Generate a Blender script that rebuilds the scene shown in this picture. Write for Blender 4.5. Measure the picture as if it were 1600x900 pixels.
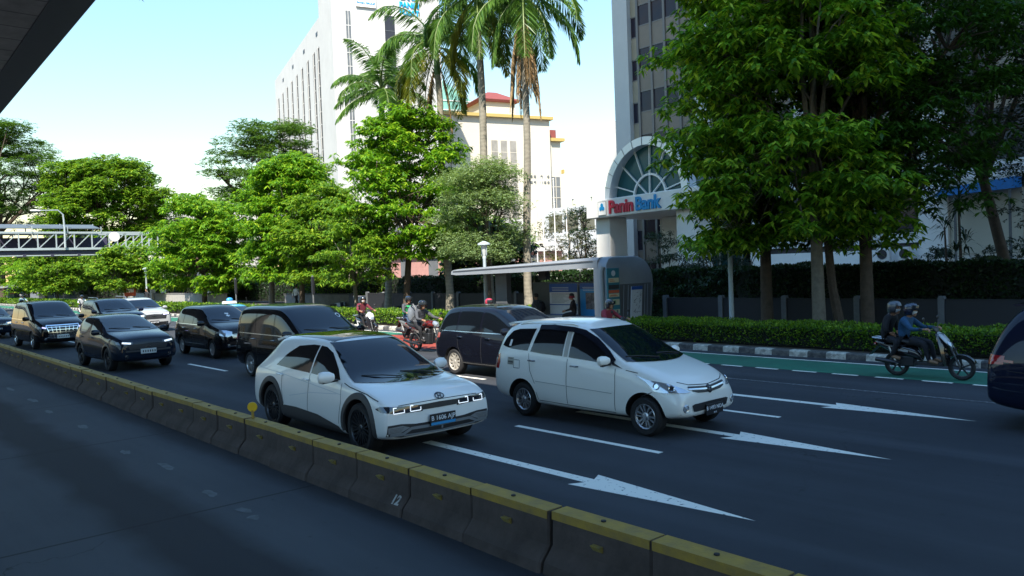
import bpy, bmesh, math, random
import numpy as np
from mathutils import Vector, Matrix, Euler
from mathutils.bvhtree import BVHTree
from mathutils.geometry import delaunay_2d_cdt

for _o in list(bpy.data.objects):
    bpy.data.objects.remove(_o)
SC = bpy.context.scene
COL = SC.collection
PI = math.pi
rad = math.radians

# ---------------------------------------------------------------- camera, sky, sun, exposure
cam_d = bpy.data.cameras.new('camera')
cam = bpy.data.objects.new('camera', cam_d)
COL.objects.link(cam)
cam_d.sensor_width = 36.0
cam_d.lens = 27.65
cam_d.clip_start = 0.1
cam_d.clip_end = 5000
_r = Vector((0.66581945, 0.74519105, -0.03707777))
_u = Vector((0.00440034, 0.04577178, 0.99894223))
_f = Vector((-0.74609992, 0.66527832, -0.02719665))
cam.matrix_world = Matrix(((_r.x, _u.x, -_f.x, 0), (_r.y, _u.y, -_f.y, 0), (_r.z, _u.z, -_f.z, 2.60), (0, 0, 0, 1)))
SC.camera = cam

SUN_EL = rad(50)
SUN_TRAVEL = Vector((-0.64, 0.77, 0)).normalized()          # horizontal direction the light travels
world = bpy.data.worlds.new('World')
SC.world = world
world.use_nodes = True
wn = world.node_tree
for n in list(wn.nodes):
    wn.nodes.remove(n)
w_out = wn.nodes.new('ShaderNodeOutputWorld')
w_bg = wn.nodes.new('ShaderNodeBackground')
w_sky = wn.nodes.new('ShaderNodeTexSky')
w_sky.sky_type = 'NISHITA'
w_sky.sun_disc = False
w_sky.sun_elevation = SUN_EL
# the sun stands opposite to the travel direction
w_sky.sun_rotation = math.atan2(-SUN_TRAVEL.x, -SUN_TRAVEL.y)
w_sky.altitude = 0
w_sky.air_density = 2.3
w_sky.dust_density = 0.0
w_sky.ozone_density = 10.0
w_bg.inputs['Strength'].default_value = 0.125
wn.links.new(w_sky.outputs['Color'], w_bg.inputs['Color'])
wn.links.new(w_bg.outputs['Background'], w_out.inputs['Surface'])

sun_d = bpy.data.lights.new('sun', 'SUN')
sun_d.energy = 5.0
sun_d.angle = rad(0.5)
sun_d.color = (1.0, 0.93, 0.82)
sun = bpy.data.objects.new('sun', sun_d)
COL.objects.link(sun)
_sd = Vector((SUN_TRAVEL.x * math.cos(SUN_EL), SUN_TRAVEL.y * math.cos(SUN_EL), -math.sin(SUN_EL)))
sun.rotation_euler = _sd.to_track_quat('-Z', 'Y').to_euler()
sun.location = (40, -60, 90)

SC.view_settings.view_transform = 'Standard'
SC.view_settings.look = 'None'
SC.view_settings.exposure = 1.1
SC.view_settings.gamma = 1.0
SC.view_settings.use_curve_mapping = False
SC.render.engine = 'CYCLES'
try:
    SC.cycles.max_bounces = 6
    SC.cycles.transparent_max_bounces = 8
    SC.cycles.use_denoising = True
except Exception:
    pass

# ---------------------------------------------------------------- materials
MATS = {}

def mat(name, col, rough=0.6, metal=0.0, spec=0.5, coat=0.0, noise=0.0, nscale=3.0, bump=0.0, bscale=40.0,
        emit=None, estr=0.0, trans=0.0, col2=None, alpha=None, coords='Object'):
    if name in MATS:
        return MATS[name]
    m = bpy.data.materials.new(name)
    m.use_nodes = True
    nt = m.node_tree
    b = nt.nodes['Principled BSDF']
    c4 = (col[0], col[1], col[2], 1)
    b.inputs['Base Color'].default_value = c4
    b.inputs['Roughness'].default_value = rough
    b.inputs['Metallic'].default_value = metal
    b.inputs['Specular IOR Level'].default_value = spec
    b.inputs['Coat Weight'].default_value = coat
    b.inputs['Coat Roughness'].default_value = 0.03
    if trans:
        b.inputs['Transmission Weight'].default_value = trans
    if emit:
        b.inputs['Emission Color'].default_value = (emit[0], emit[1], emit[2], 1)
        b.inputs['Emission Strength'].default_value = estr
    if noise > 0 or bump > 0:
        tc = nt.nodes.new('ShaderNodeTexCoord')
    if noise > 0:
        nz = nt.nodes.new('ShaderNodeTexNoise')
        nz.inputs['Scale'].default_value = nscale
        nz.inputs['Detail'].default_value = 8
        nz.inputs['Roughness'].default_value = 0.65
        nt.links.new(tc.outputs[coords], nz.inputs['Vector'])
        cr = nt.nodes.new('ShaderNodeMapRange')
        cr.inputs['From Min'].default_value = 0.3
        cr.inputs['From Max'].default_value = 0.7
        nt.links.new(nz.outputs['Fac'], cr.inputs['Value'])
        mx = nt.nodes.new('ShaderNodeMix')
        mx.data_type = 'RGBA'
        d = col2 if col2 else tuple(v * (1 - noise) for v in col)
        mx.inputs[6].default_value = c4
        mx.inputs[7].default_value = (d[0], d[1], d[2], 1)
        nt.links.new(cr.outputs[0], mx.inputs[0])
        nt.links.new(mx.outputs[2], b.inputs['Base Color'])
    if bump > 0:
        nb = nt.nodes.new('ShaderNodeTexNoise')
        nb.inputs['Scale'].default_value = bscale
        nb.inputs['Detail'].default_value = 6
        nt.links.new(tc.outputs[coords], nb.inputs['Vector'])
        bp = nt.nodes.new('ShaderNodeBump')
        bp.inputs['Strength'].default_value = bump
        bp.inputs['Distance'].default_value = 0.02
        nt.links.new(nb.outputs['Fac'], bp.inputs['Height'])
        nt.links.new(bp.outputs[0], b.inputs['Normal'])
    MATS[name] = m
    return m

def leaf_mat(name, c1, c2, trans=0.35, rough=0.42, c3=None, hi=0.72):
    """two-tone foliage: each leaf picks its own green; part of the light goes through"""
    if name in MATS:
        return MATS[name]
    m = bpy.data.materials.new(name)
    m.use_nodes = True
    nt = m.node_tree
    b = nt.nodes['Principled BSDF']
    out = nt.nodes['Material Output']
    geo = nt.nodes.new('ShaderNodeNewGeometry')
    cr = nt.nodes.new('ShaderNodeValToRGB')
    cr.color_ramp.elements[0].color = (*c1, 1)
    cr.color_ramp.elements[1].color = (*c2, 1)
    cr.color_ramp.elements[1].position = hi
    if c3:
        e = cr.color_ramp.elements.new(1.0)
        e.color = (*c3, 1)
    nt.links.new(geo.outputs['Random Per Island'], cr.inputs['Fac'])
    nt.links.new(cr.outputs['Color'], b.inputs['Base Color'])
    b.inputs['Roughness'].default_value = rough
    b.inputs['Specular IOR Level'].default_value = 0.35
    tr = nt.nodes.new('ShaderNodeBsdfTranslucent')
    hs = nt.nodes.new('ShaderNodeMix')
    hs.data_type = 'RGBA'
    hs.blend_type = 'MULTIPLY'
    hs.inputs[0].default_value = 1.0
    hs.inputs[7].default_value = (1.5, 1.5, 0.7, 1)
    nt.links.new(cr.outputs['Color'], hs.inputs[6])
    nt.links.new(hs.outputs[2], tr.inputs['Color'])
    mx = nt.nodes.new('ShaderNodeMixShader')
    mx.inputs[0].default_value = trans
    nt.links.new(b.outputs[0], mx.inputs[1])
    nt.links.new(tr.outputs[0], mx.inputs[2])
    nt.links.new(mx.outputs[0], out.inputs['Surface'])
    MATS[name] = m
    return m

def nodes_of(m):
    return m.node_tree, m.node_tree.nodes['Principled BSDF']

def asphalt_mat(name, base, dark, light):
    """aggregate speckle, large stains, faint wheel-track wear running along x"""
    m = mat(name, base, rough=0.85, spec=0.3)
    nt, b = nodes_of(m)
    L = nt.links.new
    tc = nt.nodes.new('ShaderNodeTexCoord')
    def noise(scale, det=6, vec=None, rough=0.6):
        n = nt.nodes.new('ShaderNodeTexNoise')
        n.inputs['Scale'].default_value = scale
        n.inputs['Detail'].default_value = det
        n.inputs['Roughness'].default_value = rough
        L(vec if vec else tc.outputs['Object'], n.inputs['Vector'])
        return n.outputs['Fac']
    def rng(v, a, bb, c=0.0, d=1.0):
        n = nt.nodes.new('ShaderNodeMapRange')
        for k, val in zip(('From Min', 'From Max', 'To Min', 'To Max'), (a, bb, c, d)):
            n.inputs[k].default_value = val
        L(v, n.inputs['Value'])
        return n.outputs[0]
    def mix(fac, c1, c2):
        n = nt.nodes.new('ShaderNodeMix')
        n.data_type = 'RGBA'
        L(fac, n.inputs[0])
        for idx, c in ((6, c1), (7, c2)):
            if isinstance(c, tuple):
                n.inputs[idx].default_value = (*c, 1)
            else:
                L(c, n.inputs[idx])
        return n.outputs[2]
    mp = nt.nodes.new('ShaderNodeMapping')
    mp.inputs['Scale'].default_value = (0.06, 0.9, 1)
    L(tc.outputs['Object'], mp.inputs['Vector'])
    c = mix(rng(noise(0.35), 0.35, 0.7), base, dark)
    c = mix(rng(noise(1.6, 8, mp.outputs[0]), 0.45, 0.75, 0, 0.6), c, light)
    c = mix(rng(noise(130, 2), 0.5, 0.75, 0, 0.55), c, light)
    c = mix(rng(noise(2.3, 10, None, 0.75), 0.62, 0.72, 0, 0.6), c, dark)
    # tyre polished tracks along the lanes and a few long cracks
    sx = nt.nodes.new('ShaderNodeSeparateXYZ'); L(tc.outputs['Object'], sx.inputs[0])
    wb_ = nt.nodes.new('ShaderNodeMath'); wb_.operation = 'MULTIPLY_ADD'; wb_.inputs[1].default_value = 4.05; wb_.inputs[2].default_value = 2.2
    L(sx.outputs['Y'], wb_.inputs[0])
    cs = nt.nodes.new('ShaderNodeMath'); cs.operation = 'COSINE'; L(wb_.outputs[0], cs.inputs[0])
    tr = nt.nodes.new('ShaderNodeMath'); tr.operation = 'MULTIPLY'
    L(rng(cs.outputs[0], 0.0, 1.0, 0, .55), tr.inputs[0]); L(rng(noise(.5, 5, mp.outputs[0]), .35, .6), tr.inputs[1])
    c = mix(tr.outputs[0], c, dark)
    vo = nt.nodes.new('ShaderNodeTexVoronoi'); vo.feature = 'DISTANCE_TO_EDGE'; vo.inputs['Scale'].default_value = .16
    nw = nt.nodes.new('ShaderNodeTexNoise'); nw.inputs['Scale'].default_value = 1.3; nw.inputs['Detail'].default_value = 6
    L(tc.outputs['Object'], nw.inputs['Vector'])
    vm = nt.nodes.new('ShaderNodeVectorMath'); vm.operation = 'MULTIPLY_ADD'; vm.inputs[1].default_value = (1.6, 1.6, 1.6)
    L(nw.outputs['Color'], vm.inputs[0]); L(tc.outputs['Object'], vm.inputs[2]); L(vm.outputs[0], vo.inputs['Vector'])
    ck = nt.nodes.new('ShaderNodeMath'); ck.operation = 'MULTIPLY'
    L(rng(vo.outputs['Distance'], .0006, .0018, .8, 0), ck.inputs[0]); L(rng(noise(.25), .5, .6), ck.inputs[1])
    c = mix(ck.outputs[0], c, tuple(v * .45 for v in dark))
    c = mix(rng(noise(6.5, 3, None, .5), .70, .74, 0, .55), c, tuple(v * .5 for v in dark))
    L(c, b.inputs['Base Color'])
    bp = nt.nodes.new('ShaderNodeBump')
    bp.inputs['Strength'].default_value = 0.35
    bp.inputs['Distance'].default_value = 0.01
    L(noise(150, 3), bp.inputs['Height'])
    L(bp.outputs[0], b.inputs['Normal'])
    return m

# ---------------------------------------------------------------- object helpers
def link(o, parent=None):
    COL.objects.link(o)
    if parent is not None:
        o.parent = parent
    return o

def thing(name, label, cat, loc=(0, 0, 0), rz=0.0, group=None):
    o = bpy.data.objects.new(name, None)
    o.empty_display_size = 0.2
    link(o)
    o.location = loc
    o.rotation_euler = (0, 0, rz)
    tag(o, label, cat, group)
    return o

def tag(o, label, cat, group=None, kind=None):
    o['label'] = label
    o['category'] = cat
    if group:
        o['group'] = group
    if kind:
        o['kind'] = kind
    return o

def structure(o, label, cat=None):
    o['kind'] = 'structure'
    if label:
        o['label'] = label
    if cat:
        o['category'] = cat
    return o

def copy_tree(o, parent=None):
    c = o.copy()
    COL.objects.link(c)
    if parent is not None:
        c.parent = parent
    for ch in list(o.children):
        copy_tree(ch, c)
    return c

class MB:
    """collects shapes, then links them as ONE mesh object"""
    def __init__(self):
        self.v, self.f, self.m, self.s = [], [], [], []

    def add(self, verts, faces, mi=0, smooth=False):
        k = len(self.v)
        self.v.extend([tuple(p) for p in verts])
        for fc in faces:
            self.f.append(tuple(i + k for i in fc))
            self.m.append(mi)
            self.s.append(smooth)
        return self

    def box(self, x0, x1, y0, y1, z0, z1, mi=0, yaw=0.0, about=None):
        P = [(x0, y0, z0), (x1, y0, z0), (x1, y1, z0), (x0, y1, z0), (x0, y0, z1), (x1, y0, z1), (x1, y1, z1), (x0, y1, z1)]
        if yaw:
            cx, cy = about if about else ((x0 + x1) / 2, (y0 + y1) / 2)
            c, s = math.cos(yaw), math.sin(yaw)
            P = [(cx + (x - cx) * c - (y - cy) * s, cy + (x - cx) * s + (y - cy) * c, z) for x, y, z in P]
        return self.add(P, [(0, 3, 2, 1), (4, 5, 6, 7), (0, 1, 5, 4), (1, 2, 6, 5), (2, 3, 7, 6), (3, 0, 4, 7)], mi)

    def hexa(self, P, mi=0):
        return self.add(P, [(0, 3, 2, 1), (4, 5, 6, 7), (0, 1, 5, 4), (1, 2, 6, 5), (2, 3, 7, 6), (3, 0, 4, 7)], mi)

    def beam(self, a, b, w, h, mi=0, up=(0, 0, 1)):
        a, b = Vector(a), Vector(b)
        d = (b - a).normalized()
        upv = Vector(up)
        if abs(d.dot(upv)) > 0.98:
            upv = Vector((1, 0, 0))
        s = d.cross(upv).normalized()
        t = s.cross(d)
        P = []
        for q in (a, b):
            for i, j in ((-1, -1), (1, -1), (1, 1), (-1, 1)):
                P.append(q + s * (i * w / 2) + t * (j * h / 2))
        return self.add(P, [(0, 1, 2, 3), (7, 6, 5, 4), (0, 4, 5, 1), (1, 5, 6, 2), (2, 6, 7, 3), (3, 7, 4, 0)], mi)

    def loft(self, rings, mi=0, closed=True, caps=True, smooth=True):
        n = len(rings[0])
        V = [p for r in rings for p in r]
        F = []
        for i in range(len(rings) - 1):
            for j in range(n if closed else n - 1):
                a, b = i * n + j, i * n + (j + 1) % n
                F.append((a, b, b + n, a + n))
        self.add(V, F, mi, smooth)
        if caps and closed:
            k = len(self.v) - len(V)
            self.f.append(tuple(k + j for j in range(n))[::-1])
            self.m.append(mi); self.s.append(False)
            self.f.append(tuple(k + (len(rings) - 1) * n + j for j in range(n)))
            self.m.append(mi); self.s.append(False)
        return self

    def tube(self, pts, r, n=8, mi=0, caps=True, flat=1.0):
        pts = [Vector(p) for p in pts]
        rs = r if isinstance(r, (list, tuple)) else [r] * len(pts)
        rings = []
        prev = None
        for i, p in enumerate(pts):
            if i == 0:
                d = pts[1] - p
            elif i == len(pts) - 1:
                d = p - pts[i - 1]
            else:
                d = pts[i + 1] - pts[i - 1]
            d = d.normalized() if d.length > 1e-9 else Vector((0, 0, 1))
            if prev is None:
                ref = Vector((0, 0, 1)) if abs(d.z) < 0.9 else Vector((1, 0, 0))
                a = d.cross(ref).normalized()
            else:
                a = (prev - d * prev.dot(d))
                a = a.normalized() if a.length > 1e-6 else d.orthogonal().normalized()
            prev = a
            b = d.cross(a)
            rings.append([p + a * (math.cos(2 * PI * k / n) * rs[i]) + b * (math.sin(2 * PI * k / n) * rs[i] * flat) for k in range(n)])
        return self.loft(rings, mi, True, caps)

    def lathe(self, prof, org=(0, 0, 0), axis=(0, 0, 1), n=24, mi=0, smooth=True, caps=False):
        """prof: (radius, height along axis)"""
        ax = Vector(axis).normalized()
        a = ax.orthogonal().normalized()
        b = ax.cross(a)
        o = Vector(org)
        rings = [[o + ax * h + a * (r * math.cos(2 * PI * k / n)) + b * (r * math.sin(2 * PI * k / n)) for k in range(n)] for r, h in prof]
        return self.loft(rings, mi, True, caps, smooth)

    def ell(self, c, rx, ry, rz, n=12, m=8, mi=0, M=None):
        rings = []
        for i in range(m + 1):
            th = PI * i / m
            rr = max(math.sin(th), 1e-3)
            ring = []
            for k in range(n):
                ph = 2 * PI * k / n
                p = Vector((rx * rr * math.cos(ph), ry * rr * math.sin(ph), -rz * math.cos(th)))
                if M is not None:
                    p = M @ p
                ring.append(p + Vector(c))
            rings.append(ring)
        return self.loft(rings, mi, True, False)

    def prism(self, poly, fn, w0, w1, mi=0):
        """poly (u,v) extruded; fn(u,v,w)->xyz"""
        n = len(poly)
        V = [fn(u, v, w0) for u, v in poly] + [fn(u, v, w1) for u, v in poly]
        F = [tuple(range(n))[::-1], tuple(range(n, 2 * n))]
        F += [(i, (i + 1) % n, (i + 1) % n + n, i + n) for i in range(n)]
        return self.add(V, F, mi)

    def build(self, name, mats, parent=None, bevel=0.0, sharp=38, loc=None, fix=True):
        me = bpy.data.meshes.new(name)
        me.from_pydata(self.v, [], self.f)
        if not isinstance(mats, (list, tuple)):
            mats = [mats]
        for m in mats:
            me.materials.append(m)
        me.polygons.foreach_set('material_index', self.m)
        me.polygons.foreach_set('use_smooth', [bool(s) for s in self.s])
        if fix:
            bm = bmesh.new()
            bm.from_mesh(me)
            bmesh.ops.recalc_face_normals(bm, faces=bm.faces)
            bm.to_mesh(me)
            bm.free()
        me.update()
        if any(self.s):
            me.set_sharp_from_angle(angle=rad(sharp))
        o = bpy.data.objects.new(name, me)
        link(o, parent)
        if loc is not None:
            o.location = loc
        if bevel:
            bv = o.modifiers.new('bevel', 'BEVEL')
            bv.width = bevel
            bv.segments = 2
            bv.limit_method = 'ANGLE'
            bv.angle_limit = rad(40)
        return o

def text_obj(name, s, size, m, parent=None, M=None, extrude=0.004, bold=0.0, align='CENTER', sx=1.0, space=1.0):
    """lettering as a mesh; M maps text plane (x right, y up, z out) to local space"""
    cu = bpy.data.curves.new('text', 'FONT')
    cu.body = s
    cu.size = size
    cu.extrude = extrude
    cu.offset = bold
    cu.align_x = align
    cu.align_y = 'CENTER'
    cu.space_character = space
    t = bpy.data.objects.new('text', cu)
    COL.objects.link(t)
    dg = bpy.context.evaluated_depsgraph_get()
    me = bpy.data.meshes.new_from_object(t.evaluated_get(dg))
    bpy.data.objects.remove(t)
    bpy.data.curves.remove(cu)
    if sx != 1.0:
        me.transform(Matrix.Diagonal((sx, 1, 1, 1)))
    if M is not None:
        me.transform(M)
    me.materials.clear()
    me.materials.append(m)
    me.name = name
    o = bpy.data.objects.new(name, me)
    return link(o, parent)

def frame(org, right, up):
    r = Vector(right).normalized()
    u = Vector(up).normalized()
    n = r.cross(u)
    return Matrix(((r.x, u.x, n.x, org[0]), (r.y, u.y, n.y, org[1]), (r.z, u.z, n.z, org[2]), (0, 0, 0, 1)))

def big_mesh(name, V, F, m, parent=None, smooth=False):
    """V (n,3) array, F (k,4) array of quads"""
    me = bpy.data.meshes.new(name)
    V = np.asarray(V, dtype=np.float32)
    F = np.asarray(F, dtype=np.int32)
    me.vertices.add(len(V))
    me.vertices.foreach_set('co', V.ravel())
    nl = F.size
    me.loops.add(nl)
    me.loops.foreach_set('vertex_index', F.ravel())
    me.polygons.add(len(F))
    me.polygons.foreach_set('loop_start', np.arange(0, nl, F.shape[1], dtype=np.int32))
    me.polygons.foreach_set('loop_total', np.full(len(F), F.shape[1], dtype=np.int32))
    me.update(calc_edges=True)
    me.validate()
    if not isinstance(m, (list, tuple)):
        m = [m]
    for q in m:
        me.materials.append(q)
    o = bpy.data.objects.new(name, me)
    return link(o, parent)

# common materials
M_RUBBER = mat('tyre rubber', (0.018, 0.018, 0.02), 0.75, noise=0.4, nscale=8)
M_BLKPL = mat('black plastic', (0.022, 0.022, 0.025), 0.45)
M_CLAD = mat('dark grey cladding', (0.05, 0.047, 0.047), 0.6)
M_CHROME = mat('chrome', (0.75, 0.77, 0.8), 0.12, 1.0)
M_SILVER = mat('silver alloy', (0.55, 0.56, 0.58), 0.3, 0.85)
M_DKALLOY = mat('dark alloy', (0.06, 0.062, 0.068), 0.35, 0.7)
M_GLASS = mat('tinted car glass', (0.004, 0.006, 0.009), 0.04, 0.0, 0.6)
M_WSGLASS = mat('windscreen glass', (0.003, 0.006, 0.012), 0.03, 0.0, 0.55)
M_SEAM = mat('shut line', (0.02, 0.02, 0.022), 0.8)
M_LAMP = mat('headlamp lens', (0.5, 0.53, 0.57), 0.1, 0.6, 0.8, coat=1.0)
M_LAMPDK = mat('dark lamp lens', (0.03, 0.035, 0.045), 0.06, 0.2, 0.8, coat=1.0)
M_DRL = mat('lit lamp', (0.9, 0.95, 1.0), 0.3, emit=(0.85, 0.93, 1.0), estr=0.45)
M_DRLB = mat('bluish lit lamp', (0.7, 0.7, 1.0), 0.3, emit=(0.55, 0.5, 1.0), estr=.8)
M_DRLY = mat('yellowish lit lamp', (1, 0.95, 0.6), 0.3, emit=(1.0, 0.9, 0.5), estr=.6)
M_TAIL = mat('red lamp lens', (0.32, 0.008, 0.012), 0.1, coat=1.0)
M_WHITE = mat('white paint sign', (0.82, 0.80, 0.76), 0.5)
M_PLATE = mat('black plate', (0.015, 0.015, 0.018), 0.4)
M_PLATEW = mat('white plate', (0.62, 0.65, 0.62), 0.45)
M_LETTER = mat('plate letters', (0.75, 0.77, 0.8), 0.5)
M_SKIN = mat('skin', (0.36, 0.19, 0.115), 0.5)
# ================================================================ SETTING
M_ASPH = asphalt_mat('road asphalt', (0.040, 0.045, 0.054), (0.025, 0.028, 0.034), (0.066, 0.072, 0.083))
M_CONC = mat('concrete', (0.23, 0.22, 0.21), 0.85, noise=0.35, nscale=2.0, bump=0.3, bscale=30)
M_DIRT = mat('soil', (0.06, 0.045, 0.03), 0.95, noise=0.5, nscale=2.5, bump=0.6, bscale=20)
M_PAVE = mat('pavement', (0.12, 0.115, 0.11), 0.85, noise=0.35, nscale=1.2, bump=0.2, bscale=12)
M_GREENP = mat('green lane paint', (0.022, 0.17, 0.10), 0.75, noise=0.45, nscale=1.1, col2=(0.02, 0.11, 0.075), bump=0.2, bscale=90)
M_REDP = mat('red lane paint', (0.33, 0.05, 0.03), 0.8, noise=0.35, nscale=1.3, bump=0.2, bscale=90)

def paint_mat(name, col, under, lo=0.54, hi=0.62):
    """road paint worn through to the asphalt in small chips"""
    m = mat(name, col, 0.65)
    nt, b = nodes_of(m)
    L = nt.links.new
    tc = nt.nodes.new('ShaderNodeTexCoord')
    n1 = nt.nodes.new('ShaderNodeTexNoise'); n1.inputs['Scale'].default_value = 13; n1.inputs['Detail'].default_value = 8
    n1.inputs['Roughness'].default_value = 0.7
    L(tc.outputs['Object'], n1.inputs['Vector'])
    r1 = nt.nodes.new('ShaderNodeMapRange'); r1.inputs['From Min'].default_value = lo; r1.inputs['From Max'].default_value = hi
    L(n1.outputs['Fac'], r1.inputs['Value'])
    mx = nt.nodes.new('ShaderNodeMix'); mx.data_type = 'RGBA'
    mx.inputs[6].default_value = (*col, 1); mx.inputs[7].default_value = (*under, 1)
    L(r1.outputs[0], mx.inputs[0]); L(mx.outputs[2], b.inputs['Base Color'])
    return m

M_PAINT = paint_mat('white road paint', (0.80, 0.78, 0.69), (0.06, 0.065, 0.075), 0.585, 0.64)
M_PAINTW = paint_mat('worn road paint', (0.22, 0.22, 0.225), (0.055, 0.058, 0.065), 0.43, 0.52)

def sheet(name, x0, x1, y0, y1, z, m):
    return MB().add([(x0, y0, z), (x1, y0, z), (x1, y1, z), (x0, y1, z)], [(0, 1, 2, 3)]).build(name, m, fix=False)

structure(sheet('ground', -1500, 1500, -1500, 1500, -0.03, M_PAVE), 'grey paved ground reaching the horizon')
structure(sheet('road', -420, 160, 4.85, 18.96, 0.0, M_ASPH), 'dark asphalt of the five lane avenue')

# the bus lane: cast concrete bays with joints, a dark oily track down the middle, pale patches
M_BUS = asphalt_mat('bus lane concrete', (0.060, 0.068, 0.078), (0.044, 0.05, 0.058), (0.082, 0.09, 0.1))
nt, b = nodes_of(M_BUS)
L = nt.links.new
src = b.inputs['Base Color'].links[0].from_socket
tc = nt.nodes.new('ShaderNodeTexCoord')
sx = nt.nodes.new('ShaderNodeSeparateXYZ'); L(tc.outputs['Object'], sx.inputs[0])
nz = nt.nodes.new('ShaderNodeTexNoise'); nz.inputs['Scale'].default_value = 0.8; nz.inputs['Detail'].default_value = 6
L(tc.outputs['Object'], nz.inputs['Vector'])
ad = nt.nodes.new('ShaderNodeMath'); ad.operation = 'MULTIPLY_ADD'; ad.inputs[1].default_value = 0.5
L(nz.outputs['Fac'], ad.inputs[0]); L(sx.outputs['Y'], ad.inputs[2])
def band(y0, wd, val):
    s = nt.nodes.new('ShaderNodeMath'); s.operation = 'SUBTRACT'; s.inputs[1].default_value = y0
    L(val, s.inputs[0])
    a = nt.nodes.new('ShaderNodeMath'); a.operation = 'ABSOLUTE'; L(s.outputs[0], a.inputs[0])
    r = nt.nodes.new('ShaderNodeMapRange'); r.inputs['From Min'].default_value = wd * 0.5; r.inputs['From Max'].default_value = wd
    r.inputs['To Min'].default_value = 1; r.inputs['To Max'].default_value = 0
    L(a.outputs[0], r.inputs['Value'])
    return r.outputs[0]
def over(fac, prev, col, amt):
    m1 = nt.nodes.new('ShaderNodeMath'); m1.operation = 'MULTIPLY'; m1.inputs[1].default_value = amt; L(fac, m1.inputs[0])
    mx = nt.nodes.new('ShaderNodeMix'); mx.data_type = 'RGBA'; mx.inputs[7].default_value = (*col, 1)
    L(m1.outputs[0], mx.inputs[0]); L(prev, mx.inputs[6])
    return mx.outputs[2]
c = over(band(2.95, 0.55, ad.outputs[0]), src, (0.015, 0.016, 0.02), 0.8)
c = over(band(4.85, 0.45, ad.outputs[0]), c, (0.018, 0.018, 0.022), 0.65)
# transverse joints every 5 m
md = nt.nodes.new('ShaderNodeMath'); md.operation = 'PINGPONG'; md.inputs[1].default_value = 2.5
a0 = nt.nodes.new('ShaderNodeMath'); a0.operation = 'ADD'; a0.inputs[1].default_value = 503.87 + 5.0
L(sx.outputs['X'], a0.inputs[0]); L(a0.outputs[0], md.inputs[0])
jr = nt.nodes.new('ShaderNodeMapRange'); jr.inputs['From Min'].default_value = 0.012; jr.inputs['From Max'].default_value = 0.03
jr.inputs['To Min'].default_value = 1; jr.inputs['To Max'].default_value = 0
L(md.outputs[0], jr.inputs['Value'])
c = over(jr.outputs[0], c, (0.012, 0.012, 0.014), 0.8)
L(c, b.inputs['Base Color'])
structure(sheet('bus_lane', -420, 160, -14, 4.85, 0.0, M_BUS), 'dark concrete bus lane in the foreground')
M_PATCH = mat('pale filler patch', (0.13, 0.145, 0.155), 0.85, noise=0.5, nscale=9)
rng = random.Random(4)
for px, py, rx in ((-22.97, 3.62, .5), (-20.34, 3.61, .42), (-15.73, 3.56, .3), (-12.83, 3.46, .22), (-11.37, 3.58, .33), (-9.5, 3.49, .2), (-8.53, 3.48, .16), (-8.2, 3.45, .12), (-18.2, 3.5, .3)):
    pts = []
    for k in range(14):
        a = 2 * PI * k / 14
        q = rng.uniform(0.6, 1.1)
        pts.append((px + rx * q * math.cos(a), py + 0.075 * q * math.sin(a), 0.004))
    o = MB().add(pts, [tuple(range(14))]).build('road_patch', M_PATCH, fix=False)
    structure(o, 'pale filler patch on the dark bus lane')

# pavement, planting strip, kerb
structure(sheet('pavement', -420, 160, 19.2, 80, 0.12, M_PAVE), 'grey pavement behind the kerb')
structure(sheet('planting_soil', -200, 60, 19.21, 22.4, 0.135, M_DIRT), 'bare soil under the low hedge')
M_KERB = mat('painted kerb', (0.33, 0.33, 0.31), 0.85)
nt, b = nodes_of(M_KERB)
L = nt.links.new
tc = nt.nodes.new('ShaderNodeTexCoord'); sx = nt.nodes.new('ShaderNodeSeparateXYZ'); L(tc.outputs['Object'], sx.inputs[0])
ml = nt.nodes.new('ShaderNodeMath'); ml.operation = 'MULTIPLY'; ml.inputs[1].default_value = 1.0
L(sx.outputs['X'], ml.inputs[0])
fr = nt.nodes.new('ShaderNodeMath'); fr.operation = 'FRACT'
aa = nt.nodes.new('ShaderNodeMath'); aa.operation = 'ADD'; aa.inputs[1].default_value = 500
L(ml.outputs[0], aa.inputs[0]); L(aa.outputs[0], fr.inputs[0])
gt = nt.nodes.new('ShaderNodeMath'); gt.operation = 'GREATER_THAN'; gt.inputs[1].default_value = 0.5; L(fr.outputs[0], gt.inputs[0])
nz = nt.nodes.new('ShaderNodeTexNoise'); nz.inputs['Scale'].default_value = 7; nz.inputs['Detail'].default_value = 9; nz.inputs['Roughness'].default_value = 0.7
L(tc.outputs['Object'], nz.inputs['Vector'])
rr = nt.nodes.new('ShaderNodeMapRange'); rr.inputs['From Min'].default_value = 0.42; rr.inputs['From Max'].default_value = 0.6
L(nz.outputs['Fac'], rr.inputs['Value'])
mx = nt.nodes.new('ShaderNodeMix'); mx.data_type = 'RGBA'; mx.inputs[6].default_value = (0.05, 0.05, 0.052, 1); mx.inputs[7].default_value = (0.55, 0.53, 0.46, 1)
L(gt.outputs[0], mx.inputs[0])
m2 = nt.nodes.new('ShaderNodeMix'); m2.data_type = 'RGBA'; m2.inputs[7].default_value = (0.15, 0.14, 0.125, 1)
m3 = nt.nodes.new('ShaderNodeMath'); m3.operation = 'MULTIPLY'; m3.inputs[1].default_value = 0.75; L(rr.outputs[0], m3.inputs[0])
L(m3.outputs[0], m2.inputs[0]); L(mx.outputs[2], m2.inputs[6]); L(m2.outputs[2], b.inputs['Base Color'])
kb = MB()
kb.prism([(18.95, -0.02), (19.22, -0.02), (19.22, 0.16), (19.0, 0.16), (18.965, 0.13)], lambda u, v, w: (w, u, v), -300, 120)
structure(kb.build('kerb', M_KERB), 'worn black and white painted kerb along the bike lane')

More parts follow.
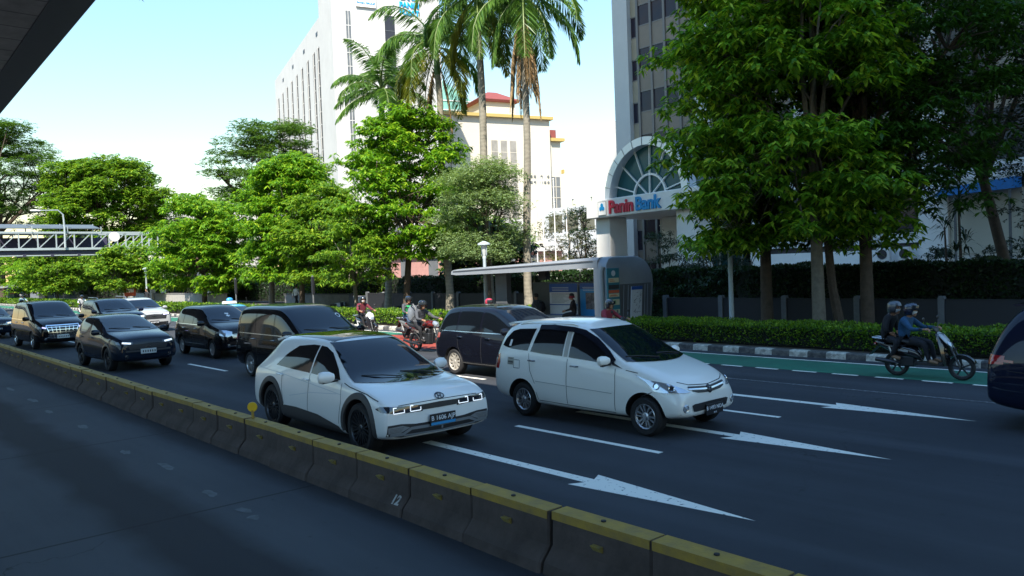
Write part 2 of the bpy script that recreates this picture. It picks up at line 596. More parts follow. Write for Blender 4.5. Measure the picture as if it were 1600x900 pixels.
# paint on the road
def marks(name, rects, z, m, label):
    mb = MB()
    for q in rects:
        if not isinstance(q[0], tuple):
            x0, x1, y0, y1 = q
            mb.add([(x0, y0, z), (x1, y0, z), (x1, y1, z), (x0, y1, z)], [(0, 1, 2, 3)])
        else:
            mb.add([(x, y, z) for x, y in q], [tuple(range(len(q)))])
    structure(mb.build(name, m, fix=False), label)
marks('bike_lane', [(-19.9, 60, 16.62, 18.32), (-420, -27.2, 16.62, 18.32)], 0.004, M_GREENP, 'green painted bike lane beside the kerb')
marks('red_lane_patch', [(-27.2, -19.9, 15.1, 17.6)], 0.004, M_REDP, 'red painted patch of lane before the bus shelter')
marks('bike_lane_edge_line', [(-420, 60, 18.32, 18.42)], 0.008, M_PAINT, 'white line between bike lane and kerb')
marks('bike_lane_dashes', [(-10.96 + .93 * k, -10.96 + .93 * k + .57, 16.5, 16.61) for k in range(-12, 24)] +
      [(-420 + 1.9 * k, -419 + 1.9 * k, 16.5, 16.61) for k in range(205)], 0.008, M_PAINT, 'short white dashes along the green bike lane')
marks('worn_lane_line', [(-60, 60, 14.75, 14.85)], 0.004, M_PAINTW, 'worn away white lane line')
marks('lane_dashes', [(-6.62 - 7.45 * k - 2.92, -6.62 - 7.45 * k, y, y + .11) for k in range(-4, 24) for y in (8.44, 11.55)], 0.004, M_PAINT,
      'white dashes between the traffic lanes')
for y, xs in ((6.85, -9.75), (10.02, -9.6), (13.05, -9.5)):
    z = 0.004
    xh, xt = -6.42, -4.2
    hw, w = 0.27, 0.085
    marks('lane_arrow', [[(xs, y - w), (xh, y - w), (xh, y + w), (xs, y + w)], [(xh, y - w), (xh - .1, y - hw), (xh + .16, y - hw + .03), (xt, y), (xh + .16, y + hw - .03), (xh - .1, y + hw), (xh, y + w)]],
          z, M_PAINT, 'white straight ahead arrow painted on the road')

# ---------------------------------------------------------------- concrete lane barriers
M_BARR = mat('barrier concrete', (0.105, 0.078, 0.066), 0.9, noise=0.55, nscale=2.2, bump=0.4, bscale=25)
M_YEL = mat('faded yellow paint', (0.42, 0.26, 0.025), 0.7, noise=0.6, nscale=4, col2=(0.20, 0.14, 0.05), bump=0.2)
M_YELR = mat('yellow reflector', (0.5, 0.36, 0.05), 0.4, noise=0.4, nscale=20, col2=(0.2, 0.17, 0.1))
M_NUM = paint_mat('stencil white', (0.45, 0.45, 0.43), (0.15, 0.14, 0.13), 0.5, 0.62)
BW = 1.08
def bar_prof(zt):
    return [(-.14, 0), (.31, 0), (.29, .09), (.19, .21), (.165, zt), (.0, zt), (-.012, .21), (-.12, .09)]
def bar_y(x):
    return 4.62 - 0.0095 * (x + 3.0)
bb = MB()
pr = bar_prof(.50)
rings = []
for xx, sc in ((0.0, .03), (0.02, 0.0), (BW - .03, 0.0), (BW - .012, .03)):
    rings.append([Vector((xx, u + (sc if u < .1 else -sc) * .5, v - (sc * .6 if v > .5 else 0))) for u, v in pr])
bb.loft(rings, 0, True, True, False)
barrier0 = bb.build('lane_barrier', [M_BARR])
capm = MB().prism([(-.008, .435), (-.006, .5), (.17, .5), (.17, .435), (.176, .435), (.174, .506), (-.012, .506), (-.014, .435)], lambda u, v, w: (w, u, v), .012, BW - .022)
cap0 = capm.build('yellow_top_band', M_YEL, barrier0)
rf = MB()
rf.prism([(0, 0), (.1, 0), (.1, .05), (0, .05)], lambda u, v, w: (.49 + u, -.014 - w * (1 if v > .02 else .2), .29 + v), 0, .05)
refl0 = rf.build('reflector', M_YELR, barrier0)
bolt0 = MB().lathe([(.0, .0), (.022, .0), (.022, .012), (.0, .014)], (.52, .08, .506), n=8).build('lifting_eye', M_SEAM, barrier0)
first = True
bl_label = 'low concrete lane barrier with faded yellow top and reflector'
NB = 50
for k in range(NB + 2):
    x = 2.76 - BW * (k + 1)
    o = barrier0 if first else copy_tree(barrier0)
    first = False
    o.location = (x, bar_y(x + BW / 2) + rng.uniform(-.010, .010), rng.uniform(-.007, .003))
    o.rotation_euler = (rng.uniform(-.008, .008), rng.uniform(-.005, .005), rng.uniform(-.009, .009) - .0095)
    tag(o, bl_label, 'barrier', 'concrete barriers between bus lane and road')
    if abs(x + BW - (-6.9)) < BW * .5:
        o['label'] = 'concrete lane barrier with the number 12 stencilled on its side'
        text_obj('stencilled_number', '12', .15, M_NUM, o, frame((BW - .17, -.075, .145), (1, 0, .02), (0, .85, 1)), 0.003, .004)
    if abs(x + BW / 2 + 11.15) < BW * .5:
        dn = thing('delineator', 'round yellow delineator standing on the lane barrier', 'delineator', (x + .08, bar_y(x) + .08, .506))
        MB().tube([(0, 0, 0), (0, 0, .12)], .022, 8).build('post', M_YEL, dn)
        MB().lathe([(0, -.015), (.07, -.015), (.075, 0), (.07, .015), (0, .015)], (0, 0, .17), (.75, -.66, 0), 18).build('disc', mat('delineator yellow', (.7, .42, .01), .4), dn)

# ---------------------------------------------------------------- what stands overhead and behind the viewer
M_SLAB = mat('bridge slab concrete', (0.24, 0.23, 0.225), 0.85, noise=0.4, nscale=1.5)
nt, b = nodes_of(M_SLAB)
L = nt.links.new
src = b.inputs['Base Color'].links[0].from_socket
tc = nt.nodes.new('ShaderNodeTexCoord'); sx = nt.nodes.new('ShaderNodeSeparateXYZ'); L(tc.outputs['Object'], sx.inputs[0])
pp = nt.nodes.new('ShaderNodeMath'); pp.operation = 'PINGPONG'; pp.inputs[1].default_value = 0.6; L(sx.outputs['X'], pp.inputs[0])
jr = nt.nodes.new('ShaderNodeMapRange'); jr.inputs['From Min'].default_value = 0.01; jr.inputs['From Max'].default_value = 0.04; L(pp.outputs[0], jr.inputs['Value'])
mx = nt.nodes.new('ShaderNodeMix'); mx.data_type = 'RGBA'; mx.inputs[6].default_value = (0.04, 0.04, 0.045, 1); L(jr.outputs[0], mx.inputs[0]); L(src, mx.inputs[7])
L(mx.outputs[2], b.inputs['Base Color'])
M_BEAM = mat('edge beam steel', (0.035, 0.032, 0.045), 0.55, noise=0.3, nscale=4)
ov = thing('overpass', 'dark overhead station roof slab with deep edge beam above the bus lane', 'overpass', (0, 0, 0))
def oy(x, off):
    return 5.14 - .030 * (x + 19.6) - off
ob = MB()
ob.hexa([(-70, -5.5, 9.02), (24, -5.5, 9.02), (24, oy(24, .82), 9.02), (-70, oy(-70, .82), 9.02), (-70, -5.5, 9.7), (24, -5.5, 9.7), (24, oy(24, .82), 9.7), (-70, oy(-70, .82), 9.7)])
ob.build('roof_slab', M_SLAB, ov)
ob = MB()
ob.hexa([(-70, oy(-70, .815), 9.0), (24, oy(24, .815), 9.0), (24, oy(24, 0), 9.0), (-70, oy(-70, 0), 9.0), (-70, oy(-70, .815), 9.85), (24, oy(24, .815), 9.85), (24, oy(24, 0), 9.85), (-70, oy(-70, 0), 9.85)])
ob.build('edge_beam', M_BEAM, ov)
for px in (-64, -50, -36, 8, 20):
    MB().box(px - .35, px + .35, -5.2, -4.5, 0, 9.02).build('column', M_CONC, ov)

# unseen block added behind the viewer, sized to shade the avenue's right half
M_OFF = mat('shading block concrete', (0.32, 0.31, 0.3), 0.8)
M_OFFG = mat('unseen block glass', (0.03, 0.04, 0.05), 0.15)
of = thing('shading_block', 'unseen tall block added behind the viewer to shade the avenue', 'building', (0, 0, 0))
MB().box(34.6, 150, -44, -24, 0, 172).build('wall', M_OFF, of)
om = MB()
for k in range(47):
    om.box(35.2, 149.5, -23.99, -23.9, 2 + 3.6 * k, 3.9 + 3.6 * k)
om.build('window_band', M_OFFG, of)
# unseen low row added behind the viewer for car reflections and fill
sfb = thing('reflection_row', 'unseen low pale glazed row added behind the viewer for car reflections and fill light', 'building')
MB().box(-170, 34.2, -36, -26, 0, 7.5).build('wall', mat('pale fill wall', (.5, .48, .43), .7), sfb)
om = MB()
for k in range(32):
    om.box(-168 + 6.1 * k, -163 + 6.1 * k, -25.99, -25.9, .3, 3.4)
    om.box(-168 + 6.1 * k, -165 + 6.1 * k, -25.99, -25.9, 4.8, 6.4)
om.build('row_glass', M_OFFG, sfb)
structure(sheet('far_carriageway', -420, 160, -25.8, -14, 0.0, M_ASPH), 'asphalt of the opposite carriageway behind the viewer')

# ================================================================ BUILDINGS
D1 = Vector((-.96, .28, 0)).normalized()
D2 = Vector((.28, .96, 0)).normalized()
def RP(C, t, s, z):
    return (C[0] + D1.x * t + D2.x * s, C[1] + D1.y * t + D2.y * s, z)
def rb(mb, C, t0, t1, s0, s1, z0, z1, mi=0):
    mb.hexa([RP(C, t0, s0, z0), RP(C, t1, s0, z0), RP(C, t1, s1, z0), RP(C, t0, s1, z0), RP(C, t0, s0, z1), RP(C, t1, s0, z1), RP(C, t1, s1, z1), RP(C, t0, s1, z1)], mi)

M_WWALL = mat('white building paint', (0.55, 0.54, 0.515), 0.7, noise=0.12, nscale=.3)
M_WINGREY = mat('grey strip glazing', (0.16, 0.17, 0.18), 0.25, noise=.3, nscale=.6)
M_DKPANEL = mat('dark panel', (0.03, 0.03, 0.04), 0.4, noise=.4, nscale=1)
M_BLUE = mat('sign blue', (0.005, 0.24, 0.52), 0.45)
M_CYAN = mat('sign cyan', (0.0, 0.36, 0.66), 0.45)
M_RED = mat('sign red', (0.58, 0.02, 0.05), 0.45)
M_STRIPW = mat('dark strip glazing', (0.03, 0.032, 0.036), 0.4, spec=.2, noise=.3, nscale=.6)
C0 = (-103.2, 58.7)
wb = thing('bank_tower', 'tall white bank building with vertical strip windows and rooftop signs', 'building', (C0[0], C0[1], 0))
wb.location = (0, 0, 0)
m = MB()
rb(m, C0, 8.6, 52, 0, 16.8, 0, 42.6)
m.build('wing_wall', M_WWALL, wb)
m = MB()
rb(m, C0, 0, 8.6, -.02, 16.8, 0, 49)
m.build('tower_wall', M_WWALL, wb)
m = MB()
for k in range(4):
    rb(m, C0, 10 + 10.5 * k, 11.2 + 10.5 * k, -.05, .3, 40.2 - .0 * k, 40.8)
m.build('parapet_openings', M_DKPANEL, wb)
for k in range(9):
    t = 7.0 + 5.0 * k + (2.2 if k == 0 else .6)
    m = MB()
    rb(m, C0, t, t + 1.5, -.06, .25, 4, 38.2)
    w = m.build('window', M_STRIPW, wb)
    m = MB()
    rb(m, C0, t + .68, t + .82, -.16, -.06, 4, 38.2)
    for q in range(17):
        rb(m, C0, t, t + 1.5, -.12, -.06, 6 + 2 * q, 6.12 + 2 * q)
    m.build('mullions', M_WWALL, w)
m = MB()
rb(m, C0, -.05, .2, 2.05, 2.75, 16, 41.2)
w = m.build('slit_window', M_WINGREY, wb)
m = MB()
rb(m, C0, -.12, -.05, 2.36, 2.44, 16, 41.2)
for q in range(12):
    rb(m, C0, -.1, -.05, 2.05, 2.75, 17 + 2 * q, 17.12 + 2 * q)
m.build('mullions', M_WWALL, w)
m = MB()
rb(m, C0, -.04, .3, 7.95, 9.5, 20, 41.1)
w = m.build('dark_glass_panel', M_DKPANEL, wb)
m = MB()
for q in range(8):
    rb(m, C0, -.08, -.04, 7.95, 9.5, 22 + 2.4 * q, 22.06 + 2.4 * q)
m.build('mullions', M_WINGREY, w)
def clover(mb, M, r, th=.04):
    for a in (90, 210, 330):
        c, s = math.cos(rad(a)), math.sin(rad(a))
        ring = [(c * r * .55 + r * .5 * math.cos(q * PI / 10), s * r * .55 + r * .5 * math.sin(q * PI / 10)) for q in range(20)]
        mb.prism(ring, lambda u, v, w: tuple(M @ Vector((u, v, w))), 0, th)
sg = MB()
fr_ = frame(RP(C0, -.1, 5.1, 43.9), D2, (0, 0, 1))
sg.prism([(-1.5, -1.95), (1.5, -1.95), (1.5, 2.2), (-1.5, 2.2)], lambda u, v, w: tuple(fr_ @ Vector((u, v, w))), 0, .2)
sg = sg.build('rooftop_sign_board', M_WHITE, wb)
e = MB()
clover(e, frame(RP(C0, -.32, 5.1, 44.0), D2, (0, 0, 1)), 1.15)
e.build('clover_emblem', M_CYAN, sg)
text_obj('sign_lettering', 'PANIN GROUP', .42, M_BLUE, sg, frame(RP(C0, -.33, 5.1, 42.5), D2, (0, 0, 1)), .02, .01)
for s_, z_ in (('BANK', 44.15), ('PANIN', 42.95), ('PUSAT', 41.8)):
    text_obj('sign_lettering', s_, 1.15, M_CYAN, wb, frame(RP(C0, -.1, 11.9, z_), D2, (0, 0, 1)), .06, .03, sx=.92)

# cream block with yellow cornices and a red roofed lantern
M_CREAM = mat('cream render', (0.58, 0.53, 0.44), 0.75, noise=0.08, nscale=.3)
M_YCORN = mat('yellow cornice', (0.44, 0.32, 0.10), 0.7)
M_RROOF = mat('red roof', (0.25, 0.06, 0.05), 0.7, noise=.25, nscale=2)
M_STRIPG = mat('beige strip glazing', (0.30, 0.28, 0.25), 0.3, noise=.3, nscale=.8)
C1 = (-107.06, 106.57)
cb = thing('cream_building', 'cream building with yellow cornices and a red roofed rooftop lantern', 'building')
m = MB(); rb(m, C1, 0, 22, -34, 0, 0, 30.2); m.build('wall', M_CREAM, cb)
m = MB(); rb(m, C1, 1.2, 22, 0, 2.9, 0, 26.4); m.build('side_wall', M_CREAM, cb)
m = MB(); rb(m, C1, -.8, 22, -34, .5, 30.2, 30.75); m.build('cornice', M_YCORN, cb)
m = MB(); rb(m, C1, .4, 22, 0.5, 3.5, 26.4, 27.0); m.build('cornice', M_YCORN, cb)
m = MB(); rb(m, C1, .4, 22, 2.9, 3.2, 20.2, 21.0); m.build('balcony_band', M_YCORN, cb)
m = MB(); rb(m, C1, -.5, .3, -20.4, -19.8, 2, 30.2); m.build('pilaster', M_CREAM, cb)
m = MB(); rb(m, C1, 2, 9, -13.2, -6.2, 30.75, 33.5); m.build('lantern', M_CREAM, cb)
m = MB(); m.loft([[Vector(RP(C1, a, b_, z)) for a, b_ in q] for z, q in ((33.5, ((1.4, -13.8), (1.4, -5.6), (9.6, -5.6), (9.6, -13.8))), (33.9, ((1.2, -14), (1.2, -5.4), (9.8, -5.4), (9.8, -14))), (35.9, ((4.6, -10.6), (4.6, -8.8), (6.4, -8.8), (6.4, -10.6))))], 0, True, True, False)
m.build('roof', M_RROOF, cb)
m = MB(); rb(m, C1, 3, 6, 1.2, 3.0, 27, 29.0); m.build('roof', M_RROOF, cb)
for s0 in (-12.3, -10.4, -8.5):
    m = MB(); rb(m, C1, -.06, .3, s0, s0 + 1.25, 6, 26); w = m.build('window', M_STRIPG, cb)
    m = MB()
    for q in range(9):
        rb(m, C1, -.1, -.06, s0, s0 + 1.25, 7 + 2.1 * q, 7.1 + 2.1 * q)
    m.build('mullions', M_CREAM, w)
m = MB(); rb(m, C1, 1.1, 1.4, .6, 2.5, 4, 19.6); w = m.build('window', M_WINGREY, cb)
m = MB()
for q in range(7):
    rb(m, C1, 1.02, 1.1, .6, 2.5, 5 + 2.1 * q, 5.12 + 2.1 * q)
rb(m, C1, 1.02, 1.1, 1.5, 1.6, 4, 19.6)
m.build('mullions', M_CREAM, w)
m = MB()
for a in range(6):
    for q in range(2):
        if (a, q) not in ((2, 0), (2, 1), (4, 1)):
            M_ = frame(RP(C1, -.06, -4.3 + .72 * a, 18.4 + 1.1 * q), D2, (0, 0, 1))
            m.prism([(.22 * math.cos(k * PI / 5), .22 * math.sin(k * PI / 5)) for k in range(10)], lambda u, v, w: tuple(M_ @ Vector((u, v, w))), 0, .1)
m.build('round_sign_dots', M_WINGREY, cb)

# a block behind it under green netting
M_NET = mat('green scaffold netting', (0.22, 0.50, 0.42), 0.6, noise=.3, nscale=.5)
gb = thing('netted_building', 'building wrapped in pale green scaffold netting behind the cream block', 'building')
C2 = (-136.8, 103.3)
m = MB()
m.loft([[Vector(RP(C2, a, b_, z)) for a, b_, z in q] for q in (((0, 0, 0), (0, 7.4, 0), (9, 7.4, 0), (9, 0, 0)), ((0, 0, 41.2), (0, 7.4, 39.2), (9, 7.4, 39.2), (9, 0, 41.2)), ((0, .4, 43.4), (0, 4.5, 41), (9, 4.5, 41), (9, .4, 43.4)))], 0, True, True, False)
m.build('netting', M_NET, gb)
m = MB()
for q in range(6):
    rb(m, C2, -.15, 0, 0, 7.4, 29 + 2 * q, 29.15 + 2 * q)
m.build('scaffold_ledger', M_WHITE, gb)

# slim white block beside the brown tower
m = thing('slim_white_building', 'slim plain white building just left of the brown tower', 'building')
MB().box(-52.4, -44, 60, 70, 0, 16.6).build('wall', M_WWALL, m)
w = MB()
for q in range(4):
    w.box(-50.95, -50.75, 59.9, 60, 12.4 + 1.2 * q, 12.8 + 1.2 * q)
w.build('small_windows', M_DKPANEL, m)

# low grey building further back with ribbon window
m = thing('low_grey_building', 'low grey building with ribbon window behind the flagpoles', 'building')
MB().box(-77, -56, 75, 88, 0, 10.2).build('wall', mat('pale grey wall', (.5, .52, .53), .7), m)
w = MB()
for q in range(7):
    w.box(-76 + 2.9 * q, -73.6 + 2.9 * q, 74.92, 75.1, 7.0, 9.2)
w.build('ribbon_window', mat('olive glass', (.12, .12, .09), .2), m)
w = MB()
for q in range(5):
    w.tube([(-75 + 3.3 * q, 75.2, 10.2), (-75 + 3.3 * q, 75.2, 11.0)], .05, 6)
    w.ell((-75 + 3.3 * q, 75.2, 11.1), .16, .16, .12, 8, 5)
w.build('roof_lamp', M_WINGREY, m)

# pink terrace building seen through the shelter and the trees
pk = thing('pink_building', 'low pink fronted building with white terrace rails behind the bus shelter', 'building')
M_PINK = mat('pink wall', (.46, .24, .21), .75, noise=.2)
C3 = (-74.5, 59.5)
m = MB(); rb(m, C3, 0, 12, -10, 13, 0, 4.4); m.build('wall', M_PINK, pk)
m = MB(); rb(m, C3, -.6, 12, -10, 13, 4.4, 5.0); m.build('balcony_slab', M_WWALL, pk)
m = MB(); rb(m, C3, 2.0, 12, -10, 9, 5.0, 8.6); m.build('upper_wall', M_WWALL, pk)
m = MB()
for q in range(24):
    rb(m, C3, -.5, -.44, -9.8 + .95 * q, -9.74 + .95 * q, 5.0, 5.9)
rb(m, C3, -.52, -.42, -10, 13, 5.9, 5.98); rb(m, C3, -.5, -.44, -10, 13, 5.45, 5.5)
m.build('terrace_rail', M_WWALL, pk)
for q in range(6):
    m = MB(); rb(m, C3, -.05, .2, -8.5 + 3.4 * q, -7.3 + 3.4 * q, 1.6, 3.9); m.build('window', M_WINGREY, pk)
    m = MB(); rb(m, C3, 1.95, 2.2, -8.8 + 2.9 * q, -6.6 + 2.9 * q, 5.6, 8.0); m.build('window', M_WINGREY, pk)

# white low rises glimpsed between the trunks on the left
for (x0, x1, y0, y1, h, lab) in ((-90, -80, 52, 60, 6, 'white low building glimpsed between trunks beside the sloping driveway'),
                                 (-150, -132, 46, 60, 13, 'pale block with stepped roof far left above the footbridge end')):
    lb = thing('low_building', lab, 'building')
    MB().box(x0, x1, y0, y1, 0, h).build('wall', M_WWALL, lb)
    for q in range(int((x1 - x0) / 2.6)):
        for zz in range(int(h / 3.2)):
            w = MB().box(x0 + .7 + 2.6 * q, x0 + 2.3 + 2.6 * q, y0 - .06, y0 + .2, 1.0 + 3.2 * zz, 2.6 + 3.2 * zz).build('window', M_WINGREY, lb)
    MB().box(x0 + 4, x1 - 1, y0 + 2, y1 - 2, h, h + 1.6).build('roof_box', M_WWALL, lb)

# brown curtain-wall tower
M_BEIGE = mat('beige spandrel', (0.21, 0.165, 0.125), 0.45, noise=.2, nscale=.7)
M_BEIGE_SUN = mat('sunlit beige spandrel', (0.36, 0.30, 0.21), 0.5, noise=.2, nscale=.7)  # first bay's paler copy of the beige, sunlight put into the colour
M_BRGL = mat('brown glass', (0.05, 0.026, 0.026), 0.12, spec=.3, noise=.7, nscale=.35, col2=(.012, .02, .04))
M_MULL = mat('bronze mullion', (0.16, 0.145, 0.135), 0.4)
tw = thing('brown_tower', 'tower with brown glass and beige panels between white columns behind the right hand trees', 'building')
MB().box(-37.5, -14, 46.25, 62, 0, 46).build('core', mat('tower core', (.06, .055, .05), .6), tw)
for x0, x1 in ((-38.75, -37.35), (-31.65, -30.5), (-24.6, -23.4), (-17.6, -16.4)):
    MB().box(x0, x1, 45.55, 48, 0, 46).build('column', M_WWALL, tw)
xs = [-37.35, -36.72] + [-35.52 + 1.2 * k for k in range(3)] + [-31.9, -31.65]
bays = list(zip(xs[:-1], xs[1:]))
for base in (-30.5, -23.4):
    q = [base + .8 + 1.2 * k for k in range(5)]
    q = [base] + q + [base + 5.9]
    bays += list(zip(q[:-1], q[1:]))
for i, (a, bx) in enumerate(bays):
    w = MB(); p = MB(); t = MB()
    off = 0.0 if a > -37 else .75
    for k in range(13):
        z = 1.1 + 3.12 * k - off
        t.box(a, bx, 45.95, 46.1, z + 1.42, z + 1.5)
        t.box(a, bx, 45.95, 46.1, z + 3.04, z + 3.12)
        near = a < -31.7 and 2 < k < 8
        (MB() if near else w).box(a, bx, 46.0, 46.1, z, z + 1.42, 0)
        if near:
            MB().box(a, bx, 46.0, 46.1, z, z + 1.42).build('window', M_BRGL, tw)
            MB().box(a, bx, 45.97, 46.12, z + 1.50, z + 3.04).build('spandrel', M_BEIGE_SUN if a < -37 else M_BEIGE, tw)
        else:
            p.box(a, bx, 45.97, 46.12, z + 1.50, z + 3.04)
    for q_, nm, m_ in ((w, 'hidden_windows', M_BRGL), (p, 'hidden_spandrels', M_BEIGE), (t, 'sills', M_MULL)):
        q_.build(nm, m_, tw)['kind'] = 'stuff'
mm = MB()
for a, bx in bays[1:]:
    mm.box(a - .09, a + .09, 45.88, 46.2, 0, 44)
mm.build('mullion', M_MULL, tw)

# arched entrance with the bank's name
M_PORT = mat('portal white', (0.80, 0.78, 0.74), 0.45, noise=.12, nscale=.8)
M_PGLASS = mat('portal glass', (0.02, 0.085, 0.10), 0.2, spec=.25)
M_RIM = mat('aluminium rim', (0.62, 0.66, 0.70), 0.28, .35)
po = thing('entrance_portal', 'white arched entrance portal with fan window and bank name on its beam', 'portal', (-30.65, 39.3, 0), -rad(9))
PZ, PR0, PR1 = 6.6, 3.25, 3.75
def arc(r, a0=0, a1=180, n=36):
    return [(r * math.cos(rad(a0 + (a1 - a0) * k / n)), r * math.sin(rad(a0 + (a1 - a0) * k / n)) * .98) for k in range(n + 1)]
m = MB()
oa, ia = arc(PR1), arc(PR0)
for k in range(36):
    q = [oa[k], oa[k + 1], ia[k + 1], ia[k]]
    m.prism(q, lambda u, v, w: (u, w, PZ + v), -.75, 0)
m.build('arch_rim', M_RIM, po)
m = MB()
for k in range(3, 36, 3):
    a = rad(180 * k / 36)
    m.beam((PR0 * math.cos(a), -.765, PZ + PR0 * math.sin(a) * .98), (PR1 * math.cos(a), -.765, PZ + PR1 * math.sin(a) * .98), .03, .02)
m.build('rim_joint', M_MULL, po)
m = MB()
m.loft([[Vector((u, 0.0, PZ + v)) for u, v in arc(PR1 - .02)] + [Vector((-PR1 + .1, 0, PZ - .4)), Vector((PR1 - .1, 0, PZ - .4))],
        [Vector((u, 8, PZ + v)) for u, v in arc(PR1 - .02)] + [Vector((-PR1 + .1, 8, PZ - .4)), Vector((PR1 - .1, 8, PZ - .4))]], 0, True, True)
m.build('vault', mat('vault cladding', (.13, .15, .17), .4), po)
m = MB()
m.prism(arc(PR0 + .02), lambda u, v, w: (u, w, PZ + v), -.12, -.02)
fg = m.build('fan_glass', M_PGLASS, po)
m = MB()
for a in (13, 38, 63, 88, 113, 138, 163):
    a_ = rad(a)
    r0 = 0.1 if a in (38, 88, 138) else 1.45
    m.beam((r0 * math.cos(a_), -.2, PZ + r0 * math.sin(a_)), (PR0 * math.cos(a_), -.2, PZ + PR0 * math.sin(a_) * .98), .065, .13, up=(0, 1, 0))
o1, i1 = arc(1.5, n=20), arc(1.38, n=20)
for k in range(20):
    m.prism([o1[k], o1[k + 1], i1[k + 1], i1[k]], lambda u, v, w: (u, w, PZ + v), -.27, -.13)
m.build('fan_bars', M_PORT, fg)
m = MB(); m.box(-4.75, 5.2, -1.5, 7, 5.55, 6.7); m.build('beam', M_PORT, po, bevel=.05)
for px in (-3.85, 3.6):
    MB().box(px - .72, px + .72, -.9, .6, 0.1, 5.55).build('pillar', M_PORT, po, bevel=.08)
MB().box(-3.6, 3.6, 4, 4.2, 0.1, 5.5).build('glass_doors', M_PGLASS, po)
m = MB()
for q in range(5):
    m.box(-3.6, 3.6, 3.9, 4.0, 1 + 1.0 * q, 1.08 + 1.0 * q)
for q in range(9):
    m.box(-3.5 + .87 * q, -3.42 + .87 * q, 3.9, 4.0, .1, 5.5)
m.build('door_mullions', M_PORT, po)
MB().box(-2.4, -.4, 3, 3.6, .1, 5.5).build('inner_column', M_PORT, po)
Mf = frame((-3.05, -1.53, 6.12), (1, 0, 0), (0, 0, 1))
s = MB(); s.prism([(-.38, -.42), (.38, -.42), (.38, .42), (-.38, .42)], lambda u, v, w: tuple(Mf @ Vector((u, v, w))), 0, .02)
eb = s.build('emblem_board', M_WHITE, po)
s = MB(); clover(s, frame((-3.05, -1.555, 6.18), (1, 0, 0), (0, 0, 1)), .26, .02); s.build('clover_emblem', M_BLUE, eb)
s = MB()
for u0, u1, v0, v1 in ((-.4, .4, -.44, -.42), (-.4, .4, .42, .44), (-.4, -.38, -.42, .42), (.38, .4, -.42, .42)):
    s.box(-3.05 + u0, -3.05 + u1, -1.555, -1.53, 6.12 + v0, 6.12 + v1)
s.build('board_frame', M_WINGREY, eb)
text_obj('sign_lettering', 'Panin', 1.12, M_RED, po, frame((-2.4, -1.55, 6.1), (1, 0, 0), (0, 0, 1)), .04, .036, 'LEFT', .98)
text_obj('sign_lettering', 'Bank', 1.12, M_BLUE, po, frame((.12, -1.55, 6.1), (1, 0, 0), (0, 0, 1)), .04, .036, 'LEFT', .98)

# podium wing of the tower at the far right
pd = thing('podium_wing', 'white podium wing with dark windows behind the big right hand tree', 'building', (0, 40, 0))
MB().box(-24, 8, .5, 8, 0, 9).build('wall', mat('podium core', (.05, .05, .055), .5), pd)
for x0, x1, z0, z1 in ((-24, -15.1, 3.05, 3.55), (-24, -15.1, 1.9, 2.75), (-24, -15.1, 5.9, 6.6), (-13.9, 8, 5.9, 6.6), (-13.9, 8, 2.0, 2.4)):
    MB().box(x0, x1, .2, .5, z0, z1).build('spandrel_band', M_PORT, pd)
for x0, x1 in ((-15.2, -13.9), (-24.3, -23.4), (-4, -2.8), (4.6, 5.8)):
    MB().box(x0, x1, -.1, .6, 0, 9.2).build('pillar', M_PORT, pd)
MB().box(-13.9, -10.9, .1, .5, 2.4, 5.9).build('pale_panel', mat('pale panel', (.5, .47, .38), .6), pd)
for x0 in (-19.6, -17.4, -8, -5.6):
    MB().box(x0, x0 + 1.9, .42, .55, 3.6, 5.8).build('window', M_BRGL, pd)
for k, x0 in enumerate((-17.0, -15.95)):
    ac = thing('air_conditioner', ('boxy', 'narrow')[k] + (' grey outdoor air conditioner on the podium ledge' if k == 0 else ' white air conditioner unit next to the white pillar'), 'air conditioner', (x0, 39.3, 1.9))
    MB().box(0, .62 if k == 0 else .5, 0, .35, .3, .95).build('case', M_PORT, ac, bevel=.02)
    MB().lathe([(.0, 0), (.22, 0), (.24, .02)], (.3, -.005, .62), (0, -1, 0), 16).build('fan_grille', M_DKPANEL, ac)
    MB().box(.02, .1, .05, .3, 0, .3).box(.45, .5, .05, .3, 0, .3).build('feet', M_DKPANEL, ac)
MB().box(-24, 8, 39.2, 39.75, 0.1, 1.9).build('ledge', M_PORT, None)
tag(bpy.context.scene.objects[-1] if False else COL.objects['ledge'], 'low white ledge running in front of the podium wing', 'wall')
COL.objects['ledge'].name = 'podium_ledge'
aw = thing('awning', 'blue sloping awning over the podium entrance', 'awning', (-14.3, 39.0, 5.2))
MB().hexa([(0, 0, -.12), (3.4, 0, .0), (3.4, 1.4, .1), (0, 1.4, -.05), (.5, 0, .25), (3.4, 0, .5), (3.4, 1.4, .55), (.5, 1.4, .3)]).build('canvas', mat('blue canvas', (.02, .2, .55), .6, noise=.2), aw)
MB().tube([(1.0, .1, -5.1), (1.0, .1, 0)], .06, 8).tube([(3.2, .1, -5.1), (3.2, .1, 0)], .06, 8).build('post', M_WINGREY, aw)
